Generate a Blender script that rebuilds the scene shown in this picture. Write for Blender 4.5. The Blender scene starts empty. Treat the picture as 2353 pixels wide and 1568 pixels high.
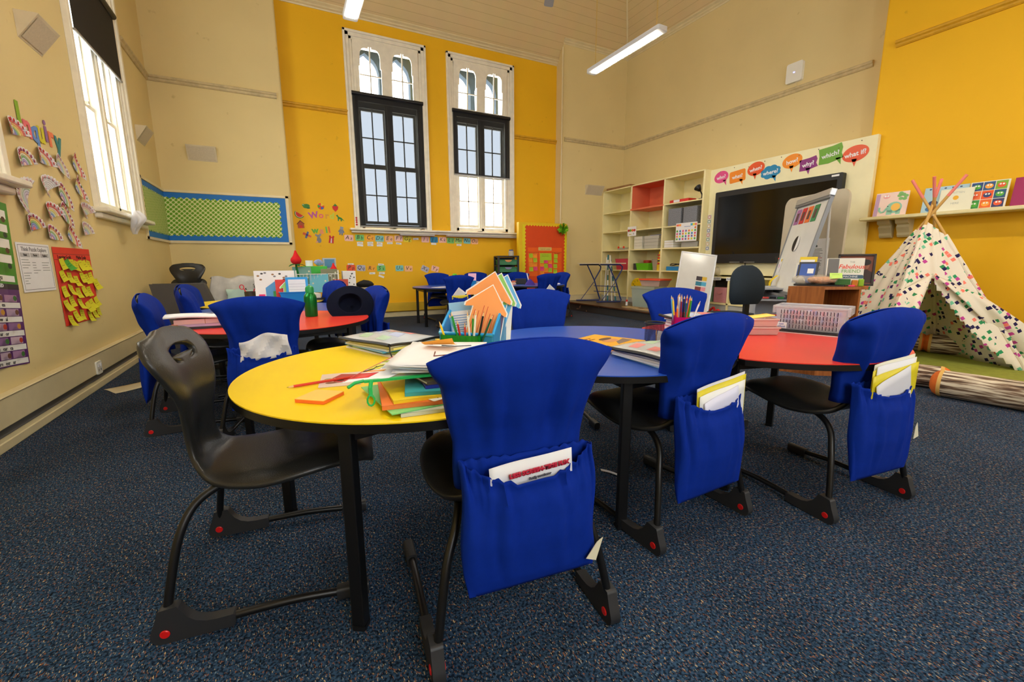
import bpy, bmesh, math, random
from mathutils import Vector, Matrix
# ---------------------------------------------------------------- camera, sky, exposure
scene = bpy.context.scene
C = scene.collection
PI = math.pi
def R(d): return math.radians(d)
cam_d = bpy.data.cameras.new('camera'); cam = bpy.data.objects.new('camera', cam_d); C.objects.link(cam)
scene.camera = cam
cam_d.sensor_fit = 'HORIZONTAL'; cam_d.sensor_width = 36.0
cam_d.lens = 36.0*999.858/2353.0
cam_d.clip_start = .05; cam_d.clip_end = 100
_p, _r, _y = R(10.187), R(-0.237), R(27.263)
_f = Vector((math.sin(_y)*math.cos(_p), math.cos(_y)*math.cos(_p), -math.sin(_p)))
_rt = Vector((math.cos(_y), -math.sin(_y), 0)); _up = _rt.cross(_f)
_r2 = _rt*math.cos(_r)+_up*math.sin(_r); _u2 = -_rt*math.sin(_r)+_up*math.cos(_r)
cam.matrix_world = Matrix(((_r2.x, _u2.x, -_f.x, 0), (_r2.y, _u2.y, -_f.y, 0), (_r2.z, _u2.z, -_f.z, 1.1), (0, 0, 0, 1)))
scene.view_settings.view_transform = 'Standard'
scene.view_settings.look = 'None'
scene.view_settings.exposure = 0.72
scene.view_settings.gamma = 1.0
scene.view_settings.use_curve_mapping = False
SKY = 5.5                       # overcast daylight outside the windows
w = bpy.data.worlds.new('overcast_sky'); scene.world = w; w.use_nodes = True
_bg = w.node_tree.nodes['Background']; _bg.inputs[0].default_value = (.93, .97, 1.0, 1); _bg.inputs[1].default_value = SKY
LAMP = 60.0                      # fluorescent diffusers

def portal(loc, rot, sx, sy):   # daylight entering through one window opening
    l = bpy.data.lights.new('window_daylight', 'AREA'); l.shape = 'RECTANGLE'; l.size = sx; l.size_y = sy
    l.cycles.is_portal = True
    o = bpy.data.objects.new('window_daylight', l); C.objects.link(o); o.location = loc; o.rotation_euler = rot
# room: left wall x=-1.62, right wall x=7.77, back piers y=8.94, yellow back wall y=9.19
XL, XR, YB, YY, YF = -1.62, 7.77, 8.94, 9.19, -2.6
for cx in (2.05, 4.01): portal((cx, 9.62, 3.5), (R(-90), 0, 0), 1.3, 3.6)
portal((-2.0, 6.72, 3.1), (0, R(-90), 0), 3.0, 1.4)
portal((-2.0, 3.45, 3.1), (0, R(-90), 0), 3.0, 1.4)
for cx in (.4, 4.6): portal((cx, YF-.4, 3.1), (R(90), 0, 0), 1.5, 2.8)

# ---------------------------------------------------------------- helpers
def lin(c):
    c = c/255.0
    return c/12.92 if c <= .04045 else ((c+.055)/1.055)**2.4
def rgb(t): return (lin(t[0]), lin(t[1]), lin(t[2]), 1.0)
_mats = {}
def M(name, col=(200, 200, 200), rough=.5, metal=0.0, spec=.5, noise=0.0, nscale=6.0, bump=0.0, bscale=80.0, coat=0.0, emit=0.0, trans=0.0, alpha=1.0, sheen=0.0):
    if name in _mats: return _mats[name]
    m = bpy.data.materials.new(name); m.use_nodes = True; nt = m.node_tree; b = nt.nodes['Principled BSDF']
    c = rgb(col)
    b.inputs['Base Color'].default_value = c; b.inputs['Roughness'].default_value = rough
    b.inputs['Metallic'].default_value = metal; b.inputs['Specular IOR Level'].default_value = spec
    b.inputs['Coat Weight'].default_value = coat; b.inputs['Transmission Weight'].default_value = trans
    b.inputs['Sheen Weight'].default_value = sheen
    if emit: b.inputs['Emission Color'].default_value = c; b.inputs['Emission Strength'].default_value = emit
    tc = nt.nodes.new('ShaderNodeTexCoord')
    n = nt.nodes.new('ShaderNodeTexNoise'); n.inputs['Scale'].default_value = nscale; n.inputs['Detail'].default_value = 4
    nt.links.new(tc.outputs['Object'], n.inputs['Vector'])
    k = noise if noise else .03
    r = nt.nodes.new('ShaderNodeValToRGB')
    r.color_ramp.elements[0].color = (c[0]*(1-k), c[1]*(1-k), c[2]*(1-k), 1); r.color_ramp.elements[0].position = .3
    r.color_ramp.elements[1].color = (min(1, c[0]*(1+k)), min(1, c[1]*(1+k)), min(1, c[2]*(1+k)), 1); r.color_ramp.elements[1].position = .7
    nt.links.new(n.outputs['Fac'], r.inputs['Fac']); nt.links.new(r.outputs['Color'], b.inputs['Base Color'])
    if bump:
        n2 = nt.nodes.new('ShaderNodeTexNoise'); n2.inputs['Scale'].default_value = bscale; n2.inputs['Detail'].default_value = 3
        nt.links.new(tc.outputs['Object'], n2.inputs['Vector'])
        bp = nt.nodes.new('ShaderNodeBump'); bp.inputs['Strength'].default_value = bump; bp.inputs['Distance'].default_value = .01
        nt.links.new(n2.outputs['Fac'], bp.inputs['Height']); nt.links.new(bp.outputs['Normal'], b.inputs['Normal'])
    if alpha < 1:
        tr = nt.nodes.new('ShaderNodeBsdfTransparent'); mx = nt.nodes.new('ShaderNodeMixShader'); mx.inputs[0].default_value = alpha
        tr.inputs[0].default_value = (min(1, .6+c[0]*.4), min(1, .6+c[1]*.4), min(1, .6+c[2]*.4), 1)
        nt.links.new(tr.outputs[0], mx.inputs[1]); nt.links.new(b.outputs[0], mx.inputs[2])
        nt.links.new(mx.outputs[0], nt.nodes['Material Output'].inputs['Surface'])
    _mats[name] = m; return m
def col(t, rough=.55, **k):      # plain coloured paper / plastic, one material per colour
    return M('paint_%d_%d_%d_%d' % (t[0], t[1], t[2], int(rough*100)), t, rough, **k)
def nodes_mat(name, build):
    if name in _mats: return _mats[name]
    m = bpy.data.materials.new(name); m.use_nodes = True
    build(m.node_tree, m.node_tree.nodes['Principled BSDF']); _mats[name] = m; return m

class MB:
    """collects shapes for ONE mesh object"""
    def __init__(s): s.v = []; s.f = []; s.mi = []; s.mats = []
    def m(s, mat):
        if mat not in s.mats: s.mats.append(mat)
        return s.mats.index(mat)
    def add(s, vs, fs, mat, T=None):
        o = len(s.v); i = s.m(mat)
        for p in vs:
            p = Vector(p); s.v.append(tuple(T @ p) if T is not None else tuple(p))
        for f in fs: s.f.append([o+k for k in f]); s.mi.append(i)
    def box(s, a, b, mat, T=None):           # two opposite corners
        x0, x1 = sorted((a[0], b[0])); y0, y1 = sorted((a[1], b[1])); z0, z1 = sorted((a[2], b[2]))
        s.add([(x0,y0,z0),(x1,y0,z0),(x1,y1,z0),(x0,y1,z0),(x0,y0,z1),(x1,y0,z1),(x1,y1,z1),(x0,y1,z1)],
              [(0,3,2,1),(4,5,6,7),(0,1,5,4),(1,2,6,5),(2,3,7,6),(3,0,4,7)], mat, T)
    def prism(s, pts, d, mat, T=None, side=None):   # polygon in xy extruded from z=0 to z=d
        n = len(pts)
        vs = [(p[0], p[1], 0) for p in pts]+[(p[0], p[1], d) for p in pts]
        s.add(vs, [tuple(reversed(range(n))), tuple(range(n, 2*n))], mat, T)
        s.add(vs, [(i, (i+1) % n, n+(i+1) % n, n+i) for i in range(n)], side or mat, T)
    def plate(s, outer, holes, d, mat, T=None):     # polygon with holes, extruded
        bm = bmesh.new(); es = []
        for loop in [outer]+holes:
            vs = [bm.verts.new((p[0], p[1], 0)) for p in loop]
            es += [bm.edges.new((vs[i], vs[(i+1) % len(vs)])) for i in range(len(vs))]
        bmesh.ops.triangle_fill(bm, use_beauty=True, edges=es)
        bm.verts.index_update(); fs = []
        for f in bm.faces:
            ids = [v.index for v in f.verts]
            if f.normal.z < 0: ids.reverse()
            fs.append(ids)
        vs = [tuple(v.co) for v in bm.verts]; n = len(vs); bm.free()
        s.add(vs+[(p[0], p[1], d) for p in vs], [tuple(reversed(f)) for f in fs]+[tuple(i+n for i in f) for f in fs], mat, T)
        o = 0
        for loop in [outer]+holes:
            k = len(loop)
            s.add([(p[0], p[1], 0) for p in loop]+[(p[0], p[1], d) for p in loop], [(i, (i+1) % k, k+(i+1) % k, k+i) for i in range(k)], mat, T)
    def tube(s, path, r, mat, n=10, closed=False, T=None, caps=True):
        P = [Vector(p) for p in path]; k = len(P); rr = r if isinstance(r, (list, tuple)) else [r]*k
        vs = []; up = None
        for i, p in enumerate(P):
            if closed: t = P[(i+1) % k]-P[i-1]
            else: t = P[min(i+1, k-1)]-P[max(i-1, 0)]
            t.normalize()
            if up is None: up = Vector((0, 0, 1)) if abs(t.z) < .9 else Vector((1, 0, 0))
            a = t.cross(up)
            if a.length < 1e-4: a = t.orthogonal()
            a.normalize(); b = a.cross(t); up = b
            for j in range(n):
                q = 2*PI*j/n; vs.append(p+(a*math.cos(q)+b*math.sin(q))*rr[i])
        fs = []
        for i in range(k if closed else k-1):
            for j in range(n):
                i2 = (i+1) % k; j2 = (j+1) % n
                fs.append((i*n+j, i*n+j2, i2*n+j2, i2*n+j))
        if caps and not closed: fs += [tuple(reversed(range(n))), tuple(range((k-1)*n, k*n))]
        s.add(vs, fs, mat, T)
    def lathe(s, prof, mat, n=24, T=None):          # (radius, z) profile
        vs = []; fs = []; k = len(prof)
        for r, z in prof:
            for j in range(n): q = 2*PI*j/n; vs.append((r*math.cos(q), r*math.sin(q), z))
        for i in range(k-1):
            for j in range(n): j2 = (j+1) % n; fs.append((i*n+j, i*n+j2, (i+1)*n+j2, (i+1)*n+j))
        if prof[0][0] > 1e-5: fs.append(tuple(reversed(range(n))))
        if prof[-1][0] > 1e-5: fs.append(tuple(range((k-1)*n, k*n)))
        s.add(vs, fs, mat, T)
    def ball(s, c, r, mat, n=14, T=None, sc=(1, 1, 1)):
        c = Vector(c); prof = []; vs = []; fs = []; k = n//2+1
        for i in range(k):
            a = -PI/2+PI*i/(k-1)
            for j in range(n):
                q = 2*PI*j/n; vs.append(c+Vector((r*sc[0]*math.cos(a)*math.cos(q), r*sc[1]*math.cos(a)*math.sin(q), r*sc[2]*math.sin(a))))
        for i in range(k-1):
            for j in range(n): j2 = (j+1) % n; fs.append((i*n+j, i*n+j2, (i+1)*n+j2, (i+1)*n+j))
        s.add(vs, fs, mat, T)
    def grid(s, fn, nu, nv, mat, T=None, closed=False):   # fn(u,v) in 0..1
        vs = [fn(i/(nu if closed else nu-1), j/(nv-1)) for j in range(nv) for i in range(nu)]
        fs = []
        for j in range(nv-1):
            for i in range(nu if closed else nu-1):
                i2 = (i+1) % nu; fs.append((j*nu+i, j*nu+i2, (j+1)*nu+i2, (j+1)*nu+i))
        s.add(vs, fs, mat, T)
    def disc(s, c, r, mat, T=None, n=20, sy=1.0):   # flat in xy
        s.add([(c[0]+r*math.cos(2*PI*i/n), c[1]+r*sy*math.sin(2*PI*i/n), c[2]) for i in range(n)], [tuple(range(n))], mat, T)
    def poly(s, pts, mat, T=None, z=0.0):
        s.add([(p[0], p[1], p[2] if len(p) > 2 else z) for p in pts], [tuple(range(len(pts)))], mat, T)
    def text(s, txt, size, mat, T=None, ext=.0008, align='CENTER', shear=0.0, bold=0.0, space=1.0):
        cu = bpy.data.curves.new('lettering', 'FONT'); cu.body = txt; cu.size = size; cu.extrude = ext
        cu.align_x = align; cu.align_y = 'CENTER'; cu.resolution_u = 2; cu.shear = shear; cu.offset = bold; cu.space_character = space
        ob = bpy.data.objects.new('lettering', cu)
        me = bpy.data.meshes.new_from_object(ob)
        s.add([v.co.copy() for v in me.vertices], [list(p.vertices) for p in me.polygons], mat, T)
        bpy.data.objects.remove(ob); bpy.data.curves.remove(cu); bpy.data.meshes.remove(me)
    def build(s, name, parent=None, smooth=35, bevel=0.0, sub=0, solid=0.0, seg=2):
        me = bpy.data.meshes.new(name); me.from_pydata(s.v, [], s.f)
        for m in s.mats: me.materials.append(m)
        me.polygons.foreach_set('material_index', s.mi)
        if smooth:
            me.polygons.foreach_set('use_smooth', [True]*len(me.polygons)); me.update(); me.set_sharp_from_angle(angle=R(smooth))
        me.update(); me.validate()
        o = bpy.data.objects.new(name, me); C.objects.link(o)
        if parent is not None: o.parent = parent
        if solid:
            md = o.modifiers.new('thickness', 'SOLIDIFY'); md.thickness = solid; md.offset = 0
        if bevel:
            md = o.modifiers.new('bevel', 'BEVEL'); md.width = bevel; md.segments = seg; md.limit_method = 'ANGLE'; md.angle_limit = R(40)
        if sub:
            md = o.modifiers.new('subdivision', 'SUBSURF'); md.levels = sub; md.render_levels = sub
        return o
def tag(o, label, cat, group=None, kind=None):
    o['label'] = label; o['category'] = cat
    if group: o['group'] = group
    if kind: o['kind'] = kind
    return o
def thing(name, label, cat, loc=(0, 0, 0), rz=0.0, group=None):
    o = bpy.data.objects.new(name, None); C.objects.link(o); o.location = loc; o.rotation_euler = (0, 0, rz); o.empty_display_size = .05
    return tag(o, label, cat, group)
def struct(o): o['kind'] = 'structure'; return o
def at(o, loc, rz=0.0, rot=None):
    o.location = loc; o.rotation_euler = rot if rot else (0, 0, rz); return o
def copy_tree(o, parent=None):
    c = o.copy(); C.objects.link(c); c.parent = parent
    if parent is not None: c.matrix_parent_inverse = o.matrix_parent_inverse
    for ch in [x for x in scene.objects if x.parent == o]: copy_tree(ch, c)
    return c
def TR(loc, rx=0, ry=0, rz=0): return Matrix.Translation(Vector(loc)) @ Matrix.Rotation(rz, 4, 'Z') @ Matrix.Rotation(ry, 4, 'Y') @ Matrix.Rotation(rx, 4, 'X')
def face(loc, d):
    """matrix mapping xy (x right, y up, z out) onto a wall seen from inside; d = which wall"""
    x, y, z = {'back': ((1,0,0),(0,0,1),(0,-1,0)), 'left': ((0,1,0),(0,0,1),(1,0,0)), 'right': ((0,-1,0),(0,0,1),(-1,0,0)), 'top': ((1,0,0),(0,1,0),(0,0,1))}[d]
    return Matrix(((x[0],y[0],z[0],loc[0]),(x[1],y[1],z[1],loc[1]),(x[2],y[2],z[2],loc[2]),(0,0,0,1)))
def arc(cx, cy, r, a0, a1, n, ry=None): return [(cx+r*math.cos(R(a0+(a1-a0)*i/n)), cy+(ry or r)*math.sin(R(a0+(a1-a0)*i/n))) for i in range(n+1)]
def rrect(w, h, r=.01, n=4, cx=0, cy=0):
    a = w/2-r; b = h/2-r
    return [(cx+p[0], cy+p[1]) for p in arc(a, b, r, 0, 90, n)+arc(-a, b, r, 90, 180, n)+arc(-a, -b, r, 180, 270, n)+arc(a, -b, r, 270, 360, n)]
def smoothpath(pts, k=6):    # Catmull-Rom
    P = [Vector(p) for p in pts]; out = []
    for i in range(len(P)-1):
        a = P[max(i-1, 0)]; b = P[i]; c = P[i+1]; d = P[min(i+2, len(P)-1)]
        for j in range(k):
            t = j/k; out.append(.5*((2*b)+(c-a)*t+(2*a-5*b+4*c-d)*t*t+(3*b-a-3*c+d)*t**3))
    out.append(P[-1]); return out
ORD = ['first', 'second', 'third', 'fourth', 'fifth', 'sixth', 'seventh', 'eighth', 'ninth', 'tenth', 'eleventh', 'twelfth']
rnd = random.Random(11)
# ---------------------------------------------------------------- room materials
def wallmat(name, c, stain, k=.10):
    def b(nt, p):
        L = nt.links.new; tc = nt.nodes.new('ShaderNodeTexCoord')
        n1 = nt.nodes.new('ShaderNodeTexNoise'); n1.inputs['Scale'].default_value = 1.3; n1.inputs['Detail'].default_value = 5
        n2 = nt.nodes.new('ShaderNodeTexNoise'); n2.inputs['Scale'].default_value = 7; n2.inputs['Detail'].default_value = 6
        for n in (n1, n2): L(tc.outputs['Object'], n.inputs['Vector'])
        r = nt.nodes.new('ShaderNodeValToRGB'); a = rgb(c)
        r.color_ramp.elements[0].position = .3; r.color_ramp.elements[0].color = tuple(x*(1-k) for x in a[:3])+(1,)
        r.color_ramp.elements[1].position = .65; r.color_ramp.elements[1].color = a
        L(n1.outputs['Fac'], r.inputs[0])
        r2 = nt.nodes.new('ShaderNodeValToRGB'); r2.color_ramp.elements[0].position = .70; r2.color_ramp.elements[1].position = .78
        r2.color_ramp.elements[1].color = (.55, .55, .55, 1)
        L(n2.outputs['Fac'], r2.inputs[0])
        mx = nt.nodes.new('ShaderNodeMix'); mx.data_type = 'RGBA'; L(r2.outputs[0], mx.inputs[0]); L(r.outputs[0], mx.inputs[6]); mx.inputs[7].default_value = rgb(stain)
        L(mx.outputs[2], p.inputs['Base Color']); p.inputs['Roughness'].default_value = .6; p.inputs['Specular IOR Level'].default_value = .3
        bp = nt.nodes.new('ShaderNodeBump'); bp.inputs['Strength'].default_value = .06; bp.inputs['Distance'].default_value = .02
        L(n2.outputs['Fac'], bp.inputs['Height']); L(bp.outputs[0], p.inputs['Normal'])
    return nodes_mat(name, b)
CREAM = wallmat('cream_paint', (229, 208, 150), (190, 165, 110), .05)
YELL = wallmat('yellow_paint', (246, 190, 28), (205, 150, 20), .05)
TRIM = M('cream_gloss_trim', (228, 212, 168), .35, noise=.05)
def _ceil(nt, p):
    L = nt.links.new; tc = nt.nodes.new('ShaderNodeTexCoord'); sp = nt.nodes.new('ShaderNodeSeparateXYZ'); L(tc.outputs['Object'], sp.inputs[0])
    m1 = nt.nodes.new('ShaderNodeMath'); m1.operation = 'MULTIPLY'; m1.inputs[1].default_value = 8.5; L(sp.outputs['Z'], m1.inputs[0])
    m2 = nt.nodes.new('ShaderNodeMath'); m2.operation = 'FRACT'; L(m1.outputs[0], m2.inputs[0])
    r = nt.nodes.new('ShaderNodeValToRGB'); r.color_ramp.elements[0].position = .02; r.color_ramp.elements[1].position = .07
    r.color_ramp.elements[0].color = rgb((196, 168, 118)); r.color_ramp.elements[1].color = rgb((226, 200, 148)); L(m2.outputs[0], r.inputs[0])
    n = nt.nodes.new('ShaderNodeTexNoise'); n.inputs['Scale'].default_value = 3; L(tc.outputs['Object'], n.inputs['Vector'])
    mx = nt.nodes.new('ShaderNodeMix'); mx.data_type = 'RGBA'; mx.blend_type = 'MULTIPLY'; mx.inputs[0].default_value = .12; L(r.outputs[0], mx.inputs[6]); L(n.outputs['Color'], mx.inputs[7])
    L(mx.outputs[2], p.inputs['Base Color']); p.inputs['Roughness'].default_value = .5
    bp = nt.nodes.new('ShaderNodeBump'); bp.inputs['Strength'].default_value = .25; bp.inputs['Distance'].default_value = .01; L(r.outputs[0], bp.inputs['Height']); L(bp.outputs[0], p.inputs['Normal'])
CEIL = nodes_mat('boarded_ceiling', _ceil)
def _carpet(nt, p):
    L = nt.links.new; tc = nt.nodes.new('ShaderNodeTexCoord')
    def noise(s, d=2, r=.5):
        n = nt.nodes.new('ShaderNodeTexNoise'); n.inputs['Scale'].default_value = s; n.inputs['Detail'].default_value = d; n.inputs['Roughness'].default_value = r
        L(tc.outputs['Object'], n.inputs['Vector']); return n
    big = noise(2.2, 4); mid = noise(120, 2)
    r = nt.nodes.new('ShaderNodeValToRGB'); e = r.color_ramp.elements
    e[0].position = .40; e[0].color = rgb((19, 32, 50)); e[1].position = .60; e[1].color = rgb((55, 84, 114)); L(mid.outputs['Fac'], r.inputs[0])
    bt = nt.nodes.new('ShaderNodeValToRGB'); bt.color_ramp.elements[0].position = .35; bt.color_ramp.elements[0].color = (.62, .62, .62, 1); bt.color_ramp.elements[1].position = .65; bt.color_ramp.elements[1].color = (1, 1, 1, 1)
    L(big.outputs['Fac'], bt.inputs[0])
    m0 = nt.nodes.new('ShaderNodeMix'); m0.data_type = 'RGBA'; m0.blend_type = 'MULTIPLY'; m0.inputs[0].default_value = .8; L(r.outputs[0], m0.inputs[6]); L(bt.outputs[0], m0.inputs[7])
    prev = m0.outputs[2]
    # loose flecks, elongated along one weaving direction
    for sc, th, c, seed in ((95, .70, (186, 160, 120), 0), (95, .715, (122, 140, 150), 9), (95, .675, (128, 84, 62), 21), (60, .72, (10, 14, 22), 33)):
        mp = nt.nodes.new('ShaderNodeMapping'); mp.inputs['Location'].default_value = (seed, seed*.7, 0); mp.inputs['Rotation'].default_value = (0, 0, .35); mp.inputs['Scale'].default_value = (2.0, .75, 1)
        L(tc.outputs['Object'], mp.inputs['Vector'])
        n = nt.nodes.new('ShaderNodeTexNoise'); n.inputs['Scale'].default_value = sc; n.inputs['Detail'].default_value = 1; L(mp.outputs[0], n.inputs['Vector'])
        q = nt.nodes.new('ShaderNodeValToRGB'); q.color_ramp.elements[0].position = th-.04; q.color_ramp.elements[1].position = th; L(n.outputs['Fac'], q.inputs[0])
        mx = nt.nodes.new('ShaderNodeMix'); mx.data_type = 'RGBA'; L(q.outputs[0], mx.inputs[0]); L(prev, mx.inputs[6]); mx.inputs[7].default_value = rgb(c); prev = mx.outputs[2]
    L(prev, p.inputs['Base Color']); p.inputs['Roughness'].default_value = .95; p.inputs['Specular IOR Level'].default_value = .1
    bp = nt.nodes.new('ShaderNodeBump'); bp.inputs['Strength'].default_value = .5; bp.inputs['Distance'].default_value = .006; L(mid.outputs['Fac'], bp.inputs['Height']); L(bp.outputs[0], p.inputs['Normal'])
CARPET = nodes_mat('flecked_blue_carpet', _carpet)
WHITE = M('white_gloss', (235, 233, 222), .35); PAPER = M('white_paper', (238, 238, 240), .7)
BLACK = M('black_plastic', (14, 14, 16), .45); DARK = M('charcoal', (38, 38, 40), .6)
def _glass(nt, p):
    g = nt.nodes.new('ShaderNodeBsdfGlossy'); g.inputs['Roughness'].default_value = .03
    t = nt.nodes.new('ShaderNodeBsdfTransparent'); f = nt.nodes.new('ShaderNodeFresnel'); mx = nt.nodes.new('ShaderNodeMixShader')
    nt.links.new(f.outputs[0], mx.inputs[0]); nt.links.new(t.outputs[0], mx.inputs[1]); nt.links.new(g.outputs[0], mx.inputs[2])
    nt.links.new(mx.outputs[0], nt.nodes['Material Output'].inputs['Surface'])
GLASS = nodes_mat('window_glass', _glass)
def _blind(nt, p):
    p.inputs['Base Color'].default_value = rgb((16, 15, 17)); p.inputs['Roughness'].default_value = .8
    t = nt.nodes.new('ShaderNodeBsdfTransparent'); t.inputs[0].default_value = (.82, .9, 1, 1); mx = nt.nodes.new('ShaderNodeMixShader'); mx.inputs[0].default_value = .905
    nt.links.new(t.outputs[0], mx.inputs[1]); nt.links.new(p.outputs[0], mx.inputs[2]); nt.links.new(mx.outputs[0], nt.nodes['Material Output'].inputs['Surface'])
BLIND = nodes_mat('sheer_black_screen', _blind)

# ---------------------------------------------------------------- shell
def holed(name, axis, c0, c1, a0, a1, z0, z1, holes, mat):
    """wall slab between c0 and c1 on the axis, from a0 to a1, with rectangular openings"""
    mb = MB(); xs = sorted({a0, a1, *[h[0] for h in holes], *[h[1] for h in holes]}); zs = sorted({z0, z1, *[h[2] for h in holes], *[h[3] for h in holes]})
    for i in range(len(xs)-1):
        for j in range(len(zs)-1):
            mx, mz = (xs[i]+xs[i+1])/2, (zs[j]+zs[j+1])/2
            if any(h[0] < mx < h[1] and h[2] < mz < h[3] for h in holes): continue
            if axis == 'y': mb.box((xs[i], c0, zs[j]), (xs[i+1], c1, zs[j+1]), mat)
            else: mb.box((c0, xs[i], zs[j]), (c1, xs[i+1], zs[j+1]), mat)
    return struct(mb.build(name, smooth=0))
mb = MB(); mb.box((XL-.4, YF-.4, -.1), (XR+.4, YY+.4, 0), CARPET); struct(mb.build('floor', smooth=0))
X1, X2 = .215, 5.915                      # the recess between the two piers
WH = [(1.42, 2.70, 1.78, 5.22), (3.38, 4.66, 1.78, 5.22)]
holed('wall_back', 'y', YY, YY+.35, X1-.3, X2+.3, 0, 6.2, WH, YELL)
def pier(name, xa, xb, mat):
    mb = MB(); e = .035; flip = xb > 3
    if flip: pts = [(xb, YB), (xb, YY), (xa, YY)]+[(xa+e+e*math.cos(R(t)), YB+e+e*math.sin(R(t))) for t in (180, 200, 225, 250, 270)]
    else: pts = [(xa, YY), (xa, YB)]+[(xb-e+e*math.cos(R(t)), YB+e+e*math.sin(R(t))) for t in (270, 290, 315, 340, 360)]+[(xb, YY)]
    mb.prism(pts if flip else pts, 6.0, mat); return struct(mb.build(name, smooth=30))
pier('wall_back_left', XL-.02, X1, CREAM); pier('wall_back_right', X2, XR+.02, CREAM)
LW = [(6.02, 7.36, 1.66, 5.0), (2.75, 4.10, 1.66, 5.0)]
holed('wall_left', 'x', XL, XL-.35, YF, YB+.1, 0, 6.0, LW, CREAM)
holed('wall_right', 'x', XR, XR+.3, YF, YB+.1, 0, 6.0, [], CREAM)
mb = MB(); mb.box((7.384, -.9, 0), (XR+.01, 3.44, 6.0), YELL); struct(mb.build('wall_chimney', smooth=0, bevel=.02))
holed('wall_front', 'y', YF, YF-.35, XL-.3, XR+.3, 0, 6.0, [(cx-.9, cx+.9, 1.3, 4.6) for cx in (.4, 4.6)], CREAM)
# hipped, boarded ceiling: slopes rise from every wall to a flat
mb = MB(); zc, zt, ins = 5.875, 7.2, .91
a = [(XL, YF), (XR, YF), (XR, YB), (XL, YB)]; b = [(XL+ins, YF+ins), (XR-ins, YF+ins), (XR-ins, YB-ins), (XL+ins, YB-ins)]
for i in range(4):
    j = (i+1) % 4; mb.add([a[i]+(zc,), a[j]+(zc,), b[j]+(zt,), b[i]+(zt,)], [(0, 3, 2, 1)], CEIL)
mb.add([p+(zt,) for p in b], [(0, 3, 2, 1)], CEIL)
sl = (zt-zc)/ins
mb.add([(X1-.02, YB, zc), (X2+.02, YB, zc), (X2+.02, YY+.02, zc-sl*.27), (X1-.02, YY+.02, zc-sl*.27)], [(0, 1, 2, 3)], CEIL)
struct(mb.build('ceiling', smooth=0))
mb = MB()
for sx, x0, x1 in ((1, XL, XL+ins), (-1, XR, XR-ins)): mb.tube([(x0, YB, zc-.01), (x1, YB-ins, zt-.01)], .022, TRIM, 6)
struct(mb.build('trim_1'))
def moulding(name, path, prof, mat):
    """prof (out, up) swept along straight pieces; each piece = (p0, p1, outward)"""
    mb = MB()
    for p0, p1, n in path:
        n = Vector(n); vs = []
        for p in (p0, p1):
            for o, u in prof: vs.append(Vector(p)+n*o+Vector((0, 0, u)))
        k = len(prof); mb.add(vs, [(i, (i+1) % k, k+(i+1) % k, k+i) for i in range(k)]+[tuple(range(k)), tuple(range(2*k-1, k-1, -1))], mat)
    return struct(mb.build(name, smooth=0))
CORN = [(0, 0), (.012, 0), (.02, .02), (.05, .035), (.05, .06), (.09, .08), (.09, .10), (0, .10)]
RAIL = [(0, -.045), (.018, -.045), (.03, -.03), (.03, -.008), (.05, .006), (.05, .03), (.035, .04), (0, .045)]
moulding('trim_2', [((XL, YB, 5.875), (X1, YB, 5.875), (0, -1, 0)), ((X2, YB, 5.875), (XR, YB, 5.875), (0, -1, 0)), ((XR, YB, 5.875), (XR, YF, 5.875), (-1, 0, 0)), ((XL, YB, 5.875), (XL, YF, 5.875), (1, 0, 0))], CORN, TRIM)
moulding('trim_3', [((X1, YY, 5.51), (X2, YY, 5.51), (0, -1, 0))], CORN, TRIM)
GREYT = M('worn_picture_rail', (203, 184, 140), .5, noise=.15, nscale=12)
moulding('trim_4', [((XL, YB, 3.9), (.13, YB, 3.9), (0, -1, 0)), ((X2+.06, YB, 3.9), (XR, YB, 3.9), (0, -1, 0))], RAIL, GREYT)
moulding('trim_5', [((XL, 7.66, 3.9), (XL, YB, 3.9), (1, 0, 0)), ((XR, YB, 3.9), (XR, 3.70, 3.9), (-1, 0, 0))], RAIL, GREYT)
moulding('trim_6', [((X1, YY, 3.88), (1.30, YY, 3.88), (0, -1, 0)), ((4.79, YY, 3.88), (X2, YY, 3.88), (0, -1, 0)), ((7.384, 3.28, 3.9), (7.384, -.9, 3.9), (-1, 0, 0))], RAIL, M('yellow_picture_rail', (214, 160, 30), .5, noise=.12, nscale=12))
SKG = M('grey_skirting_gap', (92, 92, 92), .8)
def skirting(name, pieces, mat, top=.308):
    mb = MB()
    for x0, y0, x1, y1, nx, ny in pieces:
        for za, zb, o, m in ((.13, top, .05, mat), (top, top+.012, .06, mat), (.06, .13, .012, SKG), (0, .06, .055, TRIM)):
            mb.box((x0, y0, za), (x1+nx*o, y1+ny*o, zb), m)
    return struct(mb.build(name, smooth=0, bevel=.006, seg=1))
skirting('baseboard_left', [(XL, YF, XL, YB, 1, 0), (XL, YB, X1, YB, 0, -1)], TRIM)
skirting('baseboard_right', [(X2, YB, XR, YB, 0, -1)], TRIM)
YT = M('yellow_trim', (226, 186, 48), .5, noise=.06)
mb = MB(); mb.box((1.54, YY, .12), (X2, YY-.09, .295), YT); mb.box((X1, YY, 0), (X2, YY-.05, .10), TRIM); mb.box((1.47, YY, .10), (1.54, YY-.07, .29), BLACK); mb.box((X1, YY, .11), (1.46, YY-.1, .40), YT)
struct(mb.build('baseboard_back', smooth=0, bevel=.005, seg=1))
# pipe beside the right pier
mb = MB(); mb.tube([(X2-.02, YB-.02, 0), (X2-.02, YB-.02, 5.8)], .016, TRIM, 8); struct(mb.build('trim_7'))

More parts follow.
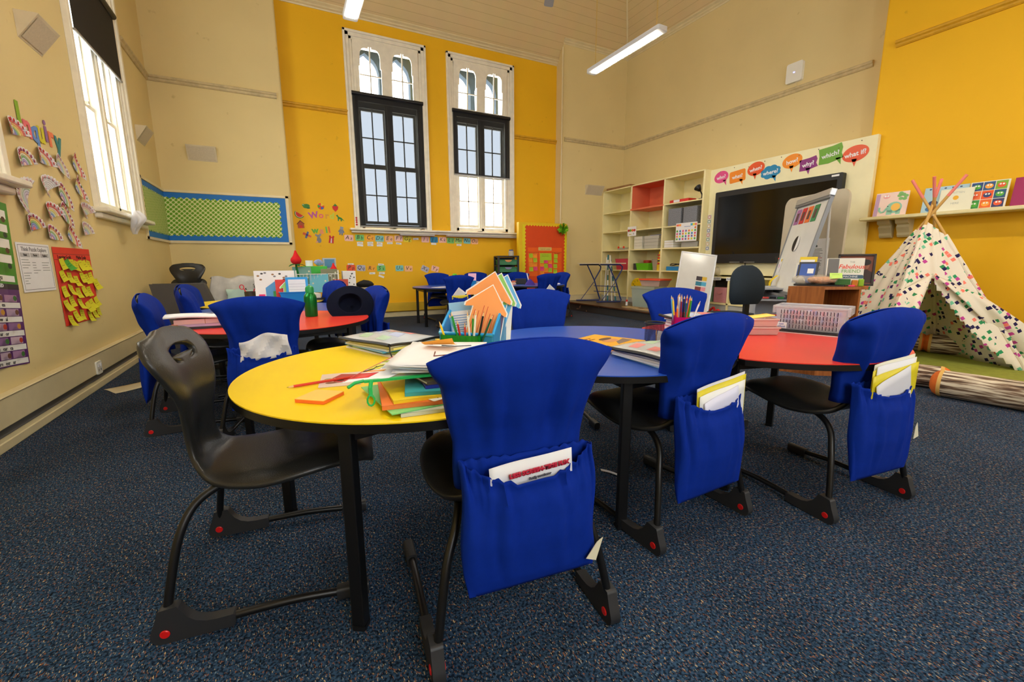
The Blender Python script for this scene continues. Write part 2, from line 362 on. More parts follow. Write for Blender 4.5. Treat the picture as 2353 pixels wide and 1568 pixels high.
# ---------------------------------------------------------------- windows
STONE = M('grey_stone', (46, 62, 74), .9, noise=.2)
def trefoil(cx, y0, y1, w):
    h = w/2; s = y1-.30
    L = [(cx-h, y0), (cx+h, y0), (cx+h, s-.04), (cx+h-.02, s-.04), (cx+h-.02, s)]
    L += [(cx+h-.02, s+.05)]+[(cx+h-.10+.08*math.cos(R(t)), s+.14+.13*math.sin(R(t))) for t in (0, 30, 60, 90)]
    L += [(cx+.03, s+.27), (cx+.03, y1), (cx-.03, y1), (cx-.03, s+.27)]
    L += [(cx-h+.10+.08*math.cos(R(t)), s+.14+.13*math.sin(R(t))) for t in (90, 120, 150, 180)]+[(cx-h+.02, s+.05), (cx-h+.02, s), (cx-h+.02, s-.04), (cx-h, s-.04)]
    return L
def make_window(name, T, hw, z0, z1, wide=.15, rows=((1.93, 2.93), (3.02, 3.98)), fan=True, sill=True, bars=True):
    root = bpy.data.objects.new(name, None); C.objects.link(root); root['kind'] = 'structure'
    fr = MB()
    for o, a, b, d in ((0, .0, .05, .012), (0, .05, .11, .03), (0, .11, wide, .05)):
        fr.box((-hw-b, z0-.02, 0), (-hw-a, z1+b, d), WHITE_W, T); fr.box((hw+a, z0-.02, 0), (hw+b, z1+b, d), WHITE_W, T)
        fr.box((-hw-b, z1+a, 0), (hw+b, z1+b, d), WHITE_W, T)
    for sx in (-1, 1): fr.box((sx*hw, z0, -.22), (sx*(hw-.06), z1, .0), WHITE_W, T)
    fr.box((-hw, z1-.05, -.22), (hw, z1, 0), WHITE_W, T); fr.box((-hw, z0, -.22), (hw, z0+.06, 0), WHITE_W, T)
    fr.box((-hw, rows[-1][1]+.04, -.16), (hw, rows[-1][1]+.17, -.05), WHITE_W, T)
    for sx in (-1, 1): fr.box((sx*(hw-.075), z0, -.16), (sx*(hw-.03), rows[-1][1]+.1, -.05), WHITE_W, T)
    fr.box((-.075, z0, -.2), (.075, rows[-1][1]+.12, -.02), WHITE_W, T); fr.box((-.03, z0, -.02), (.03, rows[-1][1]+.12, .0), WHITE_W, T)
    fr.build('window_frame', root, bevel=.004, seg=1)
    px0, px1 = .095, hw-.115
    gl = MB()
    for (a, b), zz in zip(rows, (-.09, -.12)):
        sa = MB()
        for sx in (-1, 1):
            x0, x1 = sorted((sx*px0, sx*px1)); xm = (x0+x1)/2; ym = (a+b)/2
            for q in ((x0-.045, a-.055, x0, b+.045), (x1, a-.055, x1+.045, b+.045), (x0, a-.055, x1, a), (x0, b, x1, b+.045)):
                sa.box((q[0], q[1], zz-.02), (q[2], q[3], zz+.02), WHITE_W, T)
            if bars:
                sa.box((xm-.011, a, zz-.012), (xm+.011, b, zz+.012), WHITE_W, T); sa.box((x0, ym-.011, zz-.012), (x1, ym+.011, zz+.012), WHITE_W, T)
            gl.add([(x0, a, zz), (x1, a, zz), (x1, b, zz), (x0, b, zz)], [(0, 1, 2, 3)], GLASS, T)
            sa.box((xm-.02, b+.02, zz+.02), (xm+.02, b+.05, zz+.05), WHITE_W, T)
        sa.build('sash', root, smooth=0)
    if fan:
        TT = T @ TR((0, 4.22, -.06), rx=R(3.5))
        f = MB(); holes = [trefoil(-.302, .07, .85, .41), trefoil(.302, .07, .85, .41)]
        f.plate([(-hw+.01, 0), (hw-.01, 0), (hw-.01, .93), (-hw+.01, .93)], holes, .035, WHITE_W, TT)
        for c in (-.302, .302): f.box((c-.011, .07, .005), (c+.011, .86, .03), WHITE_W, TT); f.box((c-.2, .36, .005), (c+.2, .38, .03), WHITE_W, TT)
        f.build('fanlight', root, smooth=0)
        for c in (-.302, .302): gl.add([(c-.21, .05, .01), (c+.21, .05, .01), (c+.21, .87, .01), (c-.21, .87, .01)], [(0, 1, 2, 3)], GLASS, TT)
        f = MB(); f.box((-hw, 4.12, -.14), (hw, 4.23, .0), WHITE_W, T); f.build('transom', root, smooth=0)
        st = MB()
        for c in (-.31, .31):
            st.plate([(c-.31, 4.15), (c+.31, 4.15), (c+.31, 5.9), (c-.31, 5.9)], [[(c-.26, 4.17), (c+.26, 4.17), (c+.26, 4.83)]+arc(c-.05, 4.83, .30, 8, 66, 5)+[(c, 5.16)]+arc(c+.05, 4.83, .30, 114, 172, 5)+[(c-.26, 4.83)]], .16, STONE, T @ TR((0, 0, -.62)))
        st.build('stone_arch', root, smooth=0)
    gl.build('pane', root, smooth=0)
    if sill:
        s = MB(); s.box((-hw-wide-.05, z0-.065, -.02), (hw+wide+.05, z0-.015, .13), WHITE_W, T); s.box((-hw-wide, z0-.12, -.02), (hw+wide, z0-.065, .06), WHITE_W, T)
        s.build('window_sill', root, bevel=.015)
    return root
WHITE_W = M('aged_white_gloss', (244, 238, 220), .35, noise=.06, nscale=9)
make_window('window_1', face((2.06, YY, 0), 'back'), .62, 1.80, 5.15, sill=False)
make_window('window_2', face((4.02, YY, 0), 'back'), .62, 1.80, 5.15, sill=False)
mb = MB(); mb.box((1.19, YY, 1.735), (4.86, YY-.16, 1.775), WHITE_W); mb.box((1.22, YY, 1.69), (4.83, YY-.09, 1.735), WHITE_W); struct(mb.build('trim_8', bevel=.012))
mb = MB()
for a, b in ((2.14, 2.86), (3.13, 4.80)): mb.box((a, YY-.04, 1.655), (b, YY-.14, 1.69), M('grey_cable_duct', (178, 172, 170), .5))
struct(mb.build('trim_9', bevel=.008))
make_window('window_3', face((XL, 6.69, 0), 'left'), .67, 1.68, 4.95, .17, rows=((1.76, 2.72), (2.80, 3.85)), fan=False, bars=False)
make_window('window_4', face((XL, 3.42, 0), 'left'), .67, 1.68, 4.95, .17, rows=((1.76, 2.72), (2.80, 3.85)), fan=False, bars=False)
# upper light of the left windows
for i, cy in ((3, 6.69), (4, 3.42)):
    T = face((XL, cy, 0), 'left'); mb = MB(); mb.box((-.67, 3.9, -.14), (.67, 4.0, 0), WHITE_W, T)
    for sx in (-1, 1): mb.box((sx*.05, 4.0, -.1), (sx*.62, 4.06, -.05), WHITE_W, T)
    mb.box((-.05, 4.0, -.12), (.05, 4.95, -.04), WHITE_W, T)
    o = mb.build('transom', bpy.data.objects['window_%d' % i], smooth=0)
for i, cx in enumerate((.4, 4.6)):
    root = bpy.data.objects.new('window_%d' % (5+i), None); C.objects.link(root); root['kind'] = 'structure'
    f = MB(); y = YF-.1
    for x0, x1, za, zb in ((-.9, -.82, 1.3, 4.6), (.82, .9, 1.3, 4.6), (-.05, .05, 1.3, 4.6), (-.9, .9, 1.3, 1.38), (-.9, .9, 4.52, 4.6), (-.9, .9, 2.9, 3.0)): f.box((cx+x0, y-.06, za), (cx+x1, y, zb), WHITE_W)
    f.build('window_frame', root, smooth=0)
    g = MB(); g.add([(cx-.85, y-.03, 1.34), (cx+.85, y-.03, 1.34), (cx+.85, y-.03, 4.56), (cx-.85, y-.03, 4.56)], [(0, 3, 2, 1)], GLASS); g.build('pane', root, smooth=0)
def blind(label, T, hw, ztop, zbot, cloth=BLIND):
    root = thing('roller_blind', label, 'blind', T @ Vector((0, ztop, .0)))
    D = Matrix.Translation(-root.location) @ T
    t = MB(); t.tube([D @ Vector((-hw-.01, ztop, .04)), D @ Vector((hw+.01, ztop, .04))], .036, BLACK, 14); t.build('roller_tube', root)
    f = MB(); f.add([(-hw, zbot+.02, .036), (hw, zbot+.02, .036), (hw, ztop, .036), (-hw, ztop, .036)], [(0, 1, 2, 3)], cloth, D); f.build('blind_fabric', root, smooth=0)
    r = MB(); r.box((-hw, zbot, .026), (hw, zbot+.022, .046), M('blind_bottom_rail', (150, 150, 150), .4), D); r.build('bottom_rail', root, smooth=0, bevel=.004)
    return root
blind('black roller blind drawn right down over the left tall window', face((2.06, YY, 0), 'back'), .665, 4.23, 1.81)
blind('black roller blind drawn halfway down the right tall window', face((4.02, YY, 0), 'back'), .655, 4.215, 2.945)
BLIND2 = M('dense_black_screen', (20, 17, 17), .8)
blind('black roller blind at top of the left wall window', face((XL, 6.69, 0), 'left'), .70, 4.04, 3.30, BLIND2)

# ---------------------------------------------------------------- lamps, fan
LAMPM = M('lamp_housing', (205, 205, 205), .4); CHAIN = M('brass_chain', (214, 178, 90), .35, metal=.7)
GLOW = M('fluorescent_diffuser', (255, 246, 226), .5, emit=LAMP)
def pendant(label, x, y, z=4.0, ln=1.5):
    root = thing('pendant_light', label, 'lamp', (x, y, z), 0, 'ceiling pendants')
    h = MB(); h.prism(rrect(.17, ln, .03, 4), .055, LAMPM, TR((0, 0, .008))); h.build('lamp_housing', root, bevel=.006)
    d = MB(); d.box((-.045, -ln/2+.09, -.004), (.045, ln/2-.09, .012), GLOW); d.build('diffuser', root, smooth=0, bevel=.004)
    for sy in (-1, 1):
        c = MB(); zz = 7.2-z
        n = 110
        for i in range(n):
            z0 = .07+i*(zz-.07)/n; d1 = (zz-.07)/n*.62; ax = (0, 1) if i % 2 else (1, 0)
            c.tube([(ax[0]*.008*math.cos(t*PI/3), sy*(ln/2-.12)+ax[1]*.008*math.cos(t*PI/3), z0+d1*math.sin(t*PI/3)) for t in range(6)], .0028, CHAIN, 4, closed=True)
        c.build('chain', root)
    return root
pendant('lit fluorescent pendant on brass chains near the right wall', 4.535, 5.32)
pendant('lit fluorescent pendant cut by the top edge above left tall window', .965, 5.39)
pendant('lit fluorescent pendant behind the camera on the left', .965, 1.2)
pendant('lit fluorescent pendant behind the camera on the right', 4.535, 1.2)
root = thing('ceiling_fan', 'grey blade of a ceiling fan at the top edge, between the pendants', 'fan', (3.2, 5.06, 4.5))
m = MB(); m.lathe([(0, -.05), (.09, -.05), (.11, 0), (.11, .08), (.05, .12), (.016, .14), (.016, 2.7)], LAMPM, 20); m.build('motor', root)
FANB = M('fan_blade_grey', (150, 150, 148), .5)
for k in range(4):
    b = MB(); b.prism(rrect(.54, .125, .03, 4, .40, 0), .008, FANB, TR((0, 0, .03), rx=R(8), rz=R(64+90*k))); b.build('blade', root)
# ---------------------------------------------------------------- nesting round tables
T_Z = .68
TOPS = {'yellow': M('yellow_laminate', (255, 218, 16), .32, noise=.02), 'blue': M('blue_laminate', (34, 84, 190), .3, noise=.02), 'red': M('red_laminate', (232, 58, 46), .3, noise=.02)}
EDGE = M('black_edge_band', (10, 10, 11), .35); STEEL = M('black_powder_coat', (13, 13, 14), .38)
def table(colour, x, y, bite, legs, label, group):
    """round top; bite = (dx,dy) centre of the neighbouring round top that nests into this one"""
    root = thing('round_table', label, 'table', (x, y, 0), 0, group)
    r = .66; pts = []
    for i in range(96):
        p = Vector((r*math.cos(2*PI*i/96), r*math.sin(2*PI*i/96)))
        if bite:
            b = Vector(bite); d = p-b
            if d.length < r+.006:          # concave edge: slide the rim point along onto the neighbour's rim
                ax = -b.normalized(); per = Vector((-ax.y, ax.x)); t = p.dot(per)
                p = b+ax*math.sqrt(max(0, (r+.006)**2-t*t))+per*t
        pts.append((p.x, p.y))
    t = MB(); t.prism(pts, .004, TOPS[colour], TR((0, 0, T_Z-.004))); t.prism(pts, .026, EDGE, TR((0, 0, T_Z-.030))); t.build('tabletop', root, smooth=30)
    a = MB(); rr = .57
    P = [legs[i] for i in range(len(legs))]
    for i in range(len(P)):
        p, q = Vector(P[i]+(0,)), Vector(P[(i+1) % len(P)]+(0,)); d = (q-p); L = d.length; an = math.atan2(d.y, d.x)
        a.box((0, -.012, T_Z-.075), (L, .012, T_Z-.031), STEEL, TR((p.x, p.y, 0), rz=an))
    a.build('apron', root, smooth=0)
    for p in legs:
        l = MB(); an = math.atan2(p[1], p[0]); l.box((-.02, -.02, .012), (.02, .02, T_Z-.030), STEEL, TR((p[0], p[1], 0), rz=an)); l.prism(rrect(.044, .044, .008, 3), .014, BLACK, TR((p[0], p[1], 0), rz=an))
        l.build('leg', root, smooth=0, bevel=.004)
    return root
def ring(angs, r=.60): return [(r*math.cos(R(a)), r*math.sin(R(a))) for a in angs]
table('yellow', .454, 1.749, None, ring((236, 150, 70, 330)), 'yellow round table nearest the camera, with post-it pad and red pencil on it', 'nesting tables of the near cluster')
table('blue', 1.421, 1.791, (-.967, -.042), ring((244, 100, 30, 304), .575), 'blue round table between the yellow and the red table in the foreground', 'nesting tables of the near cluster')
table('red', 2.335, 1.518, (-.914, .273), ring((205, 110, 20, 305), .55), 'red round table at the right end of the foreground cluster', 'nesting tables of the near cluster')
table('red', -.081, 3.734, None, ring((250, 160, 20, 320)), 'red round table on the left carrying the green bottle and navy hat', 'nesting tables of the left cluster')
table('blue', -.10, 4.69, (.02, -.956), ring((20, 150, 95)), 'blue round table behind the red one on the left, mostly hidden', 'nesting tables of the left cluster')
table('yellow', -.28, 5.63, (.18, -.94), ring((20, 150, 95, 300)), 'yellow round table at the far end of the left cluster', 'nesting tables of the left cluster')
table('blue', 2.66, 7.66, None, ring((207, 150, 60, 315)), 'blue round table at the left end of the cluster by the yellow wall', 'nesting tables of the back cluster')
table('red', 3.47, 8.02, (-.81, -.36), ring((280, 90, 30)), 'red round table in the middle of the cluster by the yellow wall', 'nesting tables of the back cluster')
table('blue', 4.30, 7.52, (-.83, .50), ring((20, 250, 320, 100)), 'blue round table at the right end of the cluster by the yellow wall', 'nesting tables of the back cluster')

# ---------------------------------------------------------------- school chairs (local: x right, y forward, z up)
SHELL = M('black_textured_plastic', (38, 38, 37), .33, spec=.5, bump=.12, bscale=260); BOOT = M('grey_black_rubber', (40, 41, 44), .5); REDB = M('red_button', (215, 25, 25), .35)
PROF = smoothpath([(0, .575, .430), (0, .55, .462), (0, .50, .478), (0, .40, .478), (0, .30, .464), (0, .20, .452), (0, .12, .450), (0, .065, .462), (0, .028, .50), (0, .022, .56), (0, .034, .63), (0, .036, .70), (0, .022, .77), (0, -.002, .83), (0, -.03, .885), (0, -.038, .897)], 4)
HW = smoothpath([(.09, 0, 0), (.15, 0, 0), (.19, 0, 0), (.225, 0, 0), (.235, 0, 0), (.225, 0, 0), (.20, 0, 0), (.16, 0, 0), (.125, 0, 0), (.118, 0, 0), (.135, 0, 0), (.168, 0, 0), (.208, 0, 0), (.222, 0, 0), (.185, 0, 0), (.14, 0, 0)], 4)
def make_chair(name, label, group):
    root = thing(name, label, 'chair', (0, 0, 0), 0, group)
    nv = len(PROF); nu = 37; mb = MB(); vs = []; keep = []; par = []
    def shell(u, j):
        j = max(0, min(nv-1.001, j)); i0 = int(j); t = j-i0; p = PROF[i0].lerp(PROF[i0+1], t); h = HW[i0].x*(1-t)+HW[i0+1].x*t; s = j/(nv-1)
        e = abs(u)**6; seat = min(1, max(0, 1-s/.5)*2.5); back = min(1, max(0, (s-.5)/.5)*2.2)
        dz = (-.040*e-.012*(1-u*u))*seat; dy = (.034*u*u-.034*e)*back
        if .42 < s < .66: k = math.sin(PI*(s-.42)/.24); dy += (.034*abs(u)**2-.020*e)*k; dz -= .010*e*k
        return (u*h, p.y+dy, p.z+dz-.03*u*u*max(0, (s-.85)/.15))
    jz = lambda z: next(i for i in range(nv) if PROF[i].z >= z and i > nv*.6)
    jc = jz(.806); du, dj = .46, .5*(jz(.838)-jz(.772))
    def rad(u, j):          # >1 outside the handle hole (kidney with a tongue from below)
        x, y = u/du, (j-jc)/dj; a = math.atan2(y, x); k = 1-.72*math.exp(-((a+PI/2)/.42)**2); return math.hypot(x, y)/k
    ins = [[rad(-1+2*i/(nu-1), j) < 1 for i in range(nu)] for j in range(nv)]
    for j in range(nv):
        for i in range(nu):
            u = -1+2*i/(nu-1); jj = float(j)
            if ins[j][i] and any(not ins[max(0, min(nv-1, j+b))][max(0, min(nu-1, i+a))] for a in (-1, 0, 1) for b in (-1, 0, 1)):
                r = rad(u, j)
                if r > .05: u, jj = u/r, jc+(j-jc)/r     # snap the rim of the hole onto its outline
            vs.append(shell(u, jj))
    for j in range(nv-1):
        for i in range(nu-1):
            c4 = (ins[j][i], ins[j][i+1], ins[j+1][i+1], ins[j+1][i])
            if all(c4): continue
            keep.append((j*nu+i, j*nu+i+1, (j+1)*nu+i+1, (j+1)*nu+i))
    mb.add(vs, keep, SHELL); o = mb.build('seat_shell', root, smooth=180)
    md = o.modifiers.new('thickness', 'SOLIDIFY'); md.thickness = .022; md.offset = 0; md.use_even_offset = False
    md = o.modifiers.new('subdivision', 'SUBSURF'); md.levels = 1; md.render_levels = 1
    for s in (-1, 1):
        l = MB(); path = [(s*.15, .40, .436), (s*.155, .20, .425), (s*.165, .12, .415), (s*.19, .055, .375), (s*.225, .018, .30), (s*.25, -.008, .18), (s*.266, -.022, .085), (s*.27, -.018, .045), (s*.27, .02, .028), (s*.27, .10, .03), (s*.268, .30, .036), (s*.266, .45, .026)]
        l.tube(smoothpath(path, 5), .0125, STEEL, 12); l.build('leg', root, smooth=60)
        b = MB(); b.prism([(-.064, .016), (-.056, .004), (-.042, 0), (.14, .006), (.15, .012), (.152, .044), (.145, .047), (.105, .045), (.075, .047), (.050, .056), (.030, .073), (.016, .096), (.008, .114), (-.040, .108), (-.050, .075), (-.060, .05), (-.066, .032)], .034, BOOT, Matrix(((0, 0, 1, s*.27-.018), (1, 0, 0, 0), (0, 1, 0, 0), (0, 0, 0, 1))))
        bo = b.build('foot_boot', root, bevel=.0115, seg=4)
        for q in (-1, 1):
            d = MB(); d.lathe([(.013, 0), (.013, .002), (.011, .0035), (0, .0035)], REDB, 18, TR((s*.27+q*.0175, -.028, .034), ry=R(90*q))); d.build('red_button', bo)
        g = MB(); g.prism(rrect(.038, .046, .012, 4), .10, BOOT, TR((s*.266, .44, .024), rx=R(-90))); g.build('glide_cap', root, bevel=.004)
    return root
def face_to(o, x, y, th): o.location = (x, y, 0); o.rotation_euler = (0, 0, R(th-90)); return o
CLOTH = M('royal_blue_cotton', (6, 42, 142), .8, spec=.12, noise=.06, nscale=40, bump=.05, bscale=500)
def lerp_tab(tab, z):
    for (z0, a), (z1, b) in zip(tab, tab[1:]):
        if z0 <= z <= z1: return a+(b-a)*(z-z0)/(z1-z0)
    return tab[0][1] if z < tab[0][0] else tab[-1][1]
def make_cover(label, seed, group, low=.24, gap=.04, sag=.065, loose=1.0, front=.50):
    root = thing('chair_cover', label, 'chair cover', (0, 0, 0), 0, group); rn = random.Random(seed)
    ph = [rn.uniform(0, 6.28) for _ in range(8)]
    Wt = [(.44, .188), (.55, .188), (.62, .190), (.72, .206), (.80, .228), (.87, .252), (.93, .266)]
    def sp(a, e): return math.copysign(abs(a)**e, a)
    def sleeve(u, v):
        a = 2*PI*u; z = front+(.910-front)*(1-(1-v)**1.6); W = lerp_tab(Wt, z)
        cx = sp(math.cos(a), .62); sy = sp(math.sin(a), .62); top = max(0, (z-.79)/.128)
        D = .050*(1-top**3)+.0004
        yc = .022-.050*max(0, (z-.68)/.22)+.030*cx*cx
        k = cx
        f = (.012*math.sin(k*6+ph[0]+z*3)+.010*math.sin(k*11+ph[1]-z*4)+.006*math.sin(k*19+ph[2]+z*2))*loose*max(.10, 1-top)*(1-abs(k)**6)*(.55+.9*max(0, (.78-z)/.28))
        pinch = .012*math.sin(z*38+k*3+ph[3])*max(0, abs(k)-.55)*loose*(1-top)
        zz = z-.052*abs(cx)**2.2*top
        q = 1-.8*min(1, max(0, (.70-z)/.10)) if sy < 0 else .6
        return (cx*W+pinch*.4, yc+sy*D*(1 if sy > 0 else 1-.45*min(1, max(0, (.72-z)/.12)))+f*q+pinch*.5, zz)
    mb = MB(); mb.grid(sleeve, 88, 26, CLOTH, closed=True)
    mb.build('sleeve', root, smooth=80, solid=.004)
    def bag(u, v):
        a = 2*PI*u; cx = sp(math.cos(a), .5); sy = sp(math.sin(a), .7)
        rim = .555 if sy < 0 else .60
        if sy < 0: rim = .605-sag*(1-abs(cx)**2.2)*abs(sy)**.5
        z = low+(rim-low)*v
        W = lerp_tab([(0, .186), (.15, .194), (.6, .192), (.9, .189), (1, .190)], v)
        D = lerp_tab([(0, .003), (.10, .014), (.45, gap*.6), (.82, gap*.5), (.93, gap*.26), (1, gap*.32)], v)
        g = 1 if v > .78 else 0
        rf = (.0065*math.sin(cx*44+ph[4])*max(0, (v-.66)/.34)+.012*math.sin(cx*8+ph[5]+v*2)*math.sin(PI*min(1, v*1.0))*(.4+.6*v)+.008*math.sin(cx*17+ph[6]+v*2)*v)*loose
        if sy > 0: rf *= .15
        return (cx*W+.004*math.sin(v*9+ph[7]), -.034-.014*(1-v)+.022*cx*cx*v+sy*D+((-.8*abs(rf)-.008*loose*min(1, v*1.3)*(1-cx*cx)*abs(sy)**.5) if sy <= 0 else rf), z+.004*math.sin(cx*40+ph[4])*max(0, v-.8)*5)
    mb = MB(); mb.grid(bag, 130, 30, CLOTH, closed=True); mb.f.append([i for i in reversed(range(130))]); mb.mi.append(0)
    mb.build('pocket', root, smooth=80, solid=.003)
    return root
CH = [ # key, x, y, heading, label of the chair, label of its cover, pocket bottom
 ('A', -.333, 1.727, -8, 'bare black plastic school chair at the left of the near yellow table', None, 0),
 ('F', .545, .975, 84, 'black chair under the large blue cover closest to the camera', 'blue chair cover closest to the camera, with a newsletter in its pocket', .235),
 ('B', 1.449, 1.125, 92, 'black chair at the near side of the foreground blue table', 'blue chair cover at the near side of the foreground blue table', .19),
 ('R', 2.25, .895, 84, 'black chair at the near side of the foreground red table', 'blue chair cover with fat yellow folders in its pocket, before the red table', .18),
 ('C', 2.60, 2.36, 252, 'chair behind the far side of the foreground red table', 'blue chair cover behind the pencils, in front of the small whiteboard', .24),
 ('D', 1.64, 2.78, 256, 'chair behind the far side of the foreground blue table', 'blue chair cover behind the blue tub of orange arrows', .24),
 ('L1', -.84, 3.72, 3, 'chair at the left side of the left red table', 'blue chair cover at left edge of the left red table, beside paper stack', .20),
 ('L2', -.16, 3.03, 78, 'chair in front of the left red table', 'large blue chair cover with crumpled paper in its pocket, left red table', .225),
 ('L3', .69, 3.93, 192, 'chair behind the navy hat at the right of left red table', 'blue chair cover behind the navy hat', .22),
 ('L4', -.74, 4.42, 4, 'chair at the left side of the hidden left blue table', 'bright blue chair cover nearest of two by the leaning board chair', .24),
 ('L5', -.86, 5.20, -8, 'chair at the left side of the far left yellow table', 'darker blue chair cover against the folded grey blankets', .24),
 ('L6', .50, 5.40, 200, 'chair at the right side of the far left yellow table', 'blue chair cover between green bottle and red picture book', .24),
 ('K1', 2.50, 6.72, 86, 'chair in front of the back cluster, left one', 'blue chair cover with yellow folder, left one before the back tables', .20),
 ('K2', 4.27, 6.80, 92, 'chair in front of the back cluster, right one', 'blue chair cover with yellow folder, right one before the back tables', .20),
 ('K3', 2.70, 8.52, 276, 'chair behind the left blue table of the back cluster', 'blue chair cover behind the left blue table of the back cluster', .24),
 ('K4', 3.66, 8.80, 270, 'chair behind the red table of the back cluster', 'blue chair cover left of the green drawers, behind the back red table', .24),
 ('K5', 3.48, 7.22, 75, 'chair in front of the red table of the back cluster', 'blue chair cover in front of the red table of the back cluster', .24),
 ('K6', 4.42, 8.30, 262, 'chair behind the right blue table of the back cluster', 'blue chair cover just below the orange pinboard', .24),
 ('K7', 5.06, 7.56, 185, 'chair at the right end of the back cluster', 'blue chair cover at the right end of the back cluster', .24)]
proto = None
for i, (k, x, y, th, la, lc, low) in enumerate(CH):
    if proto is None: proto = make_chair('school_chair', la, 'black school chairs'); c = proto
    else: c = copy_tree(proto)
    c['label'] = la; face_to(c, x, y, th)
    if lc: face_to(make_cover(lc, 100+i, 'blue chair covers', low=low, gap=.05 if k in 'FBR' else .035, loose=1.45 if k in 'FBR' else 1.1), x, y, th)
POS = {k: (x, y, th) for k, x, y, th, *_ in CH}
# ---------------------------------------------------------------- left wall
LX = XL
def wedge(label, T, w=.38, h=.19, d=.135):
    """tilted box speaker; local x along wall, y up, z out of the wall"""
    mb = MB(); m = M('cream_speaker_case', (216, 202, 170), .6, noise=.08)
    mb.prism([(0, 0), (d, h), (0, h)], w, m, T @ Matrix(((0, 0, 1, 0), (0, 1, 0, 0), (1, 0, 0, 0), (0, 0, 0, 1))))
    o = mb.build('wall_speaker', smooth=0, bevel=.006); tag(o, label, 'speaker', 'tilted wall speakers')
    g = MB(); n = Vector((0, d, -h)).normalized(); g.add([(.02, .02*h/h, d*.02/h+.001), (w-.02, .02, d*.02/h+.001), (w-.02, h-.02, d*(h-.02)/h+.001), (.02, h-.02, d*(h-.02)/h+.001)], [(0, 1, 2, 3)], M('speaker_cloth', (206, 192, 166), .85, noise=.06, nscale=60), T @ TR((0, -.004, .002))); g.build('grille', o, smooth=0)
    return o
wedge('tilted cream speaker high on left wall, before the window', face((LX, 4.88, 2.775), 'left'), .37, .19, .14)
wedge('tilted cream speaker on left wall beyond the window', face((LX, 7.87, 2.75), 'left'), .38, .20, .13)
wedge('tilted cream speaker above the green pinboard', face((-1.225, YB, 2.74), 'back'), .40, .23, .10)
wedge('tilted cream speaker on the pier left of bookcase', face((6.61, YB, 2.715), 'back'), .50, .22, .12)
INQ = [('I', 4.643, 2.155, (140, 180, 40), .26), ('n', 4.745, 2.125, (235, 110, 120), .21), ('q', 4.855, 2.118, (100, 145, 215), .21), ('u', 4.955, 2.135, (215, 205, 45), .21), ('i', 5.05, 2.165, (150, 105, 165), .21), ('r', 5.13, 2.14, (240, 130, 90), .21), ('y', 5.255, 2.128, (50, 130, 135), .24)]
CN = {0: 'green', 1: 'pink', 2: 'pale blue', 3: 'yellow', 4: 'mauve', 5: 'salmon', 6: 'teal'}
for i, (ch, y, z, c, s) in enumerate(INQ):
    mb = MB(); mb.text(ch, s*1.15, col(c, .6), ext=.002, bold=.006); o = mb.build('cut_out_letter', smooth=0)
    o.matrix_world = face((LX+.006, y, z-.01), 'left'); tag(o, CN[i]+' cut-out letter '+ch+' on the left wall', 'letter', 'inquiry heading letters')
RB = [(4.50, 2.05, .12, 8), (4.57, 1.86, .125, 14), (4.87, 1.93, .125, -3), (5.19, 1.935, .12, -36), (5.53, 2.0, .13, -50), (4.475, 1.60, .15, 62), (4.85, 1.715, .125, 30), (5.15, 1.685, .14, -38), (5.50, 1.80, .13, -48), (4.525, 1.40, .12, 12), (4.845, 1.515, .125, 16), (5.11, 1.53, .13, -42), (5.55, 1.595, .12, 20), (4.80, 1.345, .115, -4), (5.15, 1.36, .125, -45), (5.50, 1.42, .12, 8)]
PAL = [(224, 60, 50), (240, 150, 50), (235, 215, 70), (110, 175, 80), (80, 120, 200), (150, 110, 190)]
RBL = ['cut by window trim, left of letter I', 'leftmost of the top row under Inquiry', 'boldly dotted, second in the top row', 'pale, third in the top row', 'narrow, at the right end of the top row', 'standing on end beside the near sill', 'white, in the middle of the second row', 'dotted, leaning right in the second row', 'with big red dots, beside the window', 'lowest at left, above the printed sheet', 'with red rim, in the middle of the third row', 'with solid red band, third row', 'palest, right beside the window sill', 'striped, just above the printed sheet', 'with yellow and lilac bands, above red poster', 'small, just under the window sill corner']
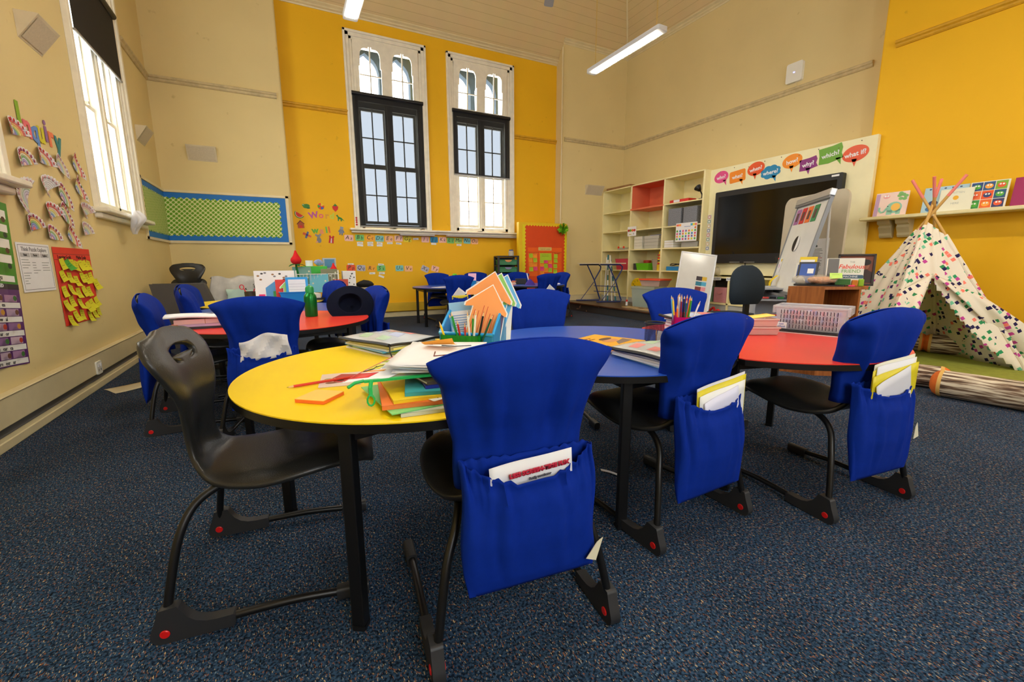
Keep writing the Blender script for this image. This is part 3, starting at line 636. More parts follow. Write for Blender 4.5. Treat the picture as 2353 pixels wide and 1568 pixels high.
for i, (y, z, r, tilt) in enumerate(RB):
    mb = MB(); rn = random.Random(i); faint = i in (3, 5, 6, 12, 15); n = 28
    def P(rr, a): return (rr*math.cos(a), rr*math.sin(a)-r*.4, .012+.045*(rr/r)**2*abs(math.cos(a))**2*(.6 if i % 2 else 1))
    bands = [(1.0, .78, (226, 220, 222))]; rs = [.78, .66, .54, .42, .30, .18, 0]
    order = PAL if i != 6 else [(222, 220, 216)]*6
    for k in range(6):
        c = order[(k+(i % 2)) % 6] if (i not in (6,)) else order[k]
        c = tuple(int(x*(.25 if faint else .62)+224*(.75 if faint else .38)) for x in c)
        bands.append((rs[k], rs[k+1], c if (k % 2 == 0 or i % 3 == 0) else tuple(int(x*.35+228*.65) for x in c)))
    for ro, ri, c in bands:
        for j in range(n):
            a0, a1 = PI*j/n, PI*(j+1)/n; k = r*(1+.02*math.cos(j*PI)) if ro == 1 else r
            mb.add([P(ro*k, a0), P(ro*k, a1), P(ri*r, a1), P(ri*r, a0)], [(0, 3, 2, 1)], col(c, .75))
    for j in range(9):                      # painted dabs round the rim
        a = R(14+19*j); p = P(.86*r, a); c = [(200, 50, 50), (170, 60, 90), (60, 120, 80)][(i+j) % 3 if i == 8 else i % 2]
        if faint: c = tuple(int(x*.4+220*.6) for x in c)
        mb.add([(p[0]+.012*math.cos(q), p[1]+.012*math.sin(q), p[2]+.003) for q in (0, 1.05, 2.1, 3.14, 4.2, 5.2)], [(0, 1, 2, 3, 4, 5)], col(c, .7))
    o = mb.build('paper_plate_rainbow', smooth=60, solid=.002); o.matrix_world = face((LX, y, z+r*.0), 'left') @ Matrix.Rotation(R(tilt), 4, 'Z')
    tag(o, 'half paper plate rainbow, '+RBL[i], 'paper rainbow', 'painted paper plate rainbows')
# phonics chart
mb = MB(); W, H = .68, 1.07; T0 = Matrix()
def chz(x): return .012+.010*math.sin(x*9)
def chq(x0, y0, x1, y1, c, dz=0.0, n=6):
    for k in range(n):
        a, b = x0+(x1-x0)*k/n, x0+(x1-x0)*(k+1)/n; mb.add([(a, y0, chz(a)+dz), (b, y0, chz(b)+dz), (b, y1, chz(b)+dz), (a, y1, chz(a)+dz)], [(0, 1, 2, 3)], col(c, .3))
chq(0, .50, W, 1.07, (62, 140, 40)); chq(0, 0, W, .50, (92, 40, 110)); chq(0, .50, W, .535, (40, 25, 50), .001)
rows = [(.99, .055), (.90, .05), (.80, .06), (.70, .055), (.57, .04)]
for (y, h), tx in zip(rows, ('s   t   p   e', 'm   r   a   c', 'k  ck   c   g', 'ff  ll  ss  a', 'ng  nk  n  ngu')):
    chq(.02, y-h/2, W-.03, y+h/2, (240, 240, 232), .002); mb.text(tx, .045, col((30, 30, 30)), TR((W/2, y, .028)))
mb.text('R-CONTROLLED', .034, col((250, 250, 250)), TR((W/2, .517, .026)))
for r_, tx in enumerate(('oi   al   are   en', 'aw   au   ow   al', 'er   ir   ur   or', 'air   are   ear   ea', 'ear   ere   eer   ur')):
    y = .395-r_*.092; chq(.015, y-.018, W-.015, y+.018, (242, 240, 235), .002); mb.text(tx, .036, col((30, 30, 30)), TR((W/2, y, .026)))
    for k in range(4): chq(.03+k*.16, y+.022, .16+k*.16, y+.068, [(190, 160, 190), (150, 110, 160), (205, 180, 200), (172, 130, 170)][(k+r_) % 4], .0015, 2); mb.disc((.095+k*.16, y+.045, .026), .022, col([(180, 60, 40), (60, 110, 50), (110, 70, 50), (205, 150, 50)][(k*3+r_) % 4]), n=10, sy=.8)
for r_ in range(4):
    for k in range(4): mb.disc((.095+k*.16, .95-r_*.1, .026), .024, col([(120, 60, 50), (40, 60, 40), (200, 120, 90), (90, 60, 40)][(k+r_*2) % 4]), n=10, sy=.8)
o = mb.build('phonics_chart', smooth=30); o.matrix_world = face((LX, 3.44, .50), 'left') @ Matrix.Rotation(R(-5.5), 4, 'Z'); tag(o, 'long green and purple phonics chart at the left edge', 'chart')
# think puzzle explore
mb = MB(); mb.box((0, 0, 0), (.475, .345, .003), PAPER)
for a, b, c_, d_ in ((.015, .015, .46, .018), (.015, .327, .46, .33), (.015, .015, .018, .33), (.457, .015, .46, .33)): mb.box((a, b, .003), (c_, d_, .0036), col((90, 90, 95)))
mb.text('Think Puzzle Explore', .043, col((120, 120, 125)), TR((.237, .30, .0035)))
for k, tx in enumerate(('Think', 'Puzzle', 'Explore')):
    mb.box((.03+k*.142, .245, .003), (.16+k*.142, .275, .0034), col((185, 185, 188))); mb.text(tx, .022, col((50, 50, 50)), TR((.095+k*.142, .26, .004)))
rn = random.Random(5)
for k, cnt in enumerate((10, 7, 5)):
    for q in range(cnt):
        if rn.random() < .8: mb.box((.035+k*.142, .225-q*.0185, .003), (.035+k*.142+rn.uniform(.04, .115), .228-q*.0185, .0035), col((40, 70, 60)))
o = mb.build('printed_sheet', smooth=0); o.matrix_world = face((LX+.004, 4.245, .91), 'left') @ Matrix.Rotation(R(-.5), 4, 'Z'); tag(o, 'white printed sheet headed Think Puzzle Explore', 'worksheet')
# red goals poster with sticky notes
PW, PH = .74, .635; T = face((LX+.004, 4.78, .605), 'left')
mb = MB(); mb.box((0, 0, 0), (PW, PH, .002), col((226, 52, 34), .6))
for y in (PH-.055, PH-.10): mb.box((0, y, .002), (PW, y+.003, .0026), col((60, 20, 20)))
mb.text('Learning Goals', .042, col((60, 15, 15)), TR((.19, PH-.078, .003))); mb.text('Maths Goals', .042, col((60, 15, 15)), TR((.53, PH-.078, .003)))
o = mb.build('goals_poster', smooth=0); o.matrix_world = T; tag(o, 'red Learning Goals poster under sticky notes on the left wall', 'poster')
NT = [[(.17,.21),(.30,.22),(.42,.22),(.54,.24),(.67,.23),(.78,.23),(.91,.23)],[(.12,.36),(.29,.39),(.46,.44),(.65,.40),(.78,.42),(.92,.40)],[(.10,.56),(.26,.55),(.46,.60),(.64,.59),(.79,.60),(1.06,.51)],[(.08,.74),(.24,.70),(.45,.75),(.67,.81),(.80,.78),(.97,.76)],[(.12,.94),(.28,.90),(.46,.90),(.69,.95),(.83,.92),(.99,.90)]]
def sticky(name, c, w, h, curl, seed, T, label, group, shape=None):
    mb = MB(); rn = random.Random(seed); sk = rn.uniform(-.3, .5)
    def f(u, v): t = 1-v; return ((u-.5)*w+sk*.012*t, (v-.5)*h, .003+curl*t*t*(1+.5*(u-.5)))
    mb.grid(f, 4, 6, col(c, .75))
    for k in range(3):
        if rn.random() < .75: mb.grid(lambda u, v: tuple(Vector(f(.15+u*.6, .75-k*.2+v*.03))+Vector((0, 0, .0009))), 3, 2, col((int(c[0]*.55), int(c[1]*.5), int(c[2]*.4)), .75))
    o = mb.build(name, smooth=60); o.matrix_world = T; tag(o, label, 'sticky note', group); return o
k = 0
for r_, row in enumerate(NT):
    for q, (fx, fy) in enumerate(row):
        c = (214, 208, 30) if k != 1 else (70, 160, 50); k += 1; big = (r_, q) == (2, 5)
        rn = random.Random(k)
        lab = 'green folded sticky note in the top row of the red poster' if k == 2 else ('rounded yellow note sticking out right of the red poster' if big else '%s yellow sticky note in %s row of the red poster' % (ORD[q], ('top', 'second', 'middle', 'fourth', 'bottom')[r_]))
        sticky('sticky_note', c, .115 if big else .085, .095 if big else .088, rn.uniform(.012, .035), k, face((LX+.006, 4.78+fx*PW*.97, .605+PH*(1-fy)), 'left') @ Matrix.Rotation(R(rn.uniform(-14, 14)), 4, 'Z'), lab, 'sticky notes on the red poster')
mb = MB(); mb.prism(rrect(.115, .115, .012), .012, WHITE); o = mb.build('power_outlet', bevel=.003); o.matrix_world = face((LX+.05, 5.115, .185), 'left'); tag(o, 'white power outlet on the left skirting', 'outlet')
sw = MB()
for sx in (-.025, .025): sw.box((sx-.012, .01, .012), (sx+.012, .035, .018), PAPER); 
sw.build('switch', o, smooth=0); sl = MB()
for sx in (-.025, .025): sl.box((sx-.008, -.03, .0122), (sx-.004, -.01, .0128), DARK); sl.box((sx+.004, -.03, .0122), (sx+.008, -.01, .0128), DARK)
sl.build('socket_slot', o, smooth=0)
# crumpled white bag hanging over the sill
mb = MB()
def bagf(u, v):
    a = 2*PI*u; r = .055*(.5+1.1*math.sin(PI*min(1, v*.9+.12)))*(1+.25*math.sin(a*3+v*6)+.15*math.sin(a*5)); return (.02+r*.6*math.cos(a)+.03*math.sin(v*5), r*1.2*math.sin(a), -.26*v)
mb.grid(bagf, 24, 12, M('white_plastic_bag', (232, 232, 236), .3, alpha=.75), closed=True)
o = mb.build('plastic_bag', smooth=80); o.location = (LX+.15, 6.50, 1.70); tag(o, 'crumpled white plastic bag hanging over the left window sill', 'bag')

# ---------------------------------------------------------------- green pinboard round the corner
def _dots(nt, p):
    L = nt.links.new; tc = nt.nodes.new('ShaderNodeTexCoord'); mp = nt.nodes.new('ShaderNodeMapping'); mp.inputs['Rotation'].default_value = (R(45), R(0), R(45)); mp.inputs['Scale'].default_value = (15, 15, 15)
    v = nt.nodes.new('ShaderNodeTexVoronoi'); v.voronoi_dimensions = '2D'; v.inputs['Randomness'].default_value = 0.0; v.inputs['Scale'].default_value = 18
    sp = nt.nodes.new('ShaderNodeSeparateXYZ'); L(tc.outputs['Object'], sp.inputs[0]); cb = nt.nodes.new('ShaderNodeCombineXYZ')
    ad = nt.nodes.new('ShaderNodeMath'); ad.operation = 'ADD'; sb = nt.nodes.new('ShaderNodeMath'); sb.operation = 'SUBTRACT'
    for m in (ad, sb): L(sp.outputs['X'], m.inputs[0]); L(sp.outputs['Y'], m.inputs[1])
    L(ad.outputs[0], cb.inputs[0]); L(sb.outputs[0], cb.inputs[1])
    mp2 = nt.nodes.new('ShaderNodeVectorMath'); mp2.operation = 'MULTIPLY'; mp2.inputs[1].default_value = (.72, .85, 0); L(cb.outputs[0], mp2.inputs[0]); L(mp2.outputs[0], v.inputs['Vector'])
    r = nt.nodes.new('ShaderNodeValToRGB'); r.color_ramp.elements[0].position = .38; r.color_ramp.elements[0].color = rgb((104, 158, 12)); r.color_ramp.elements[1].position = .44; r.color_ramp.elements[1].color = rgb((222, 226, 160))
    L(v.outputs['Distance'], r.inputs[0]); L(r.outputs[0], p.inputs['Base Color']); p.inputs['Roughness'].default_value = .7
DOTS = nodes_mat('green_lattice_paper', _dots)
root = thing('corner_pinboard', 'green lattice pinboard with blue border wrapping the left corner', 'pinboard', (XL, YB, 1.44))
BLUEP = col((8, 112, 196), .6)
def scal(w, h, n, m, a):
    pts = []; per = [((-w/2, -h/2), (w/2, -h/2), n), ((w/2, -h/2), (w/2, h/2), m), ((w/2, h/2), (-w/2, h/2), n), ((-w/2, h/2), (-w/2, -h/2), m)]
    for (x0, y0), (x1, y1), k in per:
        d = Vector((x1-x0, y1-y0)); nn = Vector((d.y, -d.x)).normalized()
        for i in range(k*6):
            t = i/(k*6); b = abs(math.sin(PI*t*k))*a-a*.5; pts.append((x0+d.x*t+nn.x*b, y0+d.y*t+nn.y*b))
    return pts
for nm, T, w in (('left', face((XL+.0, (7.64+YB)/2, 1.855), 'left'), YB-7.64), ('back', face(((XL+.165)/2, YB, 1.855), 'back'), .165-XL)):
    T = Matrix.Translation(-root.location) @ T; h = .83
    b = MB(); b.box((-w/2, -h/2, 0), (w/2, h/2, .012), TRIM, T)
    for q in ((-w/2, -h/2, w/2, -h/2+.035), (-w/2, h/2-.035, w/2, h/2), ((w/2-.045, -h/2, w/2, h/2) if nm == 'back' else (-w/2, -h/2, -w/2+.02, h/2))): b.box((q[0], q[1], .012), (q[2], q[3], .03), TRIM, T)
    b.build('board_frame', root, smooth=0)
    x0, x1 = (-w/2, w/2-.05) if nm == 'back' else (-w/2+.02, w/2)
    p = MB(); p.box((x0, -h/2+.04, .012), (x1, h/2-.04, .016), BLUEP, T); p.build('border_paper', root, smooth=0)
    g = MB(); gx0, gx1 = (x0, x1-.10) if nm == 'back' else (x0-.0, x1); pts = scal(gx1-gx0, h-.25, 18 if nm == 'back' else 14, 6, .03)
    g.prism(pts, .003, DOTS, T @ TR(((gx0+gx1)/2, 0, .017))); o = g.build('lattice_paper', root, smooth=0)
    if nm == 'left':      # keep the pattern coordinates in the board's own plane
        o.data.transform(Matrix.Translation(-Vector(T.translation))); o.data.transform(Matrix.Rotation(R(-90), 4, 'Z') @ Matrix.Identity(4)); o.data.transform(Matrix.Rotation(R(-90), 4, 'X')); o.matrix_local = Matrix.Translation(T.translation) @ (Matrix.Rotation(R(90), 4, 'Z') @ Matrix.Rotation(R(90), 4, 'X'))
    else:
        o.data.transform(Matrix.Translation(-Vector(T.translation))); o.data.transform(Matrix.Rotation(R(-90), 4, 'X')); o.matrix_local = Matrix.Translation(T.translation) @ Matrix.Rotation(R(90), 4, 'X')

# ---------------------------------------------------------------- word wall
WW = [('W', .57, 2.0, (190, 90, 160), 12, 'mauve'), ('o', .70, 2.005, (235, 120, 110), 0, 'coral'), ('r', .80, 2.0, (225, 160, 60), 0, 'orange'), ('d', .89, 2.0, (205, 215, 70), -6, 'lime')]
WL = [('w', .575, 1.725, (105, 180, 60), 4, 'green'), ('a', .69, 1.72, (235, 150, 110), 0, 'peach'), ('l', .775, 1.735, (110, 190, 80), 4, 'green'), ('l', .825, 1.74, (235, 110, 60), 8, 'orange')]
for i, (ch, x, z, c, t, cn) in enumerate(WW+WL):
    mb = MB(); mb.text(ch, .155, col(c, .6), ext=.002, bold=.006); o = mb.build('cut_out_letter', smooth=0); o.matrix_world = face((x, YY-.004, z-.01), 'back') @ Matrix.Rotation(R(t), 4, 'Z')
    tag(o, '%s cut-out letter %s of the %s on the yellow wall' % (cn, ch, 'upper word' if i < 4 else 'lower word'), 'letter', 'word wall letters')
def cut(name, label, x, z, shapes, tilt=0):
    mb = MB()
    for i, (pts, c) in enumerate(shapes): mb.prism(pts, .0015, col(c, .6), TR((0, 0, .0012*i)))
    o = mb.build(name, smooth=0); o.matrix_world = face((x, YY-.003, z), 'back') @ Matrix.Rotation(R(tilt), 4, 'Z'); tag(o, label+' on the yellow wall', 'picture', 'word wall pictures'); return o
def el(cx, cy, r, ry=None, n=18): return arc(cx, cy, r, 0, 360*(n-1)/n, n-1, ry)
cut('frog_cutout', 'green frog cut-out', .46, 2.15, [(el(0, 0, .06, .04), (60, 130, 50)), (el(-.045, .02, .025), (80, 150, 60)), (el(.03, -.035, .03, .014), (40, 100, 40)), (el(-.05, .03, .008), (240, 240, 220))], 6)
cut('ball_cutout', 'beach ball cut-out', .71, 2.16, [(el(0, 0, .058), (225, 60, 40)), (arc(0, 0, .058, 20, 90, 6)+[(0, 0)], (250, 200, 40)), (arc(0, 0, .058, 150, 215, 6)+[(0, 0)], (60, 150, 70)), (arc(0, 0, .058, 270, 330, 6)+[(0, 0)], (50, 100, 190))])
cut('strawberry_cutout', 'red strawberry cut-out', .96, 2.14, [([(0, -.07), (.045, -.02), (.055, .025), (.025, .05), (-.025, .05), (-.055, .025), (-.045, -.02)], (210, 35, 35)), ([(-.04, .045), (0, .03), (.04, .045), (.02, .06), (0, .085), (-.015, .06)], (60, 120, 40))])
cut('watermelon_cutout', 'watermelon slice cut-out', .32, 1.985, [(arc(0, .03, .085, 180, 360, 14), (50, 130, 50)), (arc(0, .03, .072, 180, 360, 14), (235, 225, 200)), (arc(0, .03, .064, 180, 360, 14), (215, 50, 50))], -32)
cut('dinosaur_cutout', 'small green dinosaur cut-out', 1.03, 1.955, [([(-.07, .05), (-.04, .065), (-.02, .03), (.03, .01), (.08, -.05), (.035, -.025), (.03, -.055), (.01, -.055), (.01, -.02), (-.02, -.015), (-.02, -.05), (-.04, -.05), (-.04, .02)], (50, 135, 60))])
cut('house_cutout', 'brown house cut-out', .34, 1.81, [([(-.055, -.06), (.055, -.06), (.055, .02), (0, .075), (-.055, .02)], (190, 90, 50)), ([(-.07, .015), (0, .085), (.07, .015), (.055, .01), (0, .062), (-.055, .01)], (120, 60, 40)), ([(-.02, -.06), (.02, -.06), (.02, -.01), (-.02, -.01)], (225, 50, 40))], 4)
cut('cross_cutout', 'orange and blue propeller cut-out', .43, 1.63, [([(-.075, -.015), (.075, -.025), (.08, .01), (-.07, .03)], (225, 100, 60)), ([(-.02, -.06), (.015, -.065), (.02, .06), (-.015, .065)], (90, 110, 160)), (el(0, 0, .02), (60, 60, 120))], -20)
cut('mouse_cutout', 'grey mouse cut-out', .63, 1.56, [(el(0, -.02, .04, .055), (130, 130, 135)), (el(0, .05, .032), (140, 140, 145)), (el(-.035, .075, .02), (150, 145, 150)), (el(.035, .075, .02), (150, 145, 150)), ([(-.06, -.07), (-.02, -.055), (-.03, -.03), (-.065, -.05)], (230, 160, 150))], 6)
cut('vest_cutout', 'red vest cut-out', .85, 1.56, [([(-.045, -.075), (.045, -.075), (.04, .03), (.05, .06), (.02, .07), (0, .03), (-.02, .07), (-.05, .06), (-.04, .03)], (200, 40, 45)), ([(-.012, -.07), (.012, -.07), (.008, .02), (-.008, .02)], (240, 230, 225))], -8)
cut('robot_cutout', 'grey robot cut-out', 1.04, 1.72, [([(-.035, -.05), (.035, -.05), (.035, .03), (-.035, .03)], (125, 135, 160)), ([(-.03, .035), (.03, .035), (.03, .08), (-.03, .08)], (150, 160, 180)), ([(-.06, -.02), (-.035, .02), (-.035, -.03)], (110, 120, 150)), ([(.06, -.02), (.035, .02), (.035, -.03)], (110, 120, 150)), ([(-.03, -.08), (-.01, -.08), (-.01, -.05), (-.03, -.05)], (100, 110, 140)), ([(.01, -.08), (.03, -.08), (.03, -.05), (.01, -.05)], (100, 110, 140))], -10)
for i, z in enumerate((1.97, 1.93, 1.89, 1.845)):
    mb = MB(); mb.lathe([(.019, 0), (.019, .002), (0, .004)], col((190, 25, 25), .4), 16); o = mb.build('dot_sticker', smooth=0); o.matrix_world = face((1.325, YY-.051, z), 'back'); tag(o, '%s red dot sticker from the top, on left window frame' % ORD[i], 'sticker', 'red dots on the window frame')
PK, GR, OR, TQ, PE, YE, BL, LV, LM = (248, 196, 180), (120, 200, 110), (252, 176, 40), (128, 205, 205), (250, 190, 140), (232, 214, 40), (24, 134, 186), (188, 186, 204), (170, 214, 120)
CARDS = [('A', 'a', 1.17, 1.59, PK), ('B', 'b', 1.37, 1.60, GR), ('C', 'c', 1.57, 1.60, OR), ('D', 'd', 1.75, 1.59, TQ), ('E', 'e', 1.94, 1.59, PE), ('F', 'f', 2.13, 1.60, PK), ('G', 'g', 2.315, 1.59, YE), ('I', 'i', 2.69, 1.59, PK), ('J', 'j', 2.88, 1.59, BL), ('K', 'k', 3.07, 1.59, PK), ('L', 'l', 3.25, 1.58, GR), ('M', 'm', 3.43, 1.58, LM), ('N', 'n', 3.63, 1.58, TQ), ('O', 'o', 3.81, 1.57, PE),
         ('P', 'p', 1.17, 1.015, (236, 84, 30)), ('Q', 'q', 1.36, 1.01, LV), ('R', 'r', 1.56, 1.0, OR), ('S', 's', 1.75, 1.0, GR), ('U', 'u', 2.12, 1.0, TQ), ('V', 'v', 2.31, .99, PE), ('X', 'x', 2.66, .98, LV), ('Y', 'y', 2.88, .98, PK)]
INK = col((22, 22, 30), .6)
for i, (a, b, x, z, c) in enumerate(CARDS):
    mb = MB(); mb.prism(rrect(.165, .118, .018, 3), .002, col(c, .5)); mb.text(a, .105, INK, TR((-.035, .006, .0026)), shear=.22); mb.text(b, .09, INK, TR((.038, -.004, .0026)), shear=.22)
    o = mb.build('letter_card', smooth=0); o.matrix_world = face((x, YY-.003, z), 'back') @ Matrix.Rotation(R({20: -26, 21: -16}.get(i, rnd.uniform(-3, 2))), 4, 'Z'); tag(o, 'alphabet card with the letters %s%s on the yellow wall' % (a, b), 'letter card', 'alphabet cards')
STR = [(1.37, 1.50, 'upper strip under card Bb'), (1.37, 1.455, 'lower strip under card Bb'), (1.565, 1.505, 'upper strip under card Cc'), (1.565, 1.46, 'lower strip under card Cc'), (1.75, 1.50, 'upper strip under card Dd'), (1.745, 1.455, 'lower strip under card Dd'), (1.95, 1.505, 'strip under card Ee'), (2.13, 1.50, 'strip under card Ff'), (2.49, 1.60, 'blank strip right of card Gg'), (2.87, 1.505, 'strip under card Jj'), (3.44, 1.49, 'strip under card Mm'), (1.17, 1.085, 'strip above card Pp'), (1.18, .935, 'upper strip under card Pp'), (1.18, .885, 'lower strip under card Pp'), (1.57, .905, 'strip under card Rr'), (1.75, 1.075, 'strip above card Ss'), (1.76, .905, 'upper strip under card Ss'), (1.745, .84, 'tilted lower strip under card Ss')]
for i, (x, z, l) in enumerate(STR):
    mb = MB(); mb.box((-.056, -.019, 0), (.056, .019, .0015), PAPER); rn = random.Random(i)
    if i % 4 != 1: mb.box((-.04, -.004, .0015), (.01+.03*rn.random(), .002, .002), col((90, 90, 95)))
    o = mb.build('word_strip', smooth=0); o.matrix_world = face((x, YY-.003, z), 'back') @ Matrix.Rotation(R(-22 if i == 17 else rn.uniform(-6, 4)), 4, 'Z'); tag(o, 'white word '+l, 'word strip', 'word strips')

# ---------------------------------------------------------------- orange pinboard, drawers
root = thing('display_board', 'orange display board with yellow border and Capital Letter chart', 'board', (5.33, 8.75, 0))
b = MB(); b.box((-.64, 0, .02), (.645, .10, 1.99), col((238, 196, 20), .6)); b.build('board_panel', root, smooth=0, bevel=.004)
b = MB(); b.box((-.55, -.004, .06), (.63, 0, 1.94), col((236, 216, 20), .6)); b.build('border_paper', root, smooth=0)
b = MB(); b.prism(scal(1.04, 1.84, 14, 24, .028), .003, col((226, 74, 12), .65), TR((.05, -.004, 1.0), rx=R(90))); b.build('backing_paper', root, smooth=0)
b = MB(); b.box((-.42, -.011, .80), (.50, -.008, 1.44), col((244, 100, 14), .6)); b.box((-.14, -.0125, 1.375), (.215, -.011, 1.45), col((218, 196, 110), .6)); b.text('Capital Letter', .052, col((200, 90, 60)), TR((.04, -.013, 1.41), rx=R(90)))
for x in (-.145, .245): b.box((x, -.0118, .80), (x+.006, -.011, 1.34), col((150, 60, 10)))
b.box((-.42, -.0118, 1.335), (.50, -.011, 1.341), col((150, 60, 10)))
for x, tx in ((-.28, 'Proper Nouns'), (.06, 'To start a sentence'), (.37, 'The word I')): b.text(tx, .034, col((120, 40, 10)), TR((x, -.012, 1.312), rx=R(90)))
b.build('chart_sheet', root, smooth=0)
LMN, ORN, PKN = (176, 204, 40), (250, 150, 40), (240, 70, 130)
ST = [[(4.99, 1.26, LMN), (5.10, 1.26, ORN), (4.98, 1.16, ORN), (5.10, 1.16, LMN), (4.99, 1.06, ORN), (5.10, 1.06, ORN), (5.0, .955, LMN), (5.11, .975, PKN)], [(5.28, 1.14, LMN), (5.39, 1.14, PKN), (5.50, 1.12, ORN), (5.28, 1.06, ORN), (5.39, 1.03, LMN), (5.505, 1.03, PKN), (5.29, .965, PKN), (5.395, .935, ORN), (5.51, .93, LMN), (5.29, .885, ORN)], [(5.66, 1.25, LMN), (5.655, 1.145, LMN), (5.65, 1.02, LMN), (5.65, .90, LMN)]]
NM = {LMN: 'lime', ORN: 'orange', PKN: 'pink'}; cnt = {}
for q, colm in enumerate(ST):
    for x, z, c in colm:
        kk = (q, c); cnt[kk] = cnt.get(kk, 0)+1
        sticky('sticky_note', c, .10, .095, .010, int(x*100+z*1000), face((x, 8.75-.013, z), 'back'), '%s %s sticky note from the top, %s column of the Capital Letter chart' % (ORD[cnt[kk]-1], NM[c], ('left', 'middle', 'right')[q]), 'sticky notes on the capital letter chart')
sticky('sticky_note', LMN, .31, .16, .008, 77, face((5.385, 8.75-.011, 1.235), 'back'), 'large lime sticky sheet topping the middle column of Capital Letter chart', 'sticky notes on the capital letter chart')
mb = MB(); rn = random.Random(3)
for i in range(46):
    d = Vector((rn.gauss(0, 1), rn.gauss(0, .7)-.5, rn.gauss(0, 1))).normalized(); t = d.orthogonal().normalized(); b_ = d.cross(t); rr = .125
    def pt(u, v): w_ = (u-.5)*.075*(.35+v); return tuple(d*(rr*v+.012*math.sin(u*9+i))+t*w_+b_*(.012*math.sin(u*12)))
    mb.grid(pt, 5, 4, col((120, 190, 20), .7) if i % 3 else col((160, 215, 50), .7))
o = mb.build('tissue_pompom', smooth=60); o.location = (5.80, 8.665, 1.865); tag(o, 'green tissue paper pompom on the orange board corner', 'pompom')
root = thing('drawer_unit', 'black drawer unit with green trays left of the orange board', 'drawers', (4.33, 8.66, 0), R(-14))
f = MB()
for sx in (-.215, .215):
    for sy in (-.2, .2): f.box((sx-.022, sy-.022, 0), (sx+.022, sy+.022, 1.25), BLACK)
f.box((-.235, -.22, 1.225), (.235, .22, 1.25), DARK); f.box((-.235, -.22, .05), (.235, .22, .08), BLACK)
f.box((-.2, .19, .08), (.2, .2, 1.22), BLACK)
for k in range(7):
    for sx in (-.225, .225): f.box((sx-.006, -.2, .1+k*.155), (sx+.006, .2, .118+k*.155), BLACK)
f.build('unit_frame', root, smooth=0, bevel=.003, seg=1); GT = M('green_tray_plastic', (14, 112, 52), .35)
for k in range(7):
    t = MB(); z = .125+k*.155; t.box((-.195, -.2, z), (.195, .18, z+.108), GT); t.box((-.205, -.214, z+.088), (.205, .19, z+.112), GT); td = t.build('tray', root, bevel=.006)
    h = MB(); h.prism(arc(0, 0, .075, 200, 340, 8, .045)+[(.075, .0), (-.075, .0)], .008, [col((205, 140, 80), .6), GT, col((120, 120, 160), .6)][{6: 0, 5: 2}.get(k, 1)], TR((0, -.208, z+.108), rx=R(90))); h.build('label_holder', td, smooth=0)
root = thing('storage_jar', 'small clear jar with blue lid on the green drawer unit', 'jar', (4.44, 8.64, 1.251)); GLJ = M('clear_plastic', (225, 228, 230), .12, alpha=.45)
j = MB(); j.lathe([(.055, 0), (.06, .02), (.06, .09), (.045, .105), (.045, .115)], GLJ, 18); j.build('jar_body', root); j = MB(); j.lathe([(.048, .112), (.048, .132), (0, .134)], col((60, 80, 160), .4), 18); j.build('lid', root)
j = MB(); j.lathe([(.05, .006), (.05, .06), (0, .065)], col((205, 190, 150), .6), 14); j.build('contents', root)

# ---------------------------------------------------------------- far left corner
for i, (x, y, z, th, l) in enumerate(((-1.27, 7.98, 0, 265, 'black school chair at the bottom of the corner stack'), (-1.27, 8.0, .215, 265, 'black school chair topping the corner stack, handle hole showing'))):
    c = copy_tree(proto); c.location = (x, y, z); c.rotation_euler = (0, 0, R(th-90)); c['label'] = l
root = thing('armchair', 'dark grey upholstered corner seat in front of the chair stack', 'seat', (-1.17, 7.36, 0)); GS = M('grey_upholstery', (84, 80, 78), .8, bump=.1, bscale=200)
b = MB(); b.prism([(-.36, .0), (.36, .0), (.33, .36), (-.34, .36)], .55, GS, TR((0, .27, 0), rx=R(90))); b.build('seat_base', root, bevel=.03, seg=3)
b = MB(); b.prism([(-.30, .36), (.36, .36), (.20, .85), (-.38, .85)], .17, GS, TR((0, -.12, 0), rx=R(90))); b.build('backrest', root, bevel=.03, seg=3)
root = thing('bench', 'low dark bench under the grey blankets by the back wall', 'bench', (-.42, 8.3, 0)); b = MB(); b.box((-.62, -.22, .12), (.62, .24, .66), DARK); b.build('bench_box', root, bevel=.01)
for sx in (-.55, .55): l = MB(); l.box((sx-.03, -.18, 0), (sx+.03, .2, .12), BLACK); l.build('foot', root, smooth=0)
def drape(name, label, cat, x0, x1, yf, yb, ztop, zlow, c, seed, spots=None, fur=0, group=None):
    mb = MB(); rn = random.Random(seed); a = [rn.uniform(0, 6) for _ in range(6)]; n = 46
    def f(u, v):
        x = x0+(x1-x0)*u; n1 = .03*math.sin(x*11+a[0])+.018*math.sin(x*23+a[1]+v*4)
        if v < .62: t = v/.62; p = Vector((x+.03*math.sin(t*5+a[2]), yf-.03-.05*(1-t)+n1*.9, zlow+.05*math.sin(u*7+a[3])+(ztop-zlow)*t))
        else: t = (v-.62)/.38; p = Vector((x, yf-.03+(yb-yf)*t+n1*.3, ztop+.022*math.sin(PI*t)+n1*.5))
        if fur: p += Vector((rn.uniform(-1, 1), rn.uniform(-1, .2), rn.uniform(-1, 1)))*.012
        return tuple(p)
    mb.grid(f, n, 24, c)
    for u, v, r_, cc in (spots or []):
        k = 9; mb.add([tuple(Vector(f(u+r_*math.cos(2*PI*i/k)*(1+.4*math.sin(i*2)), v+r_*1.2*math.sin(2*PI*i/k)*(1+.4*math.cos(i*3))))+Vector((0, -.006, .003))) for i in range(k)], [tuple(range(k))], cc)
    o = mb.build(name, smooth=0 if fur else 80, solid=.006); tag(o, label, cat, group); return o
BK = col((40, 36, 34), .8)
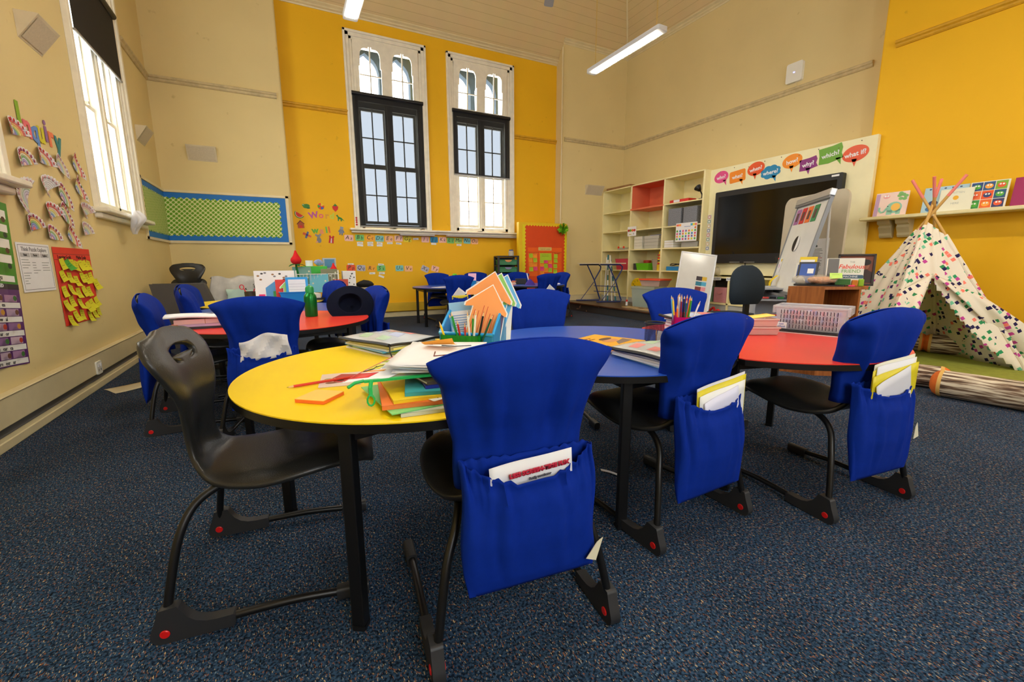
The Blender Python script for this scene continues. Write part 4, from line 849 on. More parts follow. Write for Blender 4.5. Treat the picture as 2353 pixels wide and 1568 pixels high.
drape('printed_blanket', 'pale grey blanket with black horse spots over the corner bench', 'blanket', -1.02, -.30, 8.06, 8.5, .88, .30, M('grey_fleece', (200, 196, 190), .9, noise=.12, nscale=9), 4, [(.62, .42, .05, BK), (.70, .30, .03, BK), (.35, .34, .03, BK), (.80, .5, .025, BK), (.75, .2, .03, BK)])
drape('fur_blanket', 'shaggy grey fur throw over the right end of the corner bench', 'blanket', -.42, .22, 8.03, 8.5, .90, .35, M('grey_fur', (168, 166, 164), .95, noise=.35, nscale=60), 9, fur=1)
drape('green_cloth', 'pale mint cloth hanging in front of the horse blanket', 'cloth', -.90, -.30, 7.93, 8.02, .60, .30, M('mint_cloth', (178, 204, 192), .85), 14)
o = bpy.data.objects['green_cloth']; o.rotation_euler = (0, R(7), 0)
# ---------------------------------------------------------------- stage platform and right wall
def _wood(name, c0, c1, sc=3.0, stretch=(1, 14, 1), rough=.4):
    def b(nt, p):
        L = nt.links.new; tc = nt.nodes.new('ShaderNodeTexCoord'); mp = nt.nodes.new('ShaderNodeMapping'); mp.inputs['Scale'].default_value = stretch; L(tc.outputs['Object'], mp.inputs['Vector'])
        n = nt.nodes.new('ShaderNodeTexNoise'); n.inputs['Scale'].default_value = sc; n.inputs['Detail'].default_value = 6; n.inputs['Distortion'].default_value = .6; L(mp.outputs[0], n.inputs['Vector'])
        r = nt.nodes.new('ShaderNodeValToRGB'); r.color_ramp.elements[0].position = .35; r.color_ramp.elements[0].color = rgb(c0); r.color_ramp.elements[1].position = .65; r.color_ramp.elements[1].color = rgb(c1)
        L(n.outputs['Fac'], r.inputs[0]); L(r.outputs[0], p.inputs['Base Color']); p.inputs['Roughness'].default_value = rough
    return nodes_mat(name, b)
DKW = _wood('dark_stained_boards', (52, 32, 20), (92, 58, 38), 4, (14, 1, 1), .3)
LAMW = _wood('brown_timber_laminate', (138, 78, 34), (168, 100, 48), 5, (12, 12, .8), .35)
def _riser(nt, p):
    L = nt.links.new; tc = nt.nodes.new('ShaderNodeTexCoord'); n = nt.nodes.new('ShaderNodeTexNoise'); n.inputs['Scale'].default_value = 5; n.inputs['Detail'].default_value = 5; L(tc.outputs['Object'], n.inputs['Vector'])
    r = nt.nodes.new('ShaderNodeValToRGB'); r.color_ramp.elements[0].position = .66; r.color_ramp.elements[0].color = rgb((46, 44, 42)); r.color_ramp.elements[1].position = .68; r.color_ramp.elements[1].color = rgb((168, 128, 96))
    L(n.outputs['Fac'], r.inputs[0]); L(r.outputs[0], p.inputs['Base Color']); p.inputs['Roughness'].default_value = .8
mb = MB(); mb.box((5.97, 3.3, 0), (XR, YB-.01, .155), nodes_mat('chipped_dark_riser', _riser)); mb.box((5.94, 3.28, .155), (XR, YB-.01, .185), DKW); struct(mb.build('platform', smooth=0, bevel=.004, seg=1))
PZ = .185; BX = 7.15; SHEL = M('cream_shelf_paint', (244, 232, 176), .45, noise=.03)
root = thing('bookcase', 'tall cream three-column bookcase beside the wall screen', 'bookcase', (BX, 7.44, PZ))
D0 = Matrix.Translation(-root.location); YS = (8.915, 7.925, 6.94, 5.965); ZS = (.315, .925, 1.395, 1.835, 2.29, 2.79)
b = MB()
for i, y in enumerate(YS): b.box((BX, y-.02, PZ), (7.74, y+.02, 2.81), SHEL, D0)
b.box((BX, YS[-1], 2.79), (7.74, YS[0], 2.815), SHEL, D0); b.build('carcass', root, smooth=0, bevel=.003, seg=1)
b = MB(); b.box((7.70, YS[-1], PZ), (7.72, YS[0], 2.79), SHEL, D0); b.build('back_panel', root, smooth=0)
b = MB(); b.box((BX+.02, YS[-1]+.02, PZ), (BX+.04, YS[0]-.02, .29), M('pale_grey_plinth', (186, 188, 182), .5), D0); b.build('plinth', root, smooth=0)
for c_ in range(3):
    for z in ZS[:-1]:
        s = MB(); s.box((BX+.004, YS[c_+1]+.02, z-.025), (7.70, YS[c_]-.02, z), SHEL, D0); s.build('shelf', root, smooth=0, bevel=.003, seg=1)
LN = col((226, 116, 78), .7); b = MB(); y0, y1 = YS[2]+.022, YS[1]-.022
for q in (((BX+.01, y1-.003, 2.294), (7.69, y1, 2.785)), ((7.692, y0, 2.294), (7.697, y1, 2.785)), ((BX+.01, y0, 2.783), (7.69, y1, 2.787)), ((BX-.004, y0-.02, 2.262), (7.69, y1+.03, 2.296))): b.box(q[0], q[1], LN, D0)
b.build('orange_lining', root, smooth=0)['label'] = 'orange paper lining of the middle top cell'
def tub(name, label, cat, loc, w, d, h, c, rz=0, lip=True, taper=.86, group=None):
    """open tray / tub, base centre at loc"""
    mb = MB(); o_ = [(-w/2, -d/2), (w/2, -d/2), (w/2, d/2), (-w/2, d/2)]; k = taper; t = .006
    ob = [(x*k, y*k, 0) for x, y in o_]; ot = [(x, y, h) for x, y in o_]; it = [(x-math.copysign(t, x), y-math.copysign(t, y), h) for x, y in o_]; ib = [(x*k-math.copysign(t, x), y*k-math.copysign(t, y), t) for x, y in o_]
    V = ob+ot+it+ib; F = [(3, 2, 1, 0), (12, 13, 14, 15)]
    for i in range(4): j = (i+1) % 4; F += [(i, j, 4+j, 4+i), (4+i, 4+j, 8+j, 8+i), (8+i, 8+j, 12+j, 12+i)]
    mb.add(V, F, c)
    if lip:
        for i in range(4):
            j = (i+1) % 4; mb.tube([(ot[i][0], ot[i][1], h-.004), (ot[j][0], ot[j][1], h-.004)], .007, c, 6)
    o = mb.build(name, smooth=30, bevel=.003, seg=1); o.location = loc; o.rotation_euler = (0, 0, rz); return tag(o, label, cat, group) if label else o
tub('storage_tray', 'pink plastic tray in the left column of the bookcase', 'tray', (7.38, 8.20, .926), .40, .46, .26, M('pink_tray', (206, 62, 84), .4))
mb = MB(); mb.box((-.11, -.13, 0), (.11, .13, .05), M('clear_tape_box', (200, 196, 180), .3, alpha=.6)); o = at(mb.build('tape_dispenser', smooth=0), (7.25, 8.18, 1.396)); tag(o, 'small clear box with two red ends in the left column', 'dispenser')
for s in (-.09, .09): q = MB(); q.lathe([(.026, 0), (.026, .012), (0, .013)], col((230, 60, 30), .4), 14, TR((-.11, s, .055), ry=R(-90))); q.build('red_end', o)
for st, (y0, n, w) in enumerate(((7.68, 4, .26), (7.28, 4, .42))):
    for k in range(n):
        mb = MB(); mb.box((-.2, -w/2, .001), (.2, w/2, .069), M('ream_paper', (226, 222, 206), .7, noise=.05) if st == 0 else M('ream_wrap', (190, 188, 176), .6)); o = at(mb.build('paper_ream', smooth=0, bevel=.004), (7.39, y0, 1.396+.07*k), R(rnd.uniform(-2, 2)))
        tag(o, 'white paper ream, %s from the bottom of the %s stack in the bookcase' % (ORD[k], 'left' if st == 0 else 'right'), 'paper', 'paper reams in the middle column')
mb = MB(); mb.box((-.14, -.17, .001), (.14, .17, .016), col((120, 120, 150), .6)); tag(at(mb.build('notebook', smooth=0), (7.36, 7.18, 1.396+.28)), 'blue notebook lying on the right stack of paper reams', 'notebook')
def card(name, label, cat, T, w, h, deco, r=.004, c=PAPER, group=None, th=.002):
    mb = MB(); mb.prism(rrect(w, h, r, 2), th, c); deco(mb, th+.0004); o = mb.build(name, smooth=0); o.matrix_world = T; tag(o, label, cat, group); return o
def d_fruit(mb, z):
    for x, c in ((-.10, (190, 40, 50)), (-.045, (120, 170, 40)), (.02, (236, 110, 50)), (.085, (215, 60, 80))): mb.disc((x, .02, z), .036, col(c), n=14, sy=.8)
    mb.box((-.09, -.075, z), (-.01, -.06, z+.0004), col((205, 190, 60))); mb.text('V', .06, INK, TR((.06, -.06, z)))
card('picture_card', 'white card with fruit pictures clipped to the bookcase', 'card', face((BX-.004, 7.85, 1.80), 'right'), .28, .21, d_fruit)
mb = MB(); mb.lathe([(.055, 0), (.06, .15), (.062, .15)], M('dark_mesh', (50, 46, 40), .5), 16); tag(at(mb.build('pencil_pot', smooth=50), (7.27, 7.80, .926)), 'dark mesh pot at left of the middle bookcase column', 'pot')
tub('storage_tray', 'lime green tray in the middle column of the bookcase', 'tray', (7.33, 7.53, .926), .28, .40, .155, M('lime_tray', (100, 186, 22), .4))
mb = MB(); mb.lathe([(.08, 0), (.085, .07), (.09, .07), (.09, .12), (0, .125)], col((206, 60, 36), .5), 20); tag(at(mb.build('round_tin', smooth=40), (7.58, 7.76, .926+.10)), 'red round tin behind the lime green tray', 'tin')
mb = MB(); mb.box((-.09, -.1, 0), (.09, .1, .13), col((90, 70, 50))); tag(at(mb.build('wooden_block', smooth=0), (7.58, 7.76, .926), 0), 'brown block under the red tin', 'block')
tub('storage_tray', 'clear tub of craft pieces right of the lime green tray', 'tray', (7.42, 7.18, .926), .30, .26, .24, M('clear_tub', (206, 190, 170), .2, alpha=.5))
mb = MB(); mb.lathe([(.055, 0), (.058, .11), (.04, .13), (.042, .20), (.045, .26), (.028, .30), (.02, .40), (0, .42)], col((228, 190, 24), .4), 16)
for z, c in ((.13, (206, 40, 30)), (.19, (40, 40, 50)), (.25, (206, 40, 30)), (.31, (200, 60, 30))): mb.lathe([(.048, z), (.05, z+.03), (.048, z+.03)], col(c, .4), 16)
tag(at(mb.build('toy_tower', smooth=40), (7.22, 7.03, .926)), 'yellow and red toy tower against the bookcase upright', 'toy')
root = thing('toy_clock', 'yellow toy clock behind the teal craft tub', 'clock', (7.10, 7.50, .53)); T = Matrix.Rotation(R(-8), 4, 'Y') @ face((0, 0, 0), 'right')
q = MB(); q.lathe([(.225, 0), (.225, .02), (.205, .03), (.2, .022), (0, .022)], M('yellow_clock', (240, 200, 20), .4), 40, T); q.build('clock_face', root)
q = MB(); 
for n in range(1, 13): a = R(90-30*n); q.text(str(n), .055, INK, T @ TR((.165*math.cos(a), .165*math.sin(a), .024)))
q.build('numerals', root, smooth=0); q = MB(); q.prism([(-.01, -.01), (.12, -.008), (.12, .008), (-.01, .01)], .004, BLACK, T @ TR((0, 0, .026), rz=R(150))); q.prism([(-.01, -.012), (.085, -.01), (.085, .01), (-.01, .012)], .004, col((200, 30, 30)), T @ TR((0, 0, .03), rz=R(-70))); q.build('clock_hand', root, smooth=0)
mb = MB(); mb.box((-.11, -.24, 0), (.11, .24, .055), col((214, 34, 22), .45)); o = at(mb.build('file_box', smooth=0, bevel=.006), (7.28, 6.56, 2.291)); tag(o, 'red file lying in the right top cell of the bookcase', 'file'); q = MB(); q.box((-.114, -.02, .006), (-.111, .13, .05), PAPER); q.build('spine_label', o, smooth=0)
root = thing('desk_lamp', 'black lamp at the right end of the top bookcase cell', 'lamp', (7.28, 6.10, 2.291)); q = MB(); q.lathe([(.06, 0), (.06, .02), (.012, .03), (.012, .10)], BLACK, 16); q.build('base', root); q = MB(); q.tube([(0, 0, .09), (-.03, .03, .18)], .012, BLACK); q.build('stem', root); q = MB(); q.lathe([(.03, 0), (.07, .09), (.065, .09), (.0, .02)], BLACK, 16, TR((-.03, .03, .17), ry=R(-55))); q.build('lamp_shade', root)
GBX = M('grey_speckled_felt', (128, 130, 138), .9, noise=.35, nscale=70)
for y, l in ((6.66, 'left'), (6.27, 'right')): mb = MB(); mb.box((-.2, -.165, .001), (.2, .165, .345), GBX); tag(at(mb.build('storage_cube', smooth=0, bevel=.008), (7.38, y, 1.836)), '%s grey felt storage cube in the right column of the bookcase' % l, 'storage box', 'grey felt cubes')
for k in range(6): mb = MB(); mb.box((-.15, -.12, .0005), (.15, .12, .0245), PAPER if k % 2 else col((222, 218, 205), .7)); tag(at(mb.build('paper_pad', smooth=0), (7.32, 6.76, 1.396+.025*k), R(rnd.uniform(-2, 2))), '%s paper pad from the bottom, beside the calendar' % ORD[k], 'paper', 'paper pads in the right column')
mb = MB(); mb.box((-.16, -.2, 0), (.16, .2, .11), M('frosted_box', (190, 188, 180), .3, alpha=.7)); o = tag(at(mb.build('storage_box', smooth=0, bevel=.01), (7.36, 6.26, 1.396)), 'frosted clear box behind the bottom of the calendar', 'box')
def d_cal(mb, z):
    for k, c in enumerate(((240, 110, 90), (250, 160, 60))): mb.box((-.25+k*.06, .12, z-.0003), (-.19+k*.06, .16, z), col(c))
    for k, c in enumerate(((80, 180, 210), (240, 220, 60), (240, 130, 120))): mb.box((.10+k*.05, .115, z-.0003), (.15+k*.05, .16, z), col(c))
    mb.box((-.05, .10, z-.0003), (.10, .108, z), col((60, 110, 190))); rn = random.Random(2); PC = [(240, 130, 50), (230, 225, 40), (90, 170, 60), (40, 130, 190), (230, 80, 130), (120, 100, 170)]
    for r_ in range(5):
        for c_ in range(7):
            if r_ == 0 and c_ < 6: continue
            mb.disc((-.22+c_*.073, .075-r_*.052, z), .022, col(PC[(r_*2+c_) % 6]), n=12)
card('wall_calendar', 'white dotted calendar hung on the right column of the bookcase', 'calendar', face((BX-.006, 6.305, 1.69), 'right'), .52, .36, d_cal)
mb = MB(); mb.box((-.13, -.17, 0), (.13, .17, .085), col((28, 130, 200), .4)); tag(at(mb.build('storage_tray', smooth=0, bevel=.006), (7.34, 6.66, .926)), 'bright blue box behind the small whiteboard', 'box')
mb = MB(); mb.tube([(.0+.09*math.cos(a/12*6.28), .17*math.sin(a/12*6.28), .02*math.sin(a)) for a in range(24)], .007, BLACK, 6, closed=True); tag(at(mb.build('cable', smooth=60), (7.3, 6.62, 1.05)), 'black cable loop above the bright blue box', 'cable')
mb = MB(); mb.box((-.2, -.4, .001), (.2, .4, .05), M('brown_timber', (150, 108, 66), .5, noise=.15)); tag(at(mb.build('wooden_board', smooth=0, bevel=.004), (7.37, 8.42, 2.816), R(2)), 'flat brown board on top of the bookcase, left end', 'board')
mb = MB(); mb.tube(smoothpath([(-.1, -.15, .01), (0, 0, .02), (.06, .12, .015), (.02, .2, .012)]), .012, DARK, 6); tag(at(mb.build('cable', smooth=60), (7.35, 7.75, 2.816)), 'dark cable lying on top of the bookcase', 'cable')
# low shelf under the screen
root = thing('low_shelf', 'low cream open shelf unit under the wall screen', 'shelf', (BX, 4.6, PZ)); D0 = Matrix.Translation(-root.location); b = MB()
b.box((BX, 3.46, .80), (7.72, 5.94, .83), SHEL, D0); b.box((BX, 3.46, .315), (7.72, 5.94, .35), SHEL, D0)
for y in (3.48, 4.20, 4.74, 5.28, 5.92): b.box((BX, y-.018, PZ), (7.72, y+.018, .80), SHEL, D0)
b.build('carcass', root, smooth=0, bevel=.003, seg=1); b = MB(); b.box((BX+.02, 3.46, PZ), (BX+.04, 5.94, .315), M('pale_grey_plinth'), D0); b.build('plinth', root, smooth=0)
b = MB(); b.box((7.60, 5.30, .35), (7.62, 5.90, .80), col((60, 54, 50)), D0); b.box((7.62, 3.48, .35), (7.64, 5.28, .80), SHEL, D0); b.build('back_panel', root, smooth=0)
for y, t, l in ((5.53, 'Number', 'left'), (5.23, 'Rubbery', 'right')): card('name_strip', '%s white name strip on the low shelf edge' % l, 'name strip', face((BX-.004, y, .795), 'right') @ Matrix.Rotation(R(3), 4, 'Z'), .19, .06, lambda mb, z, t=t: mb.text(t, .045, col((60, 60, 70)), TR((0, 0, z))), group='name strips on the low shelf')
def cube_bin(label, y, w, h, c, z=.351):
    o = at(MB_box((-.14, -w/2, .001), (.14, w/2, h), c, 'fabric_bin'), (7.34, y, z)); tag(o, label, 'storage box'); q = MB(); q.tube(smoothpath([(-.143, -.05, h*.68), (-.165, 0, h*.58), (-.143, .05, h*.68)]), .008, c, 6); q.build('handle', o); return o
def MB_box(a, b, c, name): m = MB(); m.box(a, b, c); return m.build(name, smooth=0, bevel=.008)
cube_bin('pink fabric bin in the low shelf', 5.475, .27, .28, M('pink_fabric', (216, 146, 156), .85, noise=.06, nscale=60)); cube_bin('grey-green fabric bin left of the pink one in the low shelf', 5.765, .25, .28, M('sage_fabric', (112, 140, 104), .85, noise=.08, nscale=60))
mb = MB(); mb.grid(lambda u, v: (.10*math.cos(2*PI*u)*math.sin(PI*v)**.6+.02*math.sin(9*u), .15*math.sin(2*PI*u)*math.sin(PI*v)**.6, .09-.09*math.cos(PI*v)+.02*math.sin(14*u+5*v)), 20, 10, M('clear_bag', (206, 196, 170), .25, alpha=.55), closed=True); o = tag(at(mb.build('plastic_bag', smooth=60), (7.36, 5.70, .835)), 'clear plastic bag on the low shelf, left end', 'bag'); q = MB(); q.box((-.105, -.05, .06), (-.10, .05, .11), PAPER); q.build('bag_label', o, smooth=0)
mb = MB(); mb.tube(smoothpath([(0, .12, .02), (.02, .05, .09), (0, 0, .02), (-.03, -.08, .06), (-.02, -.14, .02)]), .02, col((214, 24, 24), .5), 8); tag(at(mb.build('red_ribbon', smooth=60), (6.95, 5.36, PZ)), 'red bundle on the platform below the pink bin', 'ribbon')
# panel, screen, bubbles
PANEL = M('cream_panel', (243, 235, 192), .5, noise=.03)
mb = MB(); mb.box((7.30, 3.31, .86), (7.375, 5.96, 2.80), PANEL); mb.box((7.375, 3.46, .86), (7.74, 5.94, 2.80), PANEL); root = struct(mb.build('wall_panel', smooth=0, bevel=.004, seg=1)); mb = MB()
rn = random.Random(8)
for k in range(9): mb.ball((7.298, 3.5+k*.28, 2.77-rn.random()*.05), .008, col((90, 80, 60)), 6)
mb.build('screw_head', root)
root = thing('wall_screen', 'large black interactive screen on the cream wall panel', 'screen', (7.22, 4.69, 1.08)); T = face((0, 0, 0), 'right')
q = MB(); q.prism(rrect(2.10, 1.28, .02, 3, 0, .64), .085, BLACK, TR((.08, 0, 0)) @ T @ TR((0, 0, 0))); q.build('screen_case', root, bevel=.006)
q = MB(); q.box((-.98, .16, .0055), (.98, 1.19, .0065), M('dark_screen_glass', (6, 6, 7), .12), T); q.build('screen_glass', root, smooth=0)
q = MB(); q.prism([(-.10, .035), (.22, .035), (.28, .105), (-.12, .105)], .006, M('control_strip', (44, 42, 36), .35), T @ TR((.30, 0, .004)))
q.ball((.26, .07, .011), .013, M('red_led', (255, 40, 30), .4, emit=3), 8, T); q.ball((.43, .07, .011), .014, M('blue_led', (120, 170, 255), .4, emit=5), 8, T)
for x in (-.55, -.27, .92): q.box((x-.1, .008, .004), (x+.1, .024, .008), col((120, 118, 112), .4), T)
q.build('control_strip', root, smooth=0); q = MB(); q.text('Promethean', .045, col((210, 210, 210)), T @ TR((.42, .135, .0065))); q.box((.90, 1.235, .005), (1.0, 1.262, .0065), PAPER, T); q.build('brand_lettering', root, smooth=0)
q = MB(); q.tube([(.05, .38, 0), (.06, .38, -.24)], .008, BLACK, 6); q.build('cable', root)
def bubble(label, txt, y, z, w, h, c, kind, tail, tilt=0):
    mb = MB(); m = col(c, .35)
    if kind == 'oval': pts = arc(0, 0, w/2, 0, 350, 35, h/2)
    elif kind == 'box': pts = rrect(w, h, .03, 4)
    elif kind == 'cloud': pts = [((w/2+.018*abs(math.sin(4*a)))*math.cos(a)*.95, (h/2+.018*abs(math.sin(4*a)))*math.sin(a)*.9) for a in [2*PI*i/48 for i in range(48)]]
    else: pts = [(-w/2, -h*.42), (-w*.1, -h/2), (w/2, -h*.40), (w/2-.02, -h*.1), (w/2, h*.2), (w/2-.015, h/2), (w*.1, h*.46), (-w/2+.01, h/2), (-w/2+.015, h*.1)]
    mb.prism(pts, .002, m); mb.prism([(tail, -h*.30), (tail+.07, -h*.34), (tail+.035+.03*(1 if tail > 0 else 0), -h*.5-.065)], .002, m); mb.text(txt, .088, PAPER, TR((0, -.005, .0025)), bold=.002)
    o = mb.build('question_bubble', smooth=0); o.matrix_world = face((7.298, y, z), 'right') @ Matrix.Rotation(R(tilt), 4, 'Z'); tag(o, label, 'sticker', 'question word bubbles')
bubble('pink oval bubble reading who?', 'who?', 5.715, 2.64, .29, .21, (226, 76, 140), 'oval', .03, 6); bubble('amber square bubble reading what?', 'what?', 5.385, 2.60, .31, .20, (242, 140, 28), 'box', .03, 5)
bubble('orange oval bubble reading when?', 'when?', 5.045, 2.665, .31, .22, (232, 88, 34), 'oval', -.06, 8); bubble('blue cloud bubble reading where?', 'where?', 4.78, 2.565, .33, .21, (30, 136, 186), 'cloud', .02, 4)
bubble('amber oval bubble reading how?', 'how?', 4.44, 2.67, .31, .21, (246, 146, 26), 'oval', -.05, 8); bubble('purple square bubble reading why?', 'why?', 4.19, 2.58, .27, .18, (138, 40, 124), 'poly', -.04, 8)
bubble('green ragged bubble reading which?', 'which?', 3.885, 2.655, .33, .24, (102, 164, 30), 'poly', .06, 8); bubble('orange oval bubble reading what if?', 'what if?', 3.56, 2.60, .33, .22, (230, 84, 34), 'oval', -.05, 6)
for k in range(8):
    z = 1.945-k*.0835; c = [(200, 70, 50), (60, 130, 80), (220, 170, 60), (60, 90, 150)][k % 4]
    card('clock_card', '%s small clock card from the top, left of the screen' % ORD[k], 'card', face((7.297, 5.905-.0, z), 'right'), .085, .075, lambda mb, zz, c=c: (mb.disc((0, .0, zz), .032, col(c), n=14), mb.disc((0, 0, zz+.0004), .022, PAPER, n=14), mb.box((-.002, 0, zz+.0008), (.002, .016, zz+.001), INK)), c=col((206, 206, 210), .6), group='clock cards by the screen')
mb = MB(); mb.prism(rrect(.26, .30, .03, 5), .055, WHITE); o = mb.build('wifi_router', bevel=.012, seg=3); o.matrix_world = face((XR, 4.815, 4.165), 'right'); tag(o, 'white wireless router high on the right wall', 'router'); q = MB(); q.disc((.0, .0, .0565), .014, M('router_led', (110, 120, 255), .4, emit=4), sy=.7); q.build('indicator_light', o, smooth=0); q = MB(); q.tube([(.03, -.14, .02), (.03, -.26, .01)], .006, TRIM, 6); q.build('cable', o)
# mantel shelf, corbels, books
mb = MB(); mb.box((7.08, -.9, 1.645), (7.384, 3.31, 1.69), M('cream_mantel', (238, 228, 176), .4, noise=.03)); root = tag(mb.build('mantel_shelf', bevel=.012), 'long cream mantel shelf on the yellow chimney wall', 'shelf')
for y in (3.08, 2.88):
    q = MB(); q.prism([(0, 0), (0, -.23), (.06, -.23), (.085, -.20), (.085, -.17), (.11, -.13), (.13, -.10), (.11, -.07), (.17, -.05), (.19, 0)], .135, M('pale_corbel', (210, 200, 160), .5), Matrix(((-1, 0, 0, 7.384), (0, 0, 1, y-.067), (0, 1, 0, 1.645), (0, 0, 0, 1)))); q.build('corbel', root, smooth=0, bevel=.006)
def book(label, y, w, h, c, deco, x=7.20, z=1.691, lean=9):
    T = TR((x, y, z)) @ Matrix.Rotation(R(lean), 4, 'Y') @ face((0, 0, 0), 'right'); mb = MB(); mb.box((-w/2, 0, -.012), (w/2, h, -.001), PAPER, T); mb.box((-w/2-.003, -.0, -.001), (w/2+.003, h+.003, .001), col(c, .35), T); mb.box((-w/2-.003, 0, -.014), (w/2+.003, h+.003, -.012), col(c, .35), T); mb.box((-w/2-.004, 0, -.014), (-w/2-.001, h+.003, .001), col(c, .35), T)
    deco(mb, T); o = mb.build('picture_book', smooth=0); tag(o, label, 'book', 'picture books on the mantel'); return o
def el2(mb, T, cx, cy, r, c, ry=None, z=.0016): mb.add([T @ Vector((p[0], p[1], z)) for p in arc(cx, cy, r, 0, 340, 17, ry)], [tuple(range(18))], col(c, .45))
def b_eleph(mb, T):
    mb.box((-.175, 0, .001), (-.13, .30, .0015), col((196, 160, 196)), T); mint = (150, 206, 186); el2(mb, T, .045, .11, .085, mint, .075); mb.add([T @ Vector(p) for p in ((-.03, .02, .0016), (.03, .02, .0016), (.03, .08, .0016), (-.03, .08, .0016))], [(0, 1, 2, 3)], col(mint)); mb.add([T @ Vector(p) for p in ((.07, .02, .0016), (.12, .02, .0016), (.12, .1, .0016), (.07, .1, .0016))], [(0, 1, 2, 3)], col(mint))
    mb.tube([T @ Vector((-.03+a[0], .11+a[1], .002)) for a in ((0, 0), (-.03, -.05), (-.06, -.055), (-.085, -.03), (-.085, .01))], .012, col(mint), 6); el2(mb, T, .06, .115, .05, (248, 196, 90), None, .002); el2(mb, T, -.025, .13, .007, (30, 30, 40), None, .0024)
    el2(mb, T, -.06, .26, .038, (238, 170, 170), .028); el2(mb, T, -.075, .268, .012, (250, 250, 250), None, .002); el2(mb, T, -.045, .268, .012, (250, 250, 250), None, .002)
    for a, b in ((.08, .26), (.12, .27), (.15, .25), (.10, .22), (.14, .215), (.09, .29)): el2(mb, T, a, b, .026, (130, 190, 110), .02)
book('pale pink picture book with a mint elephant on the mantel', 3.03, .35, .31, (246, 216, 206), b_eleph)
def b_train(mb, T):
    for k, (a, b) in enumerate(((-.10, .12), (-.12, .05), (.03, .14), (.04, .07))): el2(mb, T, a, b, .045, [(40, 60, 120), (60, 120, 180), (220, 60, 60), (230, 90, 80)][k], .03)
    for a in (-.15, -.08, -.01, .06, .13): el2(mb, T, a, .29, .012, (60, 70, 110), .008)
book('light blue picture book half hidden by the tent poles', 2.50, .40, .31, (176, 210, 226), b_train, x=7.22)
def b_sun(mb, T): el2(mb, T, 0, .155, .026, (244, 184, 30)); [mb.text(t, .032, col((196, 200, 190)), T @ TR((0, y, .0016))) for t, y in (('WRITTEN', .215), ('HERE', .09))]
book('white picture book with a small yellow sun', 2.38, .29, .26, (240, 238, 214), b_sun, x=7.17)
def b_mon(mb, T):
    P = [[(64, 150, 70), (240, 110, 40), (60, 60, 110)], [(240, 120, 60), (240, 90, 30), (40, 90, 130)], [(40, 70, 130), (50, 90, 140), (130, 180, 50)]]; Q = [[(40, 150, 150), (250, 170, 40)], [(250, 130, 60), (80, 160, 60)]]
    for r_ in range(3):
        for c_ in range(3): x0 = -.15+c_*.1; y0 = .01+r_*.1; mb.box((x0, y0, .001), (x0+.094, y0+.094, .0016), col(P[r_][c_]), T); el2(mb, T, x0+.047, y0+.045, .034, [(250, 170, 60), (90, 180, 60), (40, 60, 120), (236, 90, 40)][(r_*2+c_*3+1) % 4], .028, .002); el2(mb, T, x0+.036, y0+.055, .009, (250, 250, 245), None, .0024); el2(mb, T, x0+.06, y0+.055, .009, (250, 250, 245), None, .0024)
book('picture book of nine colourful monster squares on the mantel', 2.12, .31, .31, (240, 236, 220), b_mon)
book('magenta picture book at the right edge of the mantel', 1.77, .30, .31, (164, 24, 92), lambda mb, T: (el2(mb, T, .0, .17, .05, (250, 140, 40), .06), el2(mb, T, .0, .17, .028, (164, 24, 92), .036, .002), el2(mb, T, .03, .10, .03, (250, 140, 40))))
root = thing('trailing_plant', 'green leaf tips at the right edge, on the yellow wall', 'plant', (7.30, 1.62, 1.40)); rn = random.Random(4)
for k in range(9):
    q = MB(); a = rn.uniform(1.0, 2.4); L_ = rn.uniform(.08, .15); d = Vector((-.3, math.cos(a-.6), math.sin(a)*.6-.4)).normalized(); s_ = d.cross(Vector((1, 0, 0))).normalized()
    q.grid(lambda u, v: tuple(d*(L_*v)+s_*((u-.5)*.045*math.sin(PI*min(1, v+.05)))+Vector((-.02*math.sin(PI*v), 0, 0))), 4, 6, M('plant_leaf', (40, 118, 44), .5)); q.build('leaf', root, smooth=60)
q = MB(); q.tube([(.08, -.12, .05), (.0, -.04, .0), (-.01, .04, .01)], .006, M('plant_leaf')); q.build('stem', root)

# ---------------------------------------------------------------- things on the platform
BLT = M('blue_tube', (28, 48, 112), .4)
root = thing('folding_table', 'blue tube folding table with pale top in front of the left bookcase column', 'table', (6.52, 8.3, PZ)); D0 = Matrix.Translation(-root.location)
for (ax, ay), (bx, by) in (((6.28, 8.66), (6.74, 8.42)), ((6.42, 8.06), (6.90, 7.84))):
    A = Vector((ax, ay, 0)); B = Vector((bx, by, 0)); q = MB()
    def pt(t, z): p = A.lerp(B, t); return D0 @ Vector((p.x, p.y, z))
    q.tube([pt(.02, 1.05), pt(.9, 1.05), pt(1.0, 1.0), pt(.98, .93), pt(.72, .68), pt(.95, .30), pt(1.0, .24), pt(.96, .205), pt(-.1, .203)], .016, BLT, 8); q.tube([pt(.38, 1.04), pt(.74, .66)], .014, BLT, 8); q.tube([pt(.7, .64), pt(.12, .215)], .008, BLT, 6); q.build('side_frame', root)
q = MB()
for z in (.42, .55): q.tube([D0 @ Vector((6.60, 8.48, z)), D0 @ Vector((6.82, 7.88, z))], .009, BLT, 6)
q.build('crossbar', root); q = MB(); q.prism([(6.26, 8.70), (6.40, 8.0), (6.95, 7.78), (6.78, 8.45)], .02, M('pale_table_top', (214, 206, 176), .5), D0 @ TR((0, 0, 1.07))); q.build('tabletop', root, smooth=0)
TEAL = M('teal_stripe', (30, 112, 128), .5)
